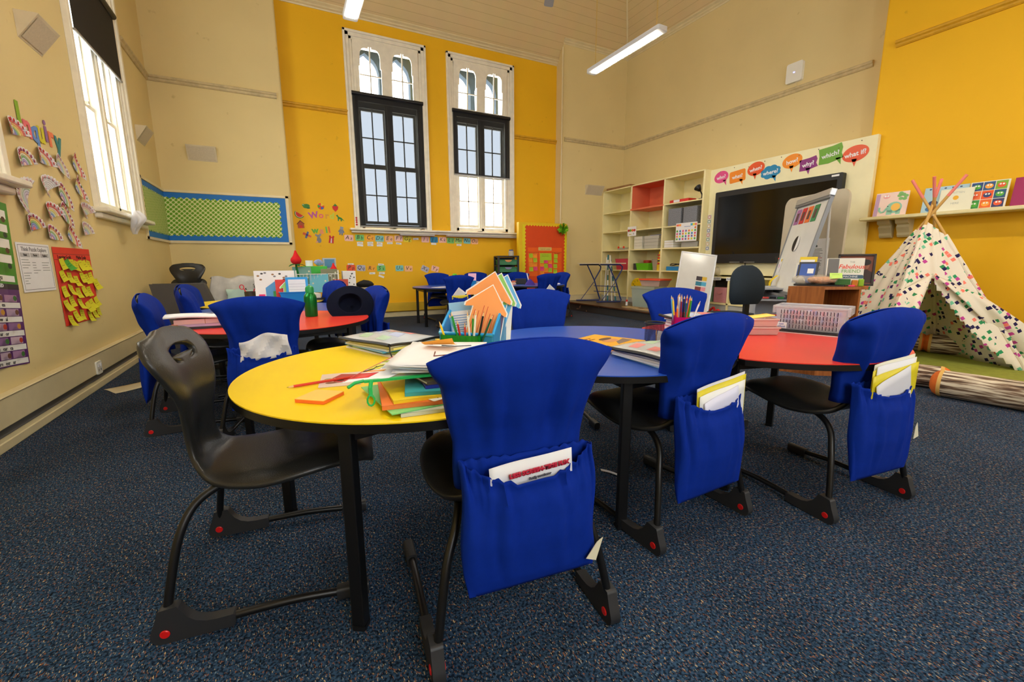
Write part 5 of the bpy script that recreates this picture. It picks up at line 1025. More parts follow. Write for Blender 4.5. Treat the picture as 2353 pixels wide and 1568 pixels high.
for k, (x0, y0, x1, y1, zt) in enumerate(((6.86, 8.40, 7.08, 8.62, 1.22), (6.88, 8.30, 7.10, 8.60, 1.28), (6.90, 8.16, 7.10, 8.52, 1.27), (6.93, 8.06, 7.10, 8.52, 1.24))):
    mb = MB(); n = 9
    for i in range(n):
        p = Vector((x0, y0, PZ)).lerp(Vector((x1, y1, zt)), i/n); q_ = Vector((x0, y0, PZ)).lerp(Vector((x1, y1, zt)), (i+1)/n); mb.tube([p, q_], .017, TEAL if (i % 2 == 0 and k % 2) else WHITE, 8)
    tag(mb.build('striped_pole'), ['plain white pole leaning against the bookcase, leftmost', 'teal striped pole leaning against the bookcase, second from left', 'plain white pole leaning between the two striped ones', 'teal striped pole leaning against the bookcase, rightmost'][k], 'pole', 'poles leaning on the bookcase')
root = thing('glue_stick', 'glue stick with red cap standing on the dark platform', 'glue stick', (6.36, 7.05, PZ)); q = MB(); q.lathe([(.02, 0), (.02, .02)], BLACK, 14); q.lathe([(.021, .02), (.021, .10)], PAPER, 14); q.build('barrel', root); q = MB(); q.lathe([(.02, .10), (.02, .14), (0, .142)], col((210, 30, 30), .4), 14); q.build('cap', root)
CT = M('clear_tub_plastic', (210, 222, 214), .15, alpha=.38)
root = tub('craft_tub', 'clear tub of teal felt pieces on the platform', 'tub', (6.68, 6.76, PZ+.001), .42, .56, .38, CT, R(8), taper=.90); q = MB(); rn = random.Random(6)
q.grid(lambda u, v: ((u-.5)*.35, (v-.5)*.47, .20+.12*v+.03*math.sin(u*14+v*9)+.02*rn.random()), 16, 16, M('teal_felt', (24, 124, 100), .8, noise=.3, nscale=20)); q.box((-.17, -.24, .01), (.17, .24, .20), M('teal_felt')); q.build('felt_contents', root, smooth=0); q = MB(); q.prism(rrect(.44, .58, .02), .045, CT, TR((0, 0, .381))); q.build('lid', root, bevel=.008)
root = tub('craft_tub', 'shallow clear tub with orange lid on top of the teal one', 'tub', (6.78, 6.70, PZ+.43), .36, .50, .12, M('clear_pink_tub', (230, 200, 190), .2, alpha=.5), R(8), taper=.84); q = MB(); q.prism(rrect(.40, .54, .03), .03, col((240, 86, 48), .45), TR((0, 0, .121))); q.build('lid', root, bevel=.008); q = MB(); q.box((-.12, -.2, .008), (.10, .06, .09), M('brown_pieces', (120, 60, 40), .8, noise=.4, nscale=40)); q.build('brown_contents', root, smooth=0)
for k, (x, y, r_, s) in enumerate(((6.30, 6.72, 12, 1), (6.19, 6.36, -5, .9))):
    mb = MB(); mb.box((-.11, -.26, .001), (.11, .26, .012), M('cardboard', (176, 150, 108), .7)); tag(at(mb.build('cardboard_sheet', smooth=0), (x, y, PZ), R(r_)), '%s cardboard sheet on the platform edge by the teal tub' % ('larger' if k == 0 else 'smaller'), 'cardboard', 'cardboard sheets on the platform')
# small leaning whiteboard
root = thing('small_whiteboard', 'small framed whiteboard leaning in front of the bookcase', 'whiteboard', (6.45, 5.50, PZ)); T = Matrix.Rotation(R(-38), 4, 'Z') @ Matrix.Rotation(R(-14), 4, 'X') @ Matrix.Rotation(R(8), 4, 'Y') @ Matrix.Rotation(R(90), 4, 'X')
q = MB(); q.box((-.29, .03, -.01), (.29, 1.10, 0), M('whiteboard_gloss', (232, 232, 230), .12), T); q.build('board_surface', root, smooth=0); q = MB()
for a, b, c_, d_ in ((-.31, .01, -.285, 1.12), (.285, .01, .31, 1.12), (-.31, .01, .31, .035), (-.31, 1.095, .31, 1.12)): q.box((a, b, -.015), (c_, d_, .008), M('aluminium', (196, 198, 202), .35, metal=.6), T)
q.build('board_frame', root, smooth=0); q = MB(); rn = random.Random(12)
for k in range(5):
    y = .62-k*.095; q.box((.02, y, .001), (.12, y+.075, .0018), [col((60, 50, 60)), col((40, 130, 160)), col((130, 50, 50)), col((200, 90, 140)), col((70, 60, 70))][k], T); q.box((.12, y+.004, .001), (.20, y+.075, .0018), [col((230, 190, 60)), col((80, 180, 220)), col((236, 150, 160)), col((90, 170, 210)), col((220, 210, 230))][k], T)
q.build('picture_magnets', root, smooth=0)

# ---------------------------------------------------------------- office chair, flip chart, divider, shelf
OF = M('navy_office_fabric', (26, 40, 52), .85, noise=.25, nscale=220)
root = thing('office_chair', 'dark blue office chair with its back to the screen', 'chair', (4.89, 3.36, 0)); q = MB(); TH = R(165)
def bk(u, v):
    a = 2*PI*u; z = .60+.46*v; w_ = .225*math.sin(PI*min(1, .12+.86*v)**1.0)**.42 if v < 1 else .02
    w_ = .235*(max(.0, 1-(abs(v-.42)/.60)**2.6))**.5; d_ = .055*(max(.0, 1-(abs(v-.45)/.57)**4))**.5
    x = math.copysign(abs(math.cos(a))**.7, math.cos(a))*w_; y = math.copysign(abs(math.sin(a))**.8, math.sin(a))*d_+.03*math.sin(v*4)
    return (x, y-.02*(x/.22)**2, z)
q.grid(bk, 36, 20, OF, closed=True); q.build('backrest', root, smooth=80).rotation_euler = (0, 0, TH)
q = MB(); q.box((-.04, .0, .42), (.04, .03, .66), BLACK); o = q.build('back_support', root, bevel=.01); o.rotation_euler = (0, 0, TH)
q = MB(); q.prism(rrect(.46, .44, .12, 6, 0, -.25), .07, OF, TR((0, 0, .40))); o = q.build('seat', root, bevel=.02, seg=3); o.rotation_euler = (0, 0, TH)
q = MB(); q.tube([(0, -.25, .06), (0, -.25, .40)], .03, BLACK); 
for k in range(5): a = 2*PI*k/5; q.tube([(0, -.25, .09), (.28*math.cos(a), -.25+.28*math.sin(a), .06)], .02, BLACK)
o = q.build('pedestal', root); o.rotation_euler = (0, 0, TH)
for k in range(5): a = 2*PI*k/5; q = MB(); q.lathe([(.025, -.02), (.028, 0), (.025, .02)], BLACK, 12, TR((.28*math.cos(a), -.25+.28*math.sin(a), .028), rx=R(90), rz=a)); o = q.build('castor', root); o.rotation_euler = (0, 0, TH)
def frame_from(p_left, p_right, lean_deg):
    """matrix: x along the bottom edge left->right as seen from the front, y up the leaning board, z out of its face"""
    a = Vector(p_left); b = Vector(p_right); x = (b-a).normalized(); z0 = Vector((x.y, -x.x, 0)); up = Vector((0, 0, 1)); l = R(lean_deg); y = (up*math.cos(l)-z0*math.sin(l)).normalized(); z = x.cross(y)
    return Matrix(((x.x, y.x, z.x, a.x), (x.y, y.y, z.y, a.y), (x.z, y.z, z.z, a.z), (0, 0, 0, 1))), (b-a).length
T, wd = frame_from((6.02, 3.80, .72), (5.36, 3.066, .72), 13)
root = thing('flip_chart', 'tall white flip chart easel leaning in front of the screen', 'easel', (5.72, 3.36, 0)); T = Matrix.Translation(-root.location) @ T; hb = 1.17
q = MB(); q.box((0, 0, -.015), (wd, hb, 0), M('whiteboard_gloss'), T); q.build('board_surface', root, smooth=0)
ALU = M('aluminium'); q = MB()
for a, b, c_, d_ in ((-.012, -.02, .012, hb+.02), (wd-.014, -.02, wd+.014, hb+.02), (0, -.03, wd, .01)): q.box((a, b, -.03), (c_, d_, .012), M('grey_rail', (132, 134, 138), .4), T)
q.build('side_rail', root, smooth=0, bevel=.004); q = MB(); q.box((-.03, hb-.03, -.03), (wd+.03, hb+.05, .035), ALU, T); q.box((-.03, hb-.06, .01), (wd+.03, hb-.03, .03), col((120, 122, 124), .4), T); q.build('paper_clamp', root, smooth=0, bevel=.008)
q = MB()
for x in (.03, wd-.03): p = T @ Vector((x, .0, -.02)); q.tube([p, (p.x*.9+.05, p.y+.02, 0)], .015, ALU, 8); p2 = T @ Vector((x, hb*.9, -.03)); q.tube([p2, (p2.x+.10, p2.y-.02, 0)], .014, ALU, 8)
q.build('leg', root); q = MB(); q.box((0, -.06, 0), (wd*.72, -.03, .09), col((150, 152, 156), .4), T); q.build('pen_tray', root, smooth=0)
Tb = Matrix.Translation(root.location) @ T
for k, (c, n) in enumerate((((168, 110, 170), 'purple'), ((206, 44, 50), 'red'), ((240, 120, 50), 'orange'), ((50, 140, 84), 'green'))):
    card('colour_card', n+' card clipped along the top of the flip chart', 'card', Tb @ TR((.13+k*.19, hb-.19, .003)), .15, .20, lambda mb, z: (mb.box((-.04, -.06, z), (.04, .05, z+.0003), col((90, 60, 60)))), c=col(c, .5), group='colour cards on the flip chart')
mb = MB(); mb.disc((0, 0, .001), .10, BLACK, sy=1.0); mb.add([(.10*math.cos(R(a)), .10*math.sin(R(a)), .002) for a in range(-80, 81, 10)], [tuple(range(17))], PAPER); o = mb.build('round_magnet', smooth=0, solid=.004); o.matrix_world = Tb @ TR((.42, .62, .004), rz=R(0)); tag(o, 'round half black half white disc on the flip chart', 'magnet')
card('paper_label', 'white label with a yellow pin on flip chart edge', 'label', Tb @ TR((.10, .34, .003)), .12, .20, lambda mb, z: (mb.disc((.02, .07, z+.002), .022, col((236, 204, 20)), n=12), mb.disc((-.01, -.01, z), .03, col((220, 196, 224)), n=12)))
mb = MB(); mb.grid(lambda u, v: (.09*(u-.5)+.05*v*v, .22*v, .03+.05*math.sin(PI*v)), 3, 8, col((250, 216, 10), .6)); o = mb.build('paper_strip', smooth=60); o.matrix_world = Tb @ TR((.20, -.02, .0)); tag(o, 'yellow paper strip at the foot of the flip chart', 'paper')
T, wd = frame_from((6.60, 4.05, .0), (6.22, 3.04, .0), 1)
root = thing('divider_board', 'pale grey divider with rounded corners behind the flip chart', 'divider', (6.41, 3.55, 0)); T2 = Matrix.Translation(-root.location) @ T; q = MB(); q.prism(rrect(wd, 1.95, .12, 8, wd/2, 1.02), .03, M('pale_grey_board', (196, 186, 164), .6), T2); q.build('board_panel', root, smooth=30, bevel=.004)
for x in (.12, wd-.12): q = MB(); q.box((x-.03, 0, -.15), (x+.03, .05, .18), ALU, T2); q.build('foot', root, smooth=0)
def d_doc(mb, z):
    rn = random.Random(7); mb.prism([(-.015, .17), (.015, .17), (.015, .19), (0, .20), (-.015, .19)], .0004, col((50, 60, 60)), TR((0, 0, z)))
    for k in range(17):
        y = .14-k*.019; c = (200, 50, 40) if k in (6, 9) else ((60, 110, 70) if k in (0, 12) else (120, 122, 126)); x1 = .12-rn.random()*.08
        mb.box((-.12, y, z), (x1, y+.006, z+.0003), col(c))
card('notice_sheet', 'printed notice with red marks on the grey divider', 'notice', T @ TR((wd-.40, 1.12, .034)), .40, .56, lambda mb, z: d_doc(mb, z))
GSH = M('pale_grey_shelf', (184, 188, 196), .45)
root = thing('shelf_trolley', 'pale grey tray trolley beneath the flip chart', 'trolley', (5.55, 3.50, 0), R(-42))
for z in (.60, .745):
    q = MB(); q.prism(rrect(.62, .36, .09, 6), .022, GSH, TR((.14, .17, z))); q.build('tray_shelf', root, smooth=40, bevel=.005)
q = MB(); q.box((-.13, .30, .05), (.42, .32, .78), GSH); q.build('back_panel', root, smooth=0)
for sx in (-.15, .43): q = MB(); q.box((sx-.012, .02, 0), (sx+.012, .32, .76), GSH); q.build('side_panel', root, smooth=0)
q = MB(); q.box((-.13, .02, .10), (.42, .30, .12), GSH); q.build('tray_shelf', root, smooth=0)
Tt = TR((5.55, 3.50, 0), rz=R(-42))
for k, (x, y, c, n) in enumerate(((-.06, .08, (240, 210, 200), 'pale pink eraser'), (-.02, .05, (236, 90, 90), 'coral eraser'), (.08, .10, (60, 60, 66), 'dark glue pot'), (.16, .06, (60, 170, 80), 'green marker'), (.27, .05, (150, 60, 170), 'purple marker'))):
    mb = MB(); mb.tube([(-.035, 0, .014), (.035, .01, .014)], .013, col(c, .4), 10); o = mb.build('marker_pen' if 'marker' in n else 'desk_piece', smooth=40); o.matrix_world = Tt @ TR((x, y, .622)); tag(o, n+' on the grey tray trolley', 'stationery')
for k, (dx, a, c, n) in enumerate(((0, -8, (206, 210, 236), 'lilac plastic sleeve standing under the grey trolley'), (.05, 10, (196, 206, 240), 'pale blue sleeve leaning under the grey trolley'), (.10, 3, (206, 60, 40), 'red folder behind the sleeves under the trolley'), (.02, 2, (60, 150, 80), 'green and purple leaflet under the grey trolley'))):
    mb = MB(); h = (.40, .36, .42, .20)[k]; mb.box((-.2, -.003, 0), (.2, .003, h), col(c, .35))
    if k == 3: mb.box((-.2, -.004, 0), (.2, -.0031, .09), col((110, 60, 150))); mb.box((0, -.0045, .02), (.14, -.0041, .13), col((190, 200, 240)))
    o = mb.build('plastic_sleeve' if k < 2 else 'folder', smooth=0); o.matrix_world = Tt @ TR((.12, -.05-.025*[1, 2, 0, 3][k], .01), rz=R(a*.4), rx=R(-6)) @ Matrix.Rotation(R(a), 4, 'Y'); tag(o, n, 'folder')

# ---------------------------------------------------------------- lectern
LT = .862; P0, P1, P2, P3 = (4.42, 2.60), (4.53, 2.32), (4.86, 2.17), (4.98, 2.52)
root = thing('lectern', 'brown timber lectern open on one side, left of the tent', 'lectern', (4.7, 2.4, 0)); D0 = Matrix.Translation(-root.location)
def slab(pa, pb, z0, z1, t, m=LAMW):
    a = Vector(pa); b = Vector(pb); d = (b-a).normalized(); n = Vector((-d.y, d.x)); return [(a.x, a.y), (b.x, b.y), (b.x+n.x*t, b.y+n.y*t), (a.x+n.x*t, a.y+n.y*t)], z1-z0, TR((0, 0, z0))
for nm, pa, pb, z0, z1 in (('side_panel', P0, P1, 0, LT-.025), ('back_panel', P3, P0, 0, LT-.025), ('side_panel', P2, P3, .0, LT-.025)):
    pts, h, T = slab(pa, pb, z0, z1, .022); q = MB(); q.prism(pts, h, LAMW, D0 @ T); q.build(nm, root, smooth=0, bevel=.002, seg=1)
q = MB(); q.prism([P0, P1, (P2[0]+.06, P2[1]-.03), (P3[0]+.05, P3[1]+.03)], .025, LAMW, D0 @ TR((0, 0, LT-.025))); q.build('top', root, smooth=0, bevel=.003, seg=1)
q = MB(); q.prism([P0, P1, (4.70, 2.20), P2, P3], .09, LAMW, D0); q.build('base_board', root, smooth=0, bevel=.003, seg=1)
q = MB(); q.box((4.60, 2.30, .09), (4.84, 2.40, .11), PAPER, D0); q.build('white_insert', root, smooth=0)
E = Vector((.486, -.874, 0)); NN = Vector((-.874, -.486, 0))          # along the lectern's visible edge, and towards the room
def lp(s, d, z): return Vector((4.585, 2.68, 0))+E*s+NN*d*-1+Vector((0, 0, z))
def LTm(s, d, z, rz=0): p = lp(s, d, z); return TR((p.x, p.y, p.z), rz=math.atan2(E.y, E.x)+rz)
mb = MB(); mb.prism(rrect(.42, .24, .03, 4), .012, BLACK); o = mb.build('serving_tray', bevel=.003); o.matrix_world = LTm(.24, .06, LT+.001); tag(o, 'black tray on the lectern under the snack bag', 'tray')
root = thing('snack_bag', 'clear bag of orange-brown snacks on the lectern tray', 'bag'); root.matrix_world = LTm(.24, .06, LT+.014); rn = random.Random(9)
q = MB(); q.grid(lambda u, v: (.03+.12*math.cos(PI*(1-v))*(1+.08*math.sin(8*u)), .075*math.sin(PI*v)**.6*math.cos(2*PI*u)+.006*rn.random(), .035+.035*math.sin(PI*v)**.6*math.sin(2*PI*u)+.01*rn.random()), 20, 18, M('orange_crisps', (206, 130, 62), .7, noise=.35, nscale=45), closed=True); q.build('snacks', root)
q = MB(); q.grid(lambda u, v: (-.03+.19*math.cos(PI*(1-v))*(1+.05*math.sin(8*u)), .09*math.sin(PI*v)**.5*math.cos(2*PI*u)+.008*math.sin(v*30+u*9), .045+.045*math.sin(PI*v)**.5*math.sin(2*PI*u)*(1+.15*math.sin(20*v+12*u))), 26, 24, M('clear_bag_film', (240, 232, 216), .12, alpha=.28), closed=True); q.build('bag_film', root, smooth=80)
sticky('sticky_note', (190, 226, 110), .10, .09, .03, 5, LTm(.37, .03, LT+.09) @ Matrix.Rotation(R(50), 4, 'X'), 'lime folded sticky note on the snack bag', 'notes on the lectern')
def bx(name, label, cat, T, a, b, c, bev=.003): m = MB(); m.box(a, b, c); o = m.build(name, smooth=0, bevel=bev); o.matrix_world = T; return tag(o, label, cat)
bx('small_box', 'dark green small box on the lectern, right of snack bag', 'box', LTm(.43, .06, LT+.014), (-.06, -.03, 0), (.06, .03, .055), col((52, 104, 42), .5))
bx('small_box', 'small orange cup on the lectern beside the green box', 'cup', LTm(.525, .07, LT+.001), (-.025, -.025, 0), (.025, .025, .06), M('amber_plastic', (214, 130, 40), .3, alpha=.8), .008)
bx('small_box', 'small lime cup at the right end of the lectern top', 'cup', LTm(.575, .09, LT+.001), (-.022, -.02, 0), (.022, .02, .07), M('lime_plastic', (150, 196, 50), .3, alpha=.8), .008)
bx('eraser', 'pink eraser on the lectern edge', 'eraser', LTm(.50, -.0, LT+.001), (-.025, -.01, 0), (.025, .01, .014), col((236, 60, 110)))
def d_fab(mb, z):
    mb.box((-.14, -.13, z), (-.05, .13, z+.0004), col((110, 108, 106))); mb.add([(-.14+.10*math.cos(R(a)), -.13+.11*math.sin(R(a)), z+.0006) for a in range(0, 91, 10)]+[(-.14, -.13, z+.0006)], [tuple(range(11))], col((84, 84, 86)))
    mb.text('THE', .022, col((150, 150, 140)), TR((.055, .095, z))); mb.text('Fabulous', .058, col((224, 84, 60)), TR((.05, .05, z)), shear=.25, bold=.001); mb.text('FRIEND', .046, col((104, 158, 72)), TR((.05, .005, z)))
    mb.prism([(-.045, -.065), (.145, -.065), (.155, -.05), (.145, -.03), (-.045, -.03), (-.055, -.05)], .0006, col((58, 84, 104)), TR((0, 0, z))); mb.text('MACHINE', .026, PAPER, TR((.05, -.048, z+.0009)))
TF = LTm(.50, .14, LT+.001) @ Matrix.Rotation(R(80), 4, 'X')
card('picture_book', 'book titled The Fabulous Friend Machine standing on the lectern', 'book', TF @ TR((-.06, .135, 0)), .30, .27, d_fab, c=col((222, 216, 204), .5), th=.02)
root = thing('photo_frame', 'dark framed portrait standing behind the titled book', 'frame'); root.matrix_world = LTm(.53, .20, LT+.001) @ Matrix.Rotation(R(82), 4, 'X'); q = MB()
for a, b, c_, d_ in ((-.15, 0, -.13, .31), (.13, 0, .15, .31), (-.15, 0, .15, .02), (-.15, .29, .15, .31)): q.box((a, b, 0), (c_, d_, .02), col((40, 26, 20), .4))
q.build('frame', root, smooth=0, bevel=.003); q = MB(); q.box((-.13, .02, .002), (.13, .29, .008), col((120, 62, 44), .25)); q.prism(arc(.07, .20, .035, 0, 340, 17, .045), .0005, col((150, 92, 66)), TR((0, 0, .0085))); q.prism(arc(.075, .228, .04, 0, 340, 17, .03), .0005, col((30, 22, 22)), TR((0, 0, .0088))); q.prism([(.0, .03), (.13, .03), (.13, .13), (.08, .165), (.03, .13)], .0005, col((60, 40, 40)), TR((0, 0, .0085))); q.build('portrait_print', root, smooth=0)
for k, (s, d, c, h, n) in enumerate(((.05, .16, (226, 224, 214), .23, 'cream'), (.075, .13, (40, 40, 44), .24, 'black'))):
    T = LTm(s+.05, d, LT+.001, R(-20)) @ Matrix.Rotation(R(76), 4, 'X'); o = bx('framed_picture', n+'-edged picture leaning at the left of the lectern top', 'frame', T, (-.09, 0, -.006), (.09, h, .006), col(c, .4)); q = MB(); q.box((-.07, .02, .0061), (.07, h-.02, .0068), col((44, 84, 170), .4)); q.add([(-.05+.05*math.cos(R(a)), .02+.07*math.sin(R(a)), .0075) for a in range(0, 181, 20)], [tuple(range(10))], col((196, 196, 200))); q.box((.0, .12, .007), (.055, .17, .0076), PAPER); q.build('picture', o, smooth=0)
card('yellow_sheet', 'yellow sheet standing behind the left pictures on the lectern', 'paper', LTm(.10, .20, LT+.001, R(-20)) @ Matrix.Rotation(R(80), 4, 'X') @ TR((.02, .15, 0)), .16, .28, lambda mb, z: mb.box((-.07, -.1, z), (.06, .11, z+.0004), PAPER), c=col((238, 206, 30), .5))

# ---------------------------------------------------------------- tent, mat, log cushions
def _conf(nt, p):
    L = nt.links.new; tc = nt.nodes.new('ShaderNodeTexCoord'); mp = nt.nodes.new('ShaderNodeMapping'); mp.inputs['Rotation'].default_value = (R(30), R(20), R(35)); L(tc.outputs['Object'], mp.inputs['Vector'])
    prev = None
    base = nt.nodes.new('ShaderNodeRGB'); base.outputs[0].default_value = rgb((238, 226, 206)); prev = base.outputs[0]
    for k in range(2):
        m2 = nt.nodes.new('ShaderNodeMapping'); m2.inputs['Location'].default_value = (k*3.7, k*1.9, k*5.1); L(mp.outputs[0], m2.inputs['Vector'])
        v = nt.nodes.new('ShaderNodeTexVoronoi'); v.distance = 'CHEBYCHEV'; v.inputs['Scale'].default_value = 13.5; v.inputs['Randomness'].default_value = .85; L(m2.outputs[0], v.inputs['Vector'])
        lt = nt.nodes.new('ShaderNodeMath'); lt.operation = 'LESS_THAN'; lt.inputs[1].default_value = .225; L(v.outputs['Distance'], lt.inputs[0])
        sp = nt.nodes.new('ShaderNodeSeparateColor'); L(v.outputs['Color'], sp.inputs[0]); r = nt.nodes.new('ShaderNodeValToRGB'); r.color_ramp.interpolation = 'CONSTANT'
        cs = [(30, 18, 76), (42, 150, 96), (198, 64, 150), (250, 130, 110), (120, 200, 160), (30, 18, 76), (46, 140, 84)]
        e = r.color_ramp.elements; e[0].color = rgb(cs[0]); e[1].position = .16; e[1].color = rgb(cs[1])
        for i, c in enumerate(cs[2:]): x = e.new(.30+.14*i); x.color = rgb(c)
        L(sp.outputs[0], r.inputs[0]); mx = nt.nodes.new('ShaderNodeMix'); mx.data_type = 'RGBA'; L(lt.outputs[0], mx.inputs[0]); L(prev, mx.inputs[6]); L(r.outputs[0], mx.inputs[7]); prev = mx.outputs[2]
    L(prev, p.inputs['Base Color']); p.inputs['Roughness'].default_value = .9
CONF = nodes_mat('confetti_canvas', _conf)
cx, cy = 6.15, 2.2; U_ = Vector((.3368, -.9416, 0)); V_ = Vector((.9416, .3368, 0)); Z3 = Vector((0, 0, 1))
def tp(a, b, z): return U_*a+V_*b+Z3*z
root = thing('play_tent', 'confetti patterned teepee tent with pink tipped poles', 'tent', (cx, cy, 0))
cor = [(-.93, .10), (-.26, -.78), (.88, -.02), (.22, .80)]; APZ = 1.56
POLE = M('pine_pole', (206, 160, 84), .5); PTIP = M('pink_pole_tip', (236, 130, 118), .5)
tops = [(.21, -.02), (.03, .16), (-.20, .02), (-.03, -.10)]
for (a, b), (ta, tb) in zip(cor, tops):
    q = MB(); p0 = tp(a, b, 0.0); p1 = tp(ta, tb, 1.96); k = p0.lerp(p1, .90); q.tube([p0, k], .014, POLE, 10); q.tube([k, p1], .0145, PTIP, 10); q.build('pole', root)
for (a, b), (ta, tb), zz_ in zip(cor, tops, (1.43, 1.47, 1.37, 1.39)):
    q = MB(); p0 = tp(a, b, 0.0); p1 = tp(ta, tb, 1.96); q.tube([p0.lerp(p1, (.03+(zz_-.03)*i/12)/1.96)+Vector((.004*math.sin(i*2.1), .004*math.cos(i*3.3), 0)) for i in range(13)], [.021+.003*math.sin(i*2.4) for i in range(13)], CONF, 10); q.build('pole_sleeve', root)
def onpole(i, z): a, b = cor[i]; ta, tb = tops[i]; t = z/1.96; return tp(a, b, 0).lerp(tp(ta, tb, 1.96), t)
def wallp(i, j, top_i, top_j, seed):
    def f(u, v):
        zi, zj = .03+(top_i-.03)*v, .03+(top_j-.03)*v; p = onpole(i, zi).lerp(onpole(j, zj), u); c = (onpole(i, .5)+onpole(j, .5))*.5-tp(0, 0, .5); n = c.normalized()
        return tuple(p-n*(.05*math.sin(PI*u)*(1-v)+.012*math.sin(u*21+seed+v*5)*math.sin(PI*u)))
    return f
for i, j, a, b, s in ((0, 1, 1.44, 1.47, 1), (3, 0, 1.40, 1.44, 3), (2, 3, 1.38, 1.40, 5)):
    q = MB(); q.grid(wallp(i, j, a, b, s), 22, 18, CONF); q.build('canvas_panel', root, smooth=80, solid=.003)
f0 = wallp(1, 2, 1.52, 1.36, 7)
q = MB(); vs = {}; nu, nv = 31, 25; pts = []; fs = []
for j in range(nv):
    for i in range(nu): pts.append(f0(i/(nu-1), j/(nv-1)))
for j in range(nv-1):
    for i in range(nu-1):
        u, v = (i+.5)/(nu-1), (j+.5)/(nv-1)
        if v < .66 and (.40-u < .38*(1-v/.66)**.9 if u < .40 else u-.40 < .56*(1-v/.66)): continue
        fs.append((j*nu+i, j*nu+i+1, (j+1)*nu+i+1, (j+1)*nu+i))
q.add(pts, fs, CONF); q.build('door_panel', root, smooth=80, solid=.003)
q = MB(); A = Vector(f0(.40, .66)); B = onpole(2, .75); C0 = tp(1.22, .20, .02)
def flap(u, v): top = A.lerp(B, u); bot = (tp(.84, .16, .015)).lerp(C0, u); p = Vector(top).lerp(bot, v); return tuple(p-V_*((.07+.02*math.sin(u*9+v*7))*math.sin(PI*min(1, v+.12)))+U_*(.06*math.sin(PI*v)))
q.grid(flap, 16, 18, CONF); q.build('door_flap', root, smooth=80, solid=.003)
q = MB(); A2 = Vector(f0(.40, .66)); B2 = onpole(1, .8)
def flap2(u, v): top = A2.lerp(B2, u); bot = tp(-.05, -.62, .25).lerp(onpole(1, .1), u); p = Vector(top).lerp(bot, v); return tuple(p-V_*(.04+.03*math.sin(PI*v)*(1+math.sin(u*8))))
q.grid(flap2, 14, 16, CONF); q.build('door_flap', root, smooth=80, solid=.003)
q = MB(); q.tube([tp(.02*math.cos(t)+0, .02*math.sin(t)+.02, 1.56+.004*t) for t in [i*.5 for i in range(20)]], .006, M('rope', (226, 210, 180), .8), 6); q.build('rope_binding', root)
mb = MB(); mb.box((-.78, -1.35, .002), (.78, .62, .028), M('olive_green_mat', (150, 156, 56), .85, noise=.12, nscale=20, bump=.1)); tag(at(mb.build('floor_mat', smooth=0, bevel=.008), (6.16, 1.80, 0), R(-8)), 'olive green mat on the carpet under the tent', 'mat')
def _bark(nt, p):
    L = nt.links.new; tc = nt.nodes.new('ShaderNodeTexCoord'); mp = nt.nodes.new('ShaderNodeMapping'); mp.inputs['Scale'].default_value = (46, 3, 46); L(tc.outputs['Object'], mp.inputs['Vector'])
    n = nt.nodes.new('ShaderNodeTexNoise'); n.inputs['Scale'].default_value = 1.3; n.inputs['Detail'].default_value = 4; L(mp.outputs[0], n.inputs['Vector'])
    r = nt.nodes.new('ShaderNodeValToRGB'); e = r.color_ramp.elements; e[0].position = .38; e[0].color = rgb((52, 36, 30)); e[1].position = .62; e[1].color = rgb((226, 212, 188)); x = e.new(.48); x.color = rgb((120, 92, 70))
    L(n.outputs['Fac'], r.inputs[0]); L(r.outputs[0], p.inputs['Base Color']); p.inputs['Roughness'].default_value = .85
BARK = nodes_mat('bark_print_fabric', _bark); LOGE = M('orange_log_end', (226, 112, 36), .8, noise=.2, nscale=12); LOGR = M('tan_log_rim', (222, 176, 96), .8)
def log(label, a, b, r):
    a, b = Vector(a), Vector(b); d = b-a; L_ = d.length; root = thing('log_cushion', label, 'cushion', (a+b)*.5, 0, 'log shaped cushions'); root.rotation_euler = (0, 0, math.atan2(d.y, d.x)-PI/2)
    q = MB(); n = 28; q.grid(lambda u, v: (r*(1+.03*math.sin(4*PI*u)+.02*math.sin(v*9))*math.cos(2*PI*u), (v-.5)*L_, r*(1+.03*math.sin(4*PI*u))*math.sin(2*PI*u)), n, 14, BARK, closed=True); q.build('bark_cover', root, smooth=80)
    for s in (-1, 1):
        q = MB(); q.lathe([(r, 0), (r*1.02, .012), (r*.97, .025)], LOGR, n, TR((0, s*L_/2, 0), rx=R(-90*s))); q.lathe([(r*.97, .025), (r*.8, .055), (r*.5, .075), (0, .085)], LOGE, n, TR((0, s*L_/2, 0), rx=R(-90*s))); q.build('end_disc', root, smooth=60)
log('bark print log cushion lying on the carpet in front of the tent', (4.74, 1.45, .11), (4.92, .10, .11), .11)
log('short log cushion peeping out behind the front one', (4.93, 1.74, .10), (4.99, 1.56, .10), .10)
log('bark print log cushion inside the tent doorway, right one', (6.72, 2.22, .145), (6.86, 1.74, .145), .11)
log('bark print log cushion at the back left inside the tent', (6.55, 2.78, .145), (6.72, 2.34, .145), .11)
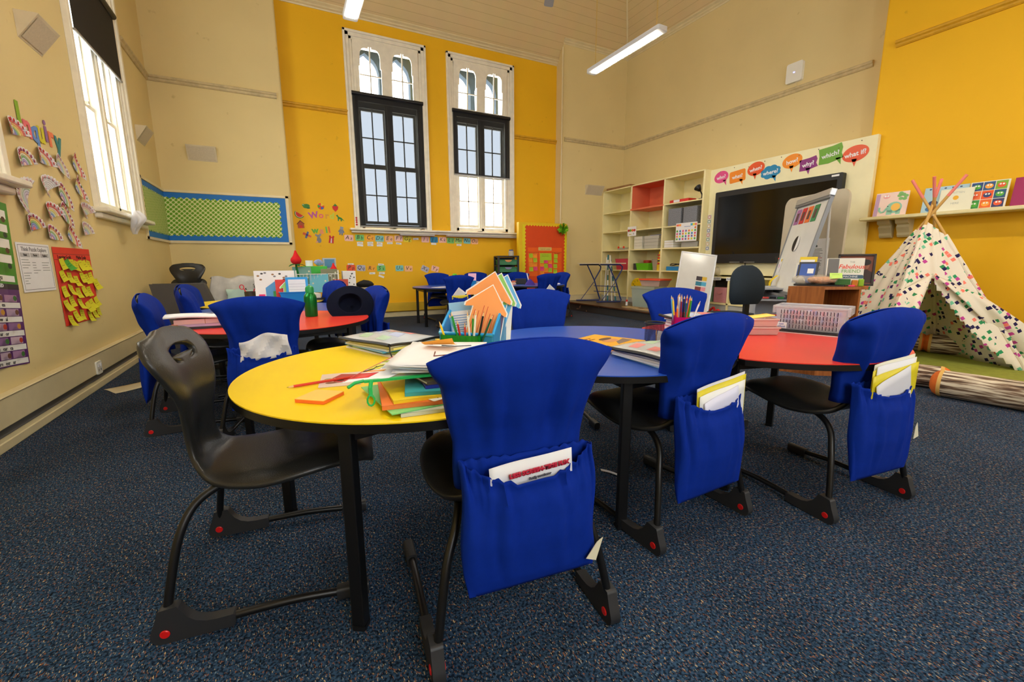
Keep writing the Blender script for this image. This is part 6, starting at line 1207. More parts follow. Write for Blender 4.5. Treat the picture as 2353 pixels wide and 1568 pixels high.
# ---------------------------------------------------------------- things in the chair pockets
def CM(k): x, y, th = POS[k]; return TR((x, y, 0), rz=R(th-90))
def pocket_sheet(k, name, label, cat, cx, z, w, h, tilt, c, yoff=-.062, bend=.01, deco=None, th=.0015, lean=4):
    mb = MB()
    def f(u, v): return ((u-.5)*w, bend*math.sin(PI*u)+.5*bend*math.sin(u*7)*v, (v-.5)*h)
    mb.grid(f, 14, 6, c)
    if deco: deco(mb, lambda u, v: Vector(f(u, v))+Vector((0, -.002, 0)))
    o = mb.build(name, smooth=60, solid=th); o.matrix_world = CM(k) @ TR((cx, yoff+.011, z), rx=R(lean)) @ Matrix.Rotation(R(tilt), 4, 'Y'); return tag(o, label, cat, 'papers in chair pockets' if name == 'pocket_paper' else None)
YEF = col((226, 208, 28), .45); GREYP = col((222, 222, 228), .6)
def news(mb, f):
    for ch_i, (t, s, y, c) in enumerate((('LESS SCREEN-TIME FLIX', .0165, .82, (190, 30, 60)), ('Family newsletter', .009, .72, (90, 90, 100)))): mb.text(t, s, col(c), TR((.02, f(.5, .5).y-.006, (y-.5)*.2), rx=R(90)), bold=.001 if ch_i == 0 else 0)
pocket_sheet('F', 'newsletter', 'folded newsletter headed LESS SCREEN-TIME FLIX in the nearest cover pocket', 'newsletter', .0, .50, .235, .20, -5, PAPER, -.060, .004, news)
for k, (z, w, c, n, t, yo) in enumerate(((.545, .285, GREYP, 'grey sheet at the back', -7, -.050), (.535, .29, YEF, 'yellow folder', -7, -.054), (.515, .27, col((240, 240, 236), .5), 'white sheet in front of the yellow folder', -7, -.059), (.495, .20, col((226, 226, 246), .5), 'lilac sheet slipped lowest', -14, -.064))):
    pocket_sheet('B', 'pocket_paper', n+' in the pocket before the blue table', 'paper', .035, z, w, .21, t, c, yo, .004)
for k, (z, w, c, n, t, yo) in enumerate(((.585, .27, col((236, 234, 210), .5), 'cream folder at the back', -6, -.049), (.565, .29, YEF, 'rear yellow folder', -7, -.053), (.575, .26, PAPER, 'white folder between the yellow ones', -5, -.057), (.545, .30, YEF, 'front yellow folder', -8, -.061), (.525, .22, GREYP, 'folded white letter in front', -20, -.066))):
    pocket_sheet('R', 'pocket_paper', n+' in the pocket before the red table', 'paper', .02, z, w, .22, t, c, yo, .004)
mb = MB(); rn = random.Random(2); mb.grid(lambda u, v: ((u-.5)*.29*(1-.2*v*(1-u)), .007*math.sin(u*9+v*4)+.006*math.sin(u*17-v*9)+.004*rn.random(), (v-.5)*.13+.018*math.sin(u*PI)*v-.012*math.sin(u*7)*v), 22, 9, M('crumpled_paper', (224, 222, 224), .8))
o = mb.build('crumpled_paper', smooth=15, solid=.002); o.matrix_world = CM('L2') @ TR((.02, -.055, .595)) @ Matrix.Rotation(R(-9), 4, 'Y'); tag(o, 'crumpled white paper in the pocket before the left red table', 'paper')
for k, s in (('K1', 'left'), ('K2', 'right')):
    pocket_sheet(k, 'pocket_paper', 'white folded letter in the %s pocket before the back tables' % s, 'paper', -.01, .60, .16, .17, 38, GREYP, -.054, .003); pocket_sheet(k, 'pocket_paper', 'yellow folder edge in the %s pocket before the back tables' % s, 'folder', .0, .525, .27, .12, -2, YEF, -.058, .004)
for k, cx, cz, tl in (('F', .178, .30, 14), ('R', .176, .36, -22), ('L1', -.18, .27, 20)):
    q = MB(); q.add([(-.018, 0, -.03), (.016, 0, -.035), (.02, 0, .035), (.004, 0, .02)], [(0, 1, 2, 3)], col((226, 220, 190), .7)); o = q.build('fabric_tag', None, smooth=0, solid=.002)
    cov = [x for x in scene.objects if x.get('category') == 'chair cover' and (Vector(x.location)-Vector((POS[k][0], POS[k][1], 0))).length < 1e-4][0]; o.parent = cov; o.matrix_local = TR((cx, -.074, cz)) @ Matrix.Rotation(R(tl), 4, 'Y')

# ---------------------------------------------------------------- foreground yellow table
Z = T_Z+.0008
def pencil(label, p0, p1, c, tipc=None, parent=None, group=None, text=None):
    """p0 = sharpened end"""
    a, b = Vector(p0), Vector(p1); d = (b-a).normalized(); k = a+d*.022; root = None
    m = MB(); m.tube([k, b], .0048, col(c, .35), 6); o = m.build('pencil', smooth=0)
    t = MB(); t.tube([a+d*.006, k], [.0014, .0047], col((222, 180, 130), .7), 8); t.tube([a, a+d*.007], [.0002, .0016], col(tipc or c, .5), 6); t.build('sharpened_tip', o)
    if text:
        x = d; z = Vector((0, 0, 1)); y = z.cross(x); t = MB(); t.text(text, .006, col((236, 190, 120)), Matrix(((x.x, y.x, z.x, (a.x+b.x)/2), (x.y, y.y, z.y, (a.y+b.y)/2), (x.z, y.z, z.z, (a.z+b.z)/2+.0046), (0, 0, 0, 1)))); t.build('lettering', o, smooth=0)
    return tag(o, label, 'pencil', group)
pencil('red pencil lying on the near yellow table', (-.028, 1.622, Z+.005), (.245, 1.672, Z+.006), (214, 52, 26), (40, 40, 40), text='HB GRAPHITE  2B')
mb = MB(); mb.box((-.05, -.052, 0), (.05, .052, .010), col((250, 120, 40), .7)); mb.box((-.05, -.052, .010), (.05, .052, .012), col((255, 202, 96), .7)); tag(at(mb.build('note_pad', smooth=0), (.066, 1.452, Z), R(-40)), 'orange square note pad on the near yellow table', 'note pad')
def flat_card(label, x, y, w, h, rz, c, deco=None, name='picture_card', cat='card', z=Z, th=.0015, rot=None):
    mb = MB(); mb.prism(rrect(w, h, .004, 2), th, c)
    if deco: deco(mb, th+.0004)
    o = mb.build(name, smooth=0); at(o, (x, y, z), R(rz), rot); return tag(o, label, cat)
def d_pic(mb, z):
    mb.prism([(-.02, -.05), (.06, -.04), (.07, .05), (.0, .075), (-.03, .02)], .0003, col((168, 34, 30), .5), TR((0, 0, z))); mb.disc((-.03, -.045, z+.0004), .02, col((130, 80, 40)), sy=.6); mb.disc((.0, -.02, z+.0004), .012, col((60, 40, 30))); mb.disc((-.04, .01, z+.0004), .016, col((90, 120, 50)), sy=.6)
flat_card('pinkish picture card under the red pencil', .150, 1.665, .14, .19, -8, col((222, 204, 196), .3), d_pic)
# books under the loose papers
def book_flat(label, x, y, z, w, d, h, rz, c, page=True, spine=None, name='book', cat='book', group=None, rough=.45):
    mb = MB(); m = col(c, rough); t = min(.0016, h*.2)
    if page and h > .004:
        mb.box((-w/2+.003, -d/2, t), (w/2-.003, d/2-.003, h-t), PAPER); mb.box((-w/2, -d/2, 0), (w/2, d/2, t), m); mb.box((-w/2, -d/2, h-t), (w/2, d/2, h), m); mb.box((-w/2, -d/2-.001, 0), (w/2, -d/2+.002, h), m)
    else: mb.box((-w/2, -d/2, 0), (w/2, d/2, h), m)
    if spine: mb.text(spine[0], spine[1], col(spine[2]), TR((0, -d/2-.0012, h/2), rx=R(90)), shear=.2)
    return tag(at(mb.build(name, smooth=0), (x, y, z), R(rz)), label, cat, group)
zz = Z
for (lab, x, y, w, d, h, rz, c, sp) in (
    ('pale grey-green book at the bottom of the near stack', .40, 1.31, .27, .33, .010, -5, (196, 206, 190), None),
    ('mint green folder sticking out left of near stack', .335, 1.33, .25, .32, .003, 6, (126, 216, 130), None),
    ('orange book in the near stack on yellow table', .36, 1.335, .26, .31, .012, -8, (248, 130, 60), None),
    ('bright yellow book in the near stack', .375, 1.345, .25, .30, .009, -3, (250, 214, 30), None),
    ('teal book with Stitches on its spine', .43, 1.33, .24, .27, .011, -14, (60, 168, 180), ('Stitches', .012, (20, 50, 60))),
    ('navy blue box book above the teal one', .455, 1.325, .20, .20, .010, -6, (40, 56, 170), ('READERS', .006, (200, 200, 230))),
    ('dark photo album in the near stack', .435, 1.36, .20, .22, .010, 8, (86, 76, 66), None)):
    book_flat(lab, x, y, zz, w, d, h, rz, c, spine=sp); zz += h+.0006
flat_card('white note corner poking from the near stack', .375, 1.205, .07, .05, 20, PAPER, lambda mb, z: mb.tube([(-.01, -.01, z), (.0, .01, z), (.02, -.0, z)], .0015, INK, 4), 'paper_note', 'note', z=Z+.0275)
root = thing('zip_pouch', 'clear pouch with green zip sticking out under the papers', 'pouch', (.345, 1.39, zz+.005), R(-6)); q = MB(); q.grid(lambda u, v: ((u-.5)*.31, -.11+v*.11, .003*math.sin(PI*u)*math.sin(PI*v)+.003), 12, 8, M('clear_vinyl', (226, 236, 230), .12, alpha=.5)); q.build('vinyl_pouch', root, smooth=80, solid=.002)
GZ = col((30, 184, 92), .45); q = MB(); q.box((-.155, -.118, .001), (.17, -.104, .008), GZ); q.tube([(-.155, -.11, .006), (-.18, -.112, .003), (-.20, -.125, -.006)], .005, GZ, 6); q.build('zip_tape', root, smooth=60)
q = MB(); q.tube([(-.135, -.115, .005), (-.140, -.135, -.012), (-.140, -.14, -.034)], .006, GZ, 6); q.tube([(-.140+.010*math.sin(t/10*6.28), -.142, -.046+.016*math.cos(t/10*6.28)) for t in range(10)], .003, GZ, 6, closed=True); q.build('zip_pull', root)
# comic sheet and loose papers fanned on top
zt = zz+.020
mb = MB(); cor_ = [Vector((.116, 1.308, zz+.010)), Vector((.445, 1.718, zz+.014)), Vector((.60, 1.60, zz+.016)), Vector((.250, 1.290, zz+.013))]
def cs(u, v): return cor_[0].lerp(cor_[3], u).lerp(cor_[1].lerp(cor_[2], u), v)+Vector((0, 0, .006*math.sin(PI*v)))
mb.grid(lambda u, v: tuple(cs(u, v)), 12, 16, PAPER)
def patch(u0, u1, v0, v1, c, e=.0012): mb.grid(lambda u, v: tuple(cs(u0+(u1-u0)*u, v0+(v1-v0)*v)+Vector((0, 0, e))), 4, 6, col(c, .4))
for a in ((.05, .45, .06, .17, (214, 36, 40)), (.04, .5, .20, .23, (236, 160, 60)), (.05, .3, .26, .40, (222, 222, 70)), (.34, .6, .27, .38, (250, 160, 50)), (.05, .32, .44, .50, (170, 190, 40)), (.35, .6, .45, .56, (226, 90, 110)), (.06, .35, .58, .74, (206, 210, 60)), (.38, .6, .62, .70, (190, 60, 70)), (.06, .30, .80, .92, (140, 110, 50)), (.34, .62, .82, .93, (200, 200, 60)), (.02, .04, .02, .97, (214, 60, 70))): patch(*a)
for k in range(6): u0 = .08+.08*k; mb.tube([cs(u0, .2+.1*k)+Vector((0, 0, .002)), cs(u0+.1, .26+.1*k)+Vector((0, 0, .002)), cs(u0+.06, .32+.1*k)+Vector((0, 0, .002))], .0012, INK, 4)
tag(mb.build('comic_sheet', smooth=60, solid=.001), 'colourful comic sheet sloping off the near paper pile', 'sheet')
for k in range(7):
    mb = MB(); w, d = .28, .40; cur = .010+.004*k
    def f(u, v): return ((u-.5)*w, (v-.5)*d, .010*(1-u)**2*(1+.5*math.sin(v*5+k))*(k % 3)*.5+.003*math.sin(v*6+k))
    mb.grid(f, 10, 10, PAPER if k != 3 else col((200, 222, 240), .6)); rn = random.Random(k)
    if k == 6:
        for r_ in range(7): mb.grid(lambda u, v: (-.11+.05*u+.004*rn.random(), .15-.026*r_+.006*v, f(.15, .5)[2]+.0012), 3, 2, col((170, 170, 190)))
        mb.tube([(-.02, -.02, .004), (-.01, -.09, .004), (.05, -.06, .004), (.07, -.07, .004), (.10, -.02, .004)], .0022, col((110, 40, 30)), 5); mb.tube([(-.02, .10, .004), (.03, .085, .004), (.09, .10, .004)], .0016, col((80, 80, 90)), 5)
    o = mb.build('loose_paper', smooth=60, solid=.0008); at(o, (.468+.006*math.sin(k*2), 1.43+.008*math.cos(k*3), zt+.002+.0038*k), R(-29+[6, -4, 3, -7, 5, -2, 0][k])); tag(o, '%s loose sheet from the bottom of the paper pile behind the nearest chair' % ORD[k] if k < 6 else 'top drawn-on sheet of the paper pile behind the nearest chair', 'paper', 'loose papers on the yellow table')
sticky('sticky_note', (255, 176, 60), .11, .09, .030, 4, TR((.475, 1.49, zt+.032), rz=R(-30)), 'orange curled sticky note on the top drawn-on sheet', 'notes on the yellow table')
# back-left book stack with zip folder
ZF = M('clear_folder_film', (236, 240, 244), .18, alpha=.55); ZB = M('black_zip', (18, 18, 20), .5)
def zip_folder(label, x, y, z, w, d, rz, seed, puff=.02):
    root = thing('zip_folder', label, 'folder', (x, y, z), R(rz)); rn = random.Random(seed)
    def f(u, v): return ((u-.5)*w, (v-.5)*d, .004+puff*(math.sin(PI*u)*math.sin(PI*v))**.6+.003*math.sin(u*8+v*5+seed))
    q = MB(); q.grid(f, 16, 14, ZF); q.build('film_cover', root, smooth=80, solid=.001); q = MB(); q.box((-w/2+.012, -d/2+.012, .001), (w/2-.012, d/2-.012, .003), PAPER); q.build('white_sheets', root, smooth=0)
    q = MB()
    for k in range(6):
        u0, v0 = .14+.26*(k % 3), .24+.34*(k//3); c = [(222, 130, 130), (176, 206, 176), (180, 190, 224)][(k+seed) % 3]
        q.grid(lambda u, v: tuple(Vector(f(u0+.2*u, v0+.18*v+.05*u))+Vector((0, 0, .0012))), 5, 4, col(c, .4))
    q.build('printed_blocks', root, smooth=80)
    q = MB(); q.tube([Vector(f(i/10, 0))+Vector((0, -.003, 0)) for i in range(11)], .0065, ZB, 6); q.tube([Vector(f(0, i/10))+Vector((-.003, 0, 0)) for i in range(11)], .0085, ZB, 6); q.build('zip_edge', root); return root
zz = Z
for (lab, x, y, w, d, h, rz, c) in (('white book with orange stripe at the bottom of the back stack', .44, 2.19, .27, .38, .008, 22, (238, 226, 214)), ('lime green book in the back stack of yellow table', .47, 2.17, .28, .35, .007, 27, (176, 206, 50)), ('sky blue book in the back stack of yellow table', .425, 2.20, .26, .36, .007, 20, (90, 176, 226)), ('white exercise book in the back stack', .43, 2.19, .26, .35, .008, 24, (236, 238, 240)), ('pale yellow book with black strip in the back stack', .45, 2.17, .27, .35, .010, 26, (232, 226, 130)), ('white workbook just under the zip folder', .44, 2.18, .27, .36, .008, 24, (244, 244, 244))):
    book_flat(lab, x, y, zz, w, d, h, rz, c, spine=('Lost time at the City', .008, (60, 60, 40)) if 'strip' in lab else None); zz += h+.0006
fo = zip_folder('clear zip folder topping the back stack on the yellow table', .44, 2.19, zz, .30, .40, 25, 1); q = MB(); q.tube([(-.15, -.2, .006), (-.155, -.205, -.02), (-.150, -.212, -.045)], .003, ZB, 6); q.ball((-.150, -.213, -.053), .009, ZB, 8); q.build('zip_pull', fo)
# blue caddy with arrows
TB = M('blue_caddy_plastic', (20, 132, 200), .3, alpha=.93)
root = thing('desk_caddy', 'blue open caddy holding orange arrow cards on the yellow table', 'caddy', (.80, 1.955, Z), R(-42)); q = MB(); n = 10
def side_z(t): return .095+.115*math.sin(PI/2*t)**1.0
for s in (-1, 1):
    pts = [(-.11, 0)]+[(.11, 0)]+[(-.115+.23*(1-i/n), side_z(1-i/n)) for i in range(n+1)]
    q.prism(pts, .005, TB, Matrix(((0, 0, s, s*.128), (1, 0, 0, 0), (0, 1, 0, 0), (0, 0, 0, 1))))
q.box((-.128, -.115, 0), (.128, -.11, .095), TB); q.box((-.128, .11, 0), (.128, .115, .21), TB); q.box((-.128, -.115, 0), (.128, .115, .006), TB); q.box((-.012, -.11, .006), (-.008, .11, .085), TB); q.build('caddy_body', root, smooth=20, bevel=.0015, seg=1)
q = MB(); RIM = M('blue_rim', (36, 156, 224), .3)
for s in (-1, 1): q.tube([(s*.131, -.115+.23*i/n, side_z(i/n)) for i in range(n+1)], .007, RIM, 8)
q.tube([(-.131, -.117, .095), (.131, -.117, .095)], .008, RIM, 8); q.tube([(-.131, .117, .21), (.131, .117, .21)], .007, RIM, 8); q.build('rim', root)
TC = TR((.80, 1.955, Z), rz=R(-42))
def arrow(label, T, w, h, c, lines=True, group='arrow cards in the caddy'):
    mb = MB(); s = w*.31; b = h*.62
    pts = [(-s, 0), (s, 0), (s, b), (w/2, b-.012), (w/2, b+.006), (0, h), (-w/2, b+.006), (-w/2, b-.012), (-s, b)]
    big = [(p[0]*1.07, p[1]*1.03-.004) for p in pts]; mb.prism(big, .0012, M('laminate_edge', (240, 240, 242), .15)); mb.prism(pts, .0008, col(c, .25), TR((0, 0, .0012)))
    if lines:
        for k in range(6): mb.box((-s*.82+k*s*.30, .03, .002), (-s*.82+k*s*.30+.003, b*.92+(.03 if 1 < k < 4 else 0), .0024), col((206, 76, 40)))
    o = mb.build('arrow_card', smooth=0); o.matrix_world = T; return tag(o, label, 'card', group)
def stand(x, y, z, yaw, lean, roll=0): return TC @ TR((x, y, z), rz=R(yaw)) @ Matrix.Rotation(R(90-lean), 4, 'X') @ Matrix.Rotation(R(roll), 4, 'Z')
OA = (250, 164, 96)
arrow('front orange arrow card standing in the blue caddy', stand(.02, -.055, .02, 16, 8, -17), .20, .31, OA)
arrow('taller orange arrow card behind the front one in the caddy', stand(.015, .03, .05, 16, 4, -14), .22, .335, OA)
arrow('lime arrow card behind the orange ones', stand(.03, .050, .045, 16, 4, -16), .21, .335, (150, 206, 110), False)
arrow('blue arrow card behind the orange ones', stand(.045, .066, .04, 16, 4, -18), .21, .335, (110, 186, 236), False)
for k, (x, y, a, w, h, c, n) in enumerate(((.07, .085, -4, .17, .27, PAPER, 'white sheet behind the arrows in the caddy'), (-.055, .02, 6, .12, .22, col((150, 200, 240), .4), 'blue and white printed sheet at the left of the caddy'), (.08, -.02, -10, .09, .19, col((90, 80, 120), .4), 'dark printed sheet at the right of the caddy'))):
    mb = MB(); mb.box((-w/2, 0, 0), (w/2, h, .001), c)
    if k == 1: mb.box((-w/2+.006, .0, .001), (w/2-.006, h*.8, .0014), PAPER); [mb.box((-.045, .02+j*.012, .0014), (.04, .024+j*.012, .0017), col((120, 160, 210))) for j in range(12)]
    if k == 2: mb.box((-w/2-.004, -.002, -.0012), (w/2+.004, h+.005, -.0002), PAPER)
    o = mb.build('printed_sheet', smooth=0); o.matrix_world = stand(x, y, .012, 14, 5, a); tag(o, n, 'sheet')
root = thing('pencil_pot', 'clear green pencil pot in front of the blue caddy', 'pot', (.700, 1.865, Z), R(-42)); GP = M('green_acrylic', (20, 150, 50), .1, alpha=.62); q = MB(); d_ = -.033
for a, b in (((-.09, -.03, 0), (.09, -.027, .095)), ((-.09, .027, 0), (.09, .03, .095)), ((-.09, -.03, 0), (-.087, .03, .095)), ((.087, -.03, 0), (.09, .03, .095)), ((-.0335, -.03, 0), (-.0315, .03, .09)), ((.0315, -.03, 0), (.0335, .03, .09)), ((-.09, -.03, 0), (.09, .03, .003))): q.box(a, b, GP)
q.build('pot_body', root, smooth=0); Tp = TR((.700, 1.865, Z), rz=R(-42))
for k, (x, y, dx, dy, h, c, n) in enumerate(((-.06, 0, -.045, -.01, .155, (250, 206, 30), 'yellow'), (.0, .0, -.05, .0, .20, (20, 150, 60), 'green'), (.005, .01, -.075, .01, .19, (90, 190, 230), 'sky blue'), (.01, -.005, -.03, .0, .165, (176, 30, 34), 'dark red'), (.02, .005, -.01, .01, .15, (214, 60, 50), 'coral red'), (.045, .0, -.015, .0, .205, (240, 240, 236), 'white'), (.05, .01, .0, .01, .19, (60, 170, 60), 'bright green'), (.055, -.008, .02, .0, .21, (236, 236, 230), 'cream'), (.065, .0, .045, .0, .205, (24, 24, 26), 'black'), (.072, .005, .075, .01, .19, (14, 84, 60), 'dark green'))):
    pencil('%s pencil standing in the clear green pot' % n, Tp @ Vector((x+dx, y+dy, h)), Tp @ Vector((x, y, .006)), c, group='pencils in the green pot')
# ---------------------------------------------------------------- foreground blue table
zz = Z
for lab, x, y, rz, c in (('white and orange book under the yellow-covered one', 1.435, 1.715, 24, (240, 200, 150)), ('second orange book on the blue table', 1.42, 1.72, 19, (250, 160, 60))): book_flat(lab, x, y, zz, .31, .30, .008, rz, c); zz += .0086
def d_kids(mb, z):
    mb.text('Bold Babies at', .022, col((120, 70, 20)), TR((-.05, .10, z))); mb.text("Dad's Place", .022, col((120, 70, 20)), TR((-.04, .07, z)))
    mb.disc((.03, -.01, z), .06, col((206, 140, 84)), sy=.6); mb.disc((.05, .03, z+.0003), .055, col((90, 56, 30)), sy=.4); mb.prism([(-.03, -.09), (.12, -.09), (.13, -.03), (.02, -.05)], .0004, col((120, 100, 90)), TR((0, 0, z))); mb.disc((-.09, .02, z), .03, col((180, 130, 20)), sy=.35)
flat_card('orange and yellow story book with a sleeping face on the blue table', 1.43, 1.73, .30, .30, 22, col((250, 180, 30), .3), d_kids, 'story_book', 'book', z=zz, th=.006)
zz = Z
for k, (lab, x, y, w, d, h, rz, c) in enumerate((('light blue book at the bottom of the stack before the cup', 1.49, 1.365, .37, .30, .007, -3, (110, 186, 236)), ('white exercise book second from bottom before the cup', 1.475, 1.372, .36, .30, .008, 0, (240, 240, 244)), ('white workbook third from bottom before the cup', 1.48, 1.38, .36, .29, .006, 3, (246, 240, 240)), ('coral red sheet folder before the cup', 1.49, 1.375, .34, .28, .003, 5, (226, 110, 110)), ('white pad just under the zip folder before the cup', 1.475, 1.375, .35, .30, .010, 2, (240, 240, 242)))):
    book_flat(lab, x, y, zz, w, d, h, rz, c); zz += h+.0006
zip_folder('clear zip folder with pink and green blocks on the blue table', 1.475, 1.39, zz, .37, .31, 3, 0, .018); bx('binder_clip', 'black binder clip on the stack before the cup', 'clip', TR((1.40, 1.225, zz-.018), rz=R(4)), (-.02, -.006, 0), (.02, .012, .018), BLACK)
def _mesh(nt, p):
    L = nt.links.new; tc = nt.nodes.new('ShaderNodeTexCoord'); sp = nt.nodes.new('ShaderNodeSeparateXYZ'); L(tc.outputs['Object'], sp.inputs[0]); at_ = nt.nodes.new('ShaderNodeMath'); at_.operation = 'ARCTAN2'; L(sp.outputs['Y'], at_.inputs[0]); L(sp.outputs['X'], at_.inputs[1])
    fs = []
    for s in (1, -1):
        a = nt.nodes.new('ShaderNodeMath'); a.operation = 'MULTIPLY'; a.inputs[1].default_value = 9.5*s; L(at_.outputs[0], a.inputs[0]); b = nt.nodes.new('ShaderNodeMath'); b.operation = 'MULTIPLY_ADD'; b.inputs[1].default_value = 190; L(sp.outputs['Z'], b.inputs[0]); L(a.outputs[0], b.inputs[2])
        f = nt.nodes.new('ShaderNodeMath'); f.operation = 'FRACT'; L(b.outputs[0], f.inputs[0]); g = nt.nodes.new('ShaderNodeMath'); g.operation = 'LESS_THAN'; g.inputs[1].default_value = .24; L(f.outputs[0], g.inputs[0]); fs.append(g)
    mx = nt.nodes.new('ShaderNodeMath'); mx.operation = 'MAXIMUM'; L(fs[0].outputs[0], mx.inputs[0]); L(fs[1].outputs[0], mx.inputs[1]); t = nt.nodes.new('ShaderNodeBsdfTransparent'); m = nt.nodes.new('ShaderNodeMixShader'); L(mx.outputs[0], m.inputs[0]); L(t.outputs[0], m.inputs[1]); L(p.outputs[0], m.inputs[2]); L(m.outputs[0], nt.nodes['Material Output'].inputs['Surface']); p.inputs['Base Color'].default_value = rgb((14, 14, 16)); p.inputs['Roughness'].default_value = .4
root = thing('mesh_cup', 'black wire mesh cup on the blue table', 'cup', (1.70, 1.665, Z)); q = MB(); q.grid(lambda u, v: (.049*math.cos(2*PI*u), .049*math.sin(2*PI*u), .108*v), 40, 2, nodes_mat('wire_mesh', _mesh), closed=True); q.build('mesh_wall', root); q = MB(); q.lathe([(.049, 0), (.049, .004), (0, .004)], BLACK, 30); q.build('base', root); q = MB(); q.tube([(.0495*math.cos(t/30*6.2832), .0495*math.sin(t/30*6.2832), .108) for t in range(30)], .004, BLACK, 8, closed=True); q.build('rim', root)
bx('eraser', 'white patterned eraser inside the mesh cup', 'eraser', TR((1.715, 1.645, Z+.005), ry=R(12)), (-.012, -.012, 0), (.012, .012, .06), PAPER); bx('wooden_ruler', 'short wooden ruler inside the mesh cup', 'ruler', TR((1.69, 1.64, Z+.005), ry=R(-14), rz=R(40)), (-.012, -.002, 0), (.012, .002, .07), col((206, 150, 80)))
MG = M('magenta_acrylic', (206, 10, 104), .12, alpha=.72)
root = thing('pencil_caddy', 'magenta pencil caddy full of coloured pencils', 'pot', (1.985, 1.745, Z), R(-38)); q = MB()
for a, b in (((-.045, -.045, 0), (.045, -.041, .115)), ((-.045, .041, 0), (.045, .045, .135)), ((-.045, -.045, 0), (-.041, .045, .125)), ((.041, -.045, 0), (.045, .045, .115)), ((-.045, -.045, 0), (.10, .045, .004)), ((.10, -.045, 0), (.104, .045, .05)), ((.045, -.045, 0), (.104, -.041, .05)), ((.045, .041, 0), (.104, .045, .05))): q.box(a, b, MG)
q.build('caddy_body', root, smooth=0); Tq = TR((1.985, 1.745, Z), rz=R(-38))
for k, (x, y, dx, dy, h, c, n) in enumerate(((-.028, 0, -.025, .0, .225, (250, 206, 40), 'yellow'), (-.03, .01, -.03, .0, .235, (120, 200, 236), 'sky blue'), (-.012, .02, .0, .01, .245, (236, 236, 236), 'white'), (-.02, -.02, -.012, -.01, .185, (246, 110, 30), 'long orange'), (-.005, .0, .0, .0, .222, (140, 20, 36), 'maroon'), (.0, .02, .0, .012, .24, (200, 190, 180), 'grey'), (.008, .01, .005, .01, .235, (30, 30, 34), 'black'), (.014, -.01, .006, -.005, .215, (10, 90, 70), 'dark green'), (.018, .02, .012, .01, .238, (230, 60, 50), 'red'), (.022, .005, .02, .0, .235, (250, 140, 40), 'light orange'), (.026, -.005, .022, .0, .228, (60, 160, 40), 'grass green'), (.03, .0, .065, .0, .205, (238, 238, 240), 'leaning white'), (-.01, .025, -.006, .02, .238, (190, 140, 100), 'tan'))):
    pencil('%s pencil in the magenta caddy' % n, Tq @ Vector((x+dx, y+dy, h)), Tq @ Vector((x, y, .006)), c, group='pencils in the magenta caddy')
# ---------------------------------------------------------------- foreground red table
zz = Z
for lab, w, d, h, rz, c in (('pink plastic folder at the bottom of the stack by the magenta caddy', .36, .27, .022, -14, (226, 130, 140)), ('lilac folder in the stack by the magenta caddy', .36, .27, .018, -18, (196, 160, 196)), ('white folder with purple cover in the stack by the magenta caddy', .35, .26, .018, -15, (110, 30, 80)), ('teal green elastic folder in the stack by the magenta caddy', .37, .27, .020, -13, (10, 140, 110))):
    o = book_flat(lab, 2.285, 1.845, zz, w, d, h, rz, c, name='folder', cat='folder')
    if 'elastic' in lab: q = MB(); q.box((.13, -.137, -.001), (.138, .137, h+.001), BLACK); q.build('elastic_strap', o, smooth=0)
    zz += h+.0006
zip_folder('clear zip folder on the teal folder by the magenta caddy', 2.275, 1.86, zz, .38, .28, -14, 2, .026)
for k, (z0, w, n) in enumerate(((0, .20, 'lower'), (.048, .175, 'upper'))):
    tub('note_tub', '%s clear pink tub of paper strips on the red table' % n, 'tub', (2.46, 1.605, Z+z0), w, .14, .046, M('clear_rose_plastic', (236, 200, 190), .2, alpha=.6), R(-28), taper=.9)
for k, (c, n) in enumerate((((250, 120, 140), 'pink paper strips in the lower clear tub'), ((250, 232, 150), 'cream paper strips in the upper clear tub'), ((255, 226, 110), 'yellow paper strip topping the tubs'))):
    mb = MB(); mb.grid(lambda u, v: ((u-.5)*.15, (v-.5)*.09, .006+.018*(u if k == 2 else 0)), 8, 3, col(c, .7)); tag(at(mb.build('paper_strip', smooth=60, solid=.006), (2.46, 1.605, Z+(.012, .058, .088)[k]), R(-28)), n, 'paper')
root = thing('tablet_computer', 'black tablet with white edge under the clear tub of counters', 'tablet', (2.795, 1.47, Z), R(-71)); q = MB(); q.prism(rrect(.37, .24, .015, 4), .005, col((226, 226, 230), .3)); q.build('white_edge', root, smooth=0); q = MB(); q.prism(rrect(.37, .24, .015, 4), .004, BLACK, TR((0, 0, .0052))); q.box((-.07, -.10, .0092), (.13, -.085, .011), DARK); q.build('case_cover', root, smooth=0)
CP = M('clear_counter_tub', (236, 236, 240), .2, alpha=.36); root = tub('counter_tub', 'clear slotted tub of pink and blue counters on the red table', 'tub', (2.83, 1.50, Z+.011), .36, .22, .145, CP, R(-70), taper=.88)
q = MB(); q.box((-.187, -.117, .132), (.187, -.108, .147), CP); q.box((-.187, .108, .132), (.187, .117, .147), CP); q.box((-.192, -.117, .10), (-.178, .117, .147), CP); q.box((.178, -.117, .10), (.192, .117, .147), CP); q.build('rim', root, bevel=.003)
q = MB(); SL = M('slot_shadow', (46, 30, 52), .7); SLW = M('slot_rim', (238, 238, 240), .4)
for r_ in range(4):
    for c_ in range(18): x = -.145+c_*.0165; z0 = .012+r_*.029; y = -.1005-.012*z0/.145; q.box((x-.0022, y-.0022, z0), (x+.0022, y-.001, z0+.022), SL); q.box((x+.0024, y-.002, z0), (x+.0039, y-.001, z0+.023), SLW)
q.build('slot_grille', root, smooth=0); rn = random.Random(21); q = MB()
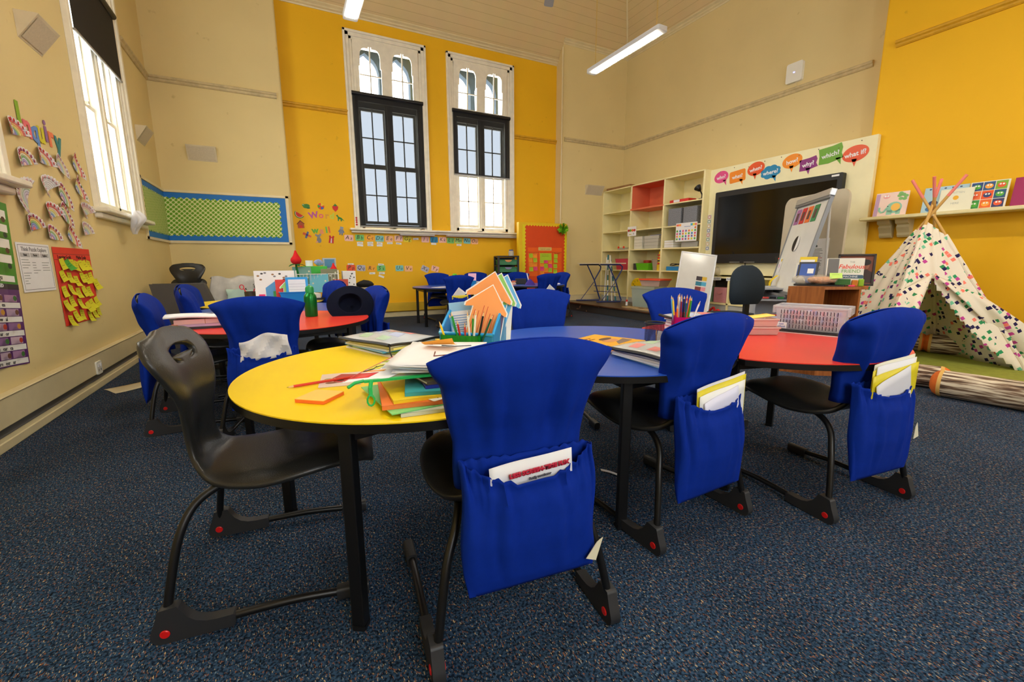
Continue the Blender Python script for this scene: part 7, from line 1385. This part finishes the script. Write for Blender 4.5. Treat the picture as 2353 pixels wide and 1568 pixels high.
for k in range(95): c = [(236, 60, 110), (60, 110, 226), (90, 140, 240), (240, 90, 130), (226, 226, 236)][rn.randrange(5)]; q.ball((rn.uniform(-.135, .135), rn.uniform(-.084, .05), rn.uniform(.02, .10)), .018, col(c, .4), 8)
o = q.build('counters', root, smooth=60); o['kind'] = 'stuff'; q = MB(); q.box((-.165, -.113, .008), (-.11, -.111, .045), PAPER); q.text('Lost', .013, col((40, 80, 190)), TR((-.138, -.1135, .035), rx=R(90))); q.text('school', .015, col((40, 80, 190)), TR((-.138, -.1135, .019), rx=R(90))); q.build('name_label', root, smooth=0)

# ---------------------------------------------------------------- left cluster
zz = Z
for lab, w, d, h, rz, c in (('black folder at the bottom of the stack on the left red table', .36, .28, .014, 4, (24, 24, 28)), ('purple and white folder on the left red table', .33, .27, .016, -4, (206, 170, 206))): book_flat(lab, -.47, 3.60, zz, w, d, h, rz, c, name='folder', cat='folder'); zz += h+.0006
o = book_flat('thick pink paper bundle on the left red table', -.50, 3.62, zz, .34, .27, .030, 2, (236, 196, 190), page=False, name='paper_bundle', cat='paper'); q = MB(); q.box((-.004, -.137, -.001), (.0, .137, .031), col((200, 140, 100))); q.build('rubber_band', o, smooth=0); zz += .032
mb = MB(); mb.grid(lambda u, v: ((u-.5)*.44, (v-.5)*.30, .010+.016*(1-u)*math.sin(PI*v+.5)+.005*math.sin(u*6)), 12, 8, PAPER); mb.tube([(.0+.04*math.cos(t/16*6.28), .0+.035*math.sin(t/16*6.28), .018) for t in range(16)], .001, col((120, 120, 140)), 4, closed=True); tag(at(mb.build('drawing_paper', smooth=60, solid=.012), (-.50, 3.60, zz), R(4)), 'white drawing sheets topping the pink paper bundle', 'paper')
GM = M('green_metal', (10, 120, 44), .28, metal=.55); root = thing('water_bottle', 'green metal water bottle on the left red table', 'bottle', (.165, 3.86, Z)); q = MB(); q.lathe([(.044, 0), (.048, .006), (.048, .15), (.045, .168), (.034, .185), (.03, .19)], GM, 28); q.build('bottle_body', root); q = MB(); q.lathe([(.032, .19), (.032, .222), (.028, .236), (.014, .246), (0, .248)], M('green_cap', (20, 150, 70), .45), 24); q.build('cap', root)
NV = M('navy_hat_cotton', (9, 14, 32), .9, spec=.15, bump=.1, bscale=300); root = thing('sun_hat', 'navy sun hat lying open against the chair cover', 'hat', (.46, 3.80, Z+.092)); T = Matrix.Rotation(R(-8), 4, 'Z') @ Matrix.Rotation(R(62), 4, 'X') @ Matrix.Rotation(R(0), 4, 'Z')
q = MB(); q.grid(lambda u, v: ((.085+.085*v)*1.08*math.cos(2*PI*u), (.085+.085*v)*.98*math.sin(2*PI*u), .02-.028*v+.008*math.sin(4*PI*u)*v), 48, 10, NV, T=T, closed=True); q.build('brim', root, smooth=80, solid=.004)
q = MB(); q.grid(lambda u, v: ((.088-.012*v-.0755*max(0, v-.8)*5)*1.05*math.cos(2*PI*u)*(1+.08*math.sin(6*PI*u)*v), (.088-.012*v-.0755*max(0, v-.8)*5)*math.sin(2*PI*u), .02-.095*v+.01*math.sin(10*PI*u)*v*(1-v)), 48, 14, NV, T=T, closed=True); q.build('crown', root, smooth=80, solid=.003)
q = MB(); q.box((-.016, -.082, -.035), (.016, -.078, -.012), col((120, 124, 130)), T); q.build('size_label', root, smooth=0)
def sheet_up(label, x, y, z, w, h, yaw, lean, c, deco=None, name='printed_sheet', cat='sheet', th=.003):
    mb = MB(); mb.box((-w/2, 0, 0), (w/2, h, th), c)
    if deco: deco(mb, th+.0006)
    o = mb.build(name, smooth=0); o.matrix_world = TR((x, y, z), rz=R(yaw)) @ Matrix.Rotation(R(90-lean), 4, 'X'); return tag(o, label, cat)
def d_board(mb, z):
    mb.prism([(-.12, .02), (.10, .02), (.10, .16), (.0, .25), (-.12, .16)], .0004, col((84, 160, 224)), TR((.02, 0, z))); mb.box((-.03, .0, z+.0005), (.05, .12, z+.001), col((60, 160, 90)))
    rn = random.Random(1)
    for k in range(11): mb.disc((rn.uniform(-.17, .17), rn.uniform(.25, .33), z), .014, col([(40, 40, 44), (150, 110, 70), (120, 120, 130)][k % 3]), sy=.7, n=8)
sheet_up('white picture board with blue house shape, far left yellow table', -.10, 5.52, Z, .40, .35, 4, 12, PAPER, d_board, 'picture_board', 'board', .008)
root = tub('desk_caddy', 'blue caddy of printed sheets on the far left yellow table', 'caddy', (.08, 5.34, Z), .30, .16, .12, M('blue_caddy_plastic'), R(4))
sheet_up('red sheet standing in the left blue caddy', -.0, 5.36, Z+.012, .20, .24, 4, 8, col((230, 50, 40)))
arrow('lime house-shaped card standing in the left blue caddy', TR((.03, 5.335, Z+.012), rz=R(4)) @ Matrix.Rotation(R(80), 4, 'X'), .17, .25, (140, 196, 50), False, None)
sheet_up('sky blue bordered table sheet in the left blue caddy', .11, 5.31, Z+.012, .22, .265, 4, 8, col((40, 160, 230)), lambda mb, z: (mb.box((-.085, .02, z), (.085, .24, z+.0005), PAPER), [mb.box((-.08, .04+k*.03, z+.0005), (.08, .042+k*.03, z+.0008), col((150, 150, 170))) for k in range(6)]))
mb = MB(); mb.lathe([(.05, 0), (.055, .12), (.05, .12), (.048, .005)], M('dark_mesh'), 16); tag(at(mb.build('pencil_pot', smooth=50), (-.36, 5.62, Z)), 'dark pot with red scissors on the far left yellow table', 'pot')
root = thing('scissors', 'pair of red scissors leaning in the dark pot', 'scissors', (-.36, 5.61, Z+.02))
for s in (-1, 1): q = MB(); q.tube([(0, 0, 0), (s*.05, -.01, .13)], .007, col((206, 30, 60), .4), 6); q.tube([(s*.05+s*.02+.02*math.cos(t/10*6.28), -.01, .15+.025*math.sin(t/10*6.28)) for t in range(10)], .005, col((206, 30, 60), .4) if s < 0 else BLACK, 6, closed=True); q.build('scissor_half', root)
mb = MB(); mb.box((-.03, -.05, 0), (.03, .05, .09), col((226, 40, 110), .4)); tag(at(mb.build('pink_box', smooth=0, bevel=.005), (-.24, 5.55, Z)), 'bright pink box on the far left yellow table', 'box')
for k in range(5): mb = MB(); h = .17+.02*(k % 3); mb.box((-.009, -.08, 0), (.009, .08, h), col([(60, 30, 30), (180, 60, 40), (200, 170, 40), (40, 60, 120), (30, 30, 34)][k], .5)); tag(at(mb.build('book', smooth=0), (-.29+.02*k, 5.86, Z), R(5)), ['dark brown', 'rust red', 'mustard', 'navy', 'black'][k]+' book standing upright on the far left yellow table', 'book', 'upright books on the far left table')
zz = Z
for lab, x, w, d, h, c in (('tan folder at the bottom of the stack left of the bottle chair', .22, .26, .26, .010, (196, 170, 120)), ('black folder in the stack at right of the far left yellow table', .24, .28, .27, .02, (26, 26, 28)), ('white paper stack at right of the far left yellow table', .20, .25, .25, .05, (232, 226, 214))): book_flat(lab, x, 5.60, zz, w, d, h, 12, c, page=False, name='paper_stack', cat='stack'); zz += h+.0006
# wire trolley and side table by the yellow wall
WIRE = M('white_wire', (232, 232, 226), .4)
root = thing('wire_trolley', 'white wire book trolley before the yellow wall', 'trolley', (.45, 7.65, 0)); q = MB()
for z in (.52, .78):
    for sx in (-.3, .3): q.tube([(sx, -.2, z+.16), (sx, .2, z+.16)], .006, WIRE, 6); q.tube([(sx, -.2, z), (sx, .2, z)], .006, WIRE, 6)
    for sy in (-.2, .2): q.tube([(-.3, sy, z+.16), (.3, sy, z+.16)], .006, WIRE, 6); q.tube([(-.3, sy, z), (.3, sy, z)], .006, WIRE, 6)
    for k in range(13): x = -.3+.05*k; q.tube([(x, -.2, z+.16), (x, -.2, z), (x, .2, z), (x, .2, z+.16)], .003, WIRE, 5)
q.build('wire_basket', root)
for sx in (-.3, .3):
    for sy in (-.2, .2): q = MB(); q.tube([(sx, sy, .03), (sx, sy, 1.0)], .01, WIRE, 8); q.ball((sx, sy, .025), .024, BLACK, 8); q.build('post', root)
for lab, x, y, z, w, h, yaw, c in (('teal patterned picture book at the left of the wire trolley', .24, 7.50, .785, .26, .27, 4, (96, 150, 140)), ('sky blue picture book in front on the wire trolley', .46, 7.41, .66, .27, .29, -6, (90, 170, 190)), ('olive and maroon picture book at the right of the wire trolley', .62, 7.47, .80, .24, .22, -3, (110, 110, 80))):
    sheet_up(lab, x, y, z, w, h, yaw, 12, col(c, .4), lambda mb, zz: [mb.disc((rnd.uniform(-.1, .1), rnd.uniform(.04, .2), zz), .014, col((206, 206, 180)), n=8) for k in range(6)], 'picture_book', 'book', .012)
sheet_up('red picture book below right end of the wire trolley', .77, 7.40, .66, .22, .20, -14, 14, col((176, 60, 34), .4), None, 'picture_book', 'book', .012)
mb = MB(); mb.box((-.19, -.12, 0), (.19, .12, .115), col((60, 190, 60), .5)); tag(at(mb.build('green_box', smooth=0, bevel=.004), (.42, 7.74, .945)), 'bright green box on top of the wire trolley', 'box')
mb = MB(); mb.lathe([(.055, 0), (.055, .09), (.03, .09), (.03, 0)], PAPER, 22); tag(at(mb.build('tape_roll'), (.36, 7.74, 1.061)), 'white roll on the bright green box', 'roll')
mb = MB(); mb.grid(lambda u, v: ((.06+.02*math.sin(u*19+v*7))*math.sin(PI*v)**.5*math.cos(2*PI*u), (.05+.02*math.sin(u*13))*math.sin(PI*v)**.5*math.sin(2*PI*u), .11*v), 20, 10, M('blue_white_bag', (150, 170, 226), .4, noise=.4, nscale=18), closed=True); tag(at(mb.build('plastic_bag', smooth=40), (.50, 7.74, 1.061)), 'blue and white crumpled bag on the bright green box', 'bag')
root = thing('picture_box', 'grey box with blue picture standing behind the green box', 'box', (.66, 7.80, .94)); q = MB(); q.box((-.10, -.06, 0), (.10, .06, .25), col((170, 176, 180), .5)); q.build('box_body', root, smooth=0, bevel=.004); q = MB(); q.box((-.075, -.063, .10), (.075, -.0605, .23), col((70, 130, 170), .4)); q.build('picture', root, smooth=0)
for lab, x, y, z0, zt_, s in (('large red plush rose on a tall green stem', .17, 7.52, .53, 1.12, 1.0), ('smaller red plush rose half hidden behind the trolley', .70, 7.58, .53, .98, .72)):
    root = thing('plush_rose', lab, 'flower', (x, y, 0)); q = MB(); rn = random.Random(3)
    for k in range(5): q.grid(lambda u, v: ((.075-.012*k)*s*math.sin(PI*(.12+.8*v))**.7*math.cos(2*PI*u)*(1+.08*math.sin(6*PI*u+k)), (.075-.012*k)*s*math.sin(PI*(.12+.8*v))**.7*math.sin(2*PI*u)*(1+.08*math.sin(6*PI*u+k)), zt_-.03*s+(.13+.02*k)*s*v), 24, 10, M('red_plush', (214, 16, 24), .85), closed=True)
    q.build('rose_head', root, smooth=80); q = MB()
    for k in range(5): a = k*1.256; q.grid(lambda u, v: ((.02+.11*v)*s*math.cos(a)+(u-.5)*.05*s*math.sin(PI*min(1, v+.1))*-math.sin(a), (.02+.11*v)*s*math.sin(a)+(u-.5)*.05*s*math.sin(PI*min(1, v+.1))*math.cos(a), zt_-.03*s-.05*v*v*s+.02*v), 4, 6, M('green_plush', (14, 116, 44), .85))
    q.build('sepal', root, smooth=80, solid=.008); q = MB(); q.tube(smoothpath([(.07*s, -.02, z0), (.05*s, 0, z0+.2*s), (.0, .0, zt_-.1*s), (0, 0, zt_-.01)]), .016*s, M('green_plush'), 10); q.build('stem', root)
root = thing('side_table', 'small table with CRAYONS label by the yellow wall', 'table', (1.06, 7.70, 0)); q = MB(); q.box((-.26, -.2, .675), (.30, .2, .71), M('grey_table_top', (176, 160, 120), .5)); q.build('tabletop', root, smooth=0, bevel=.004)
for sx in (-.2, .22):
    for sy in (-.15, .15): q = MB(); q.tube([(sx+.05, sy, .68), (sx-.05, sy, .35), (sx, sy, 0)], .014, BLACK, 8); q.build('leg', root)
q = MB(); q.box((-.24, -.203, .68), (.02, -.2005, .71), col((226, 214, 150))); q.text('CRAYONS', .03, INK, TR((-.11, -.204, .695), rx=R(90))); q.build('name_label', root, smooth=0)
root = thing('printed_box', 'white printed box between trolley and black bag', 'box', (.93, 7.66, .711)); q = MB(); q.box((-.10, -.08, 0), (.10, .08, .27), PAPER); q.build('box_body', root, smooth=0, bevel=.004); q = MB(); rn = random.Random(5)
for k in range(8): q.disc((rn.uniform(-.08, .08), -rn.uniform(.03, .24), .081), .012, col((90, 90, 90)), TR((0, 0, 0), rx=R(90)) @ Matrix.Scale(-1, 4, (0, 1, 0)), n=8)
q.build('spots', root, smooth=0)
mb = MB(); mb.grid(lambda u, v: ((.15+.02*math.sin(9*u))*math.sin(PI*v)**.5*math.cos(2*PI*u), .09*math.sin(PI*v)**.5*math.sin(2*PI*u), .11*v+.012*math.sin(11*u)), 20, 10, M('black_cloth_bag', (18, 18, 20), .8), closed=True); tag(at(mb.build('black_bag', smooth=60), (1.16, 7.64, .711)), 'black soft bag on the table with CRAYONS label', 'bag')

# ---------------------------------------------------------------- back cluster
root = thing('sports_bottle', 'dark bottle with lime cap on the back left blue table', 'bottle', (2.82, 7.80, Z)); q = MB(); q.lathe([(.04, 0), (.042, .14), (.036, .15)], DARK, 18); q.build('bottle_body', root); q = MB(); q.lathe([(.04, .15), (.042, .17), (.042, .21), (.03, .225), (0, .227)], col((110, 206, 30), .4), 18); q.build('cap', root)
tub('desk_caddy', 'blue caddy on the back left blue table', 'caddy', (3.06, 7.62, Z), .22, .15, .10, M('blue_caddy_plastic'), R(-20))
sheet_up('pink sheet leaning out of the caddy on the back left table', 3.09, 7.62, Z+.02, .15, .22, -30, 20, col((228, 176, 206), .5)); o = scene.objects[-1] if False else None
flat_card('white sheet lying on the back left blue table', 2.42, 7.40, .28, .2, 20, PAPER, None, 'loose_paper', 'paper', th=.006)
for s, (x, y) in enumerate(((3.30, 7.72), (3.52, 7.85), (3.92, 7.75))):
    for k in range(4): book_flat('%s book from the bottom of the %s stack on the back tables' % (ORD[k], ('left', 'middle', 'right')[s]), x+.01*math.sin(k*3), y, Z+.0256*k*.7, .26, .2, .017, rnd.uniform(-8, 8)-20, [(214, 150, 110), (196, 110, 80), (226, 196, 170), (236, 230, 220)][(k+s) % 4], group='book stacks on the back tables')
mb = MB(); mb.lathe([(.04, 0), (.045, .10), (.04, .10)], M('clear_plastic'), 16); tag(at(mb.build('pencil_pot', smooth=50), (3.86, 8.05, Z)), 'clear pot of pencils on the back red table', 'pot')
for k in range(5): a = k*1.25; pencil('%s pencil in the clear pot on the back red table' % ['red', 'orange', 'brown', 'white', 'green'][k], (3.86+.05*math.cos(a), 8.05+.05*math.sin(a), Z+.17), (3.86+.01*math.cos(a), 8.05+.01*math.sin(a), Z+.005), [(206, 40, 30), (240, 130, 40), (120, 70, 40), (236, 236, 230), (60, 140, 60)][k], group='pencils in the back clear pot')
mb = MB(); mb.box((-.11, -.05, 0), (.11, .05, .11), DARK); tag(at(mb.build('black_box', smooth=0, bevel=.005), (4.18, 7.72, Z), R(-25)), 'black box on the back right blue table', 'box')
mb = MB(); mb.grid(lambda u, v: ((.11)*(1-v)**.8*math.cos(2*PI*u), .09*(1-v)**.8*math.sin(2*PI*u), .12*v), 18, 8, M('violet_cloth', (60, 36, 150), .7), closed=True); tag(at(mb.build('violet_pouch', smooth=60), (4.20, 7.38, Z)), 'violet pouch with a white stick on the back right blue table', 'pouch')
mb = MB(); mb.tube([(0, 0, 0), (-.06, 0, .22)], .012, PAPER, 8); tag(at(mb.build('white_ruler'), (4.23, 7.45, Z+.0)), 'white stick leaning on the violet pouch', 'ruler')
flat_card('white papers at the right end of the back right blue table', 4.72, 7.40, .26, .2, -10, PAPER, None, 'loose_paper', 'paper', th=.02)
# ---------------------------------------------------------------- things on the carpet
mb = MB(); mb.grid(lambda u, v: tuple((Vector((-1.52, 4.99, 0)).lerp(Vector((-1.39, 4.80, 0)), u)).lerp((Vector((-1.245, 5.14, 0)).lerp(Vector((-1.215, 4.90, 0)), u)), v)+Vector((0, 0, .004+.012*v*v+.004*math.sin(u*5)))), 6, 8, col((226, 214, 180), .7)); tag(mb.build('loose_paper', smooth=60, solid=.0015), 'cream sheet of paper on the carpet by the left skirting', 'paper')
mb = MB(); mb.grid(lambda u, v: (1.42+.05*v+.012*(u-.5), 1.72-.11*v+.02*(u-.5), .003+.004*math.sin(PI*v)), 2, 6, PAPER); tag(mb.build('paper_scrap', smooth=60, solid=.001), 'thin white paper scrap on the carpet under the blue table', 'paper')
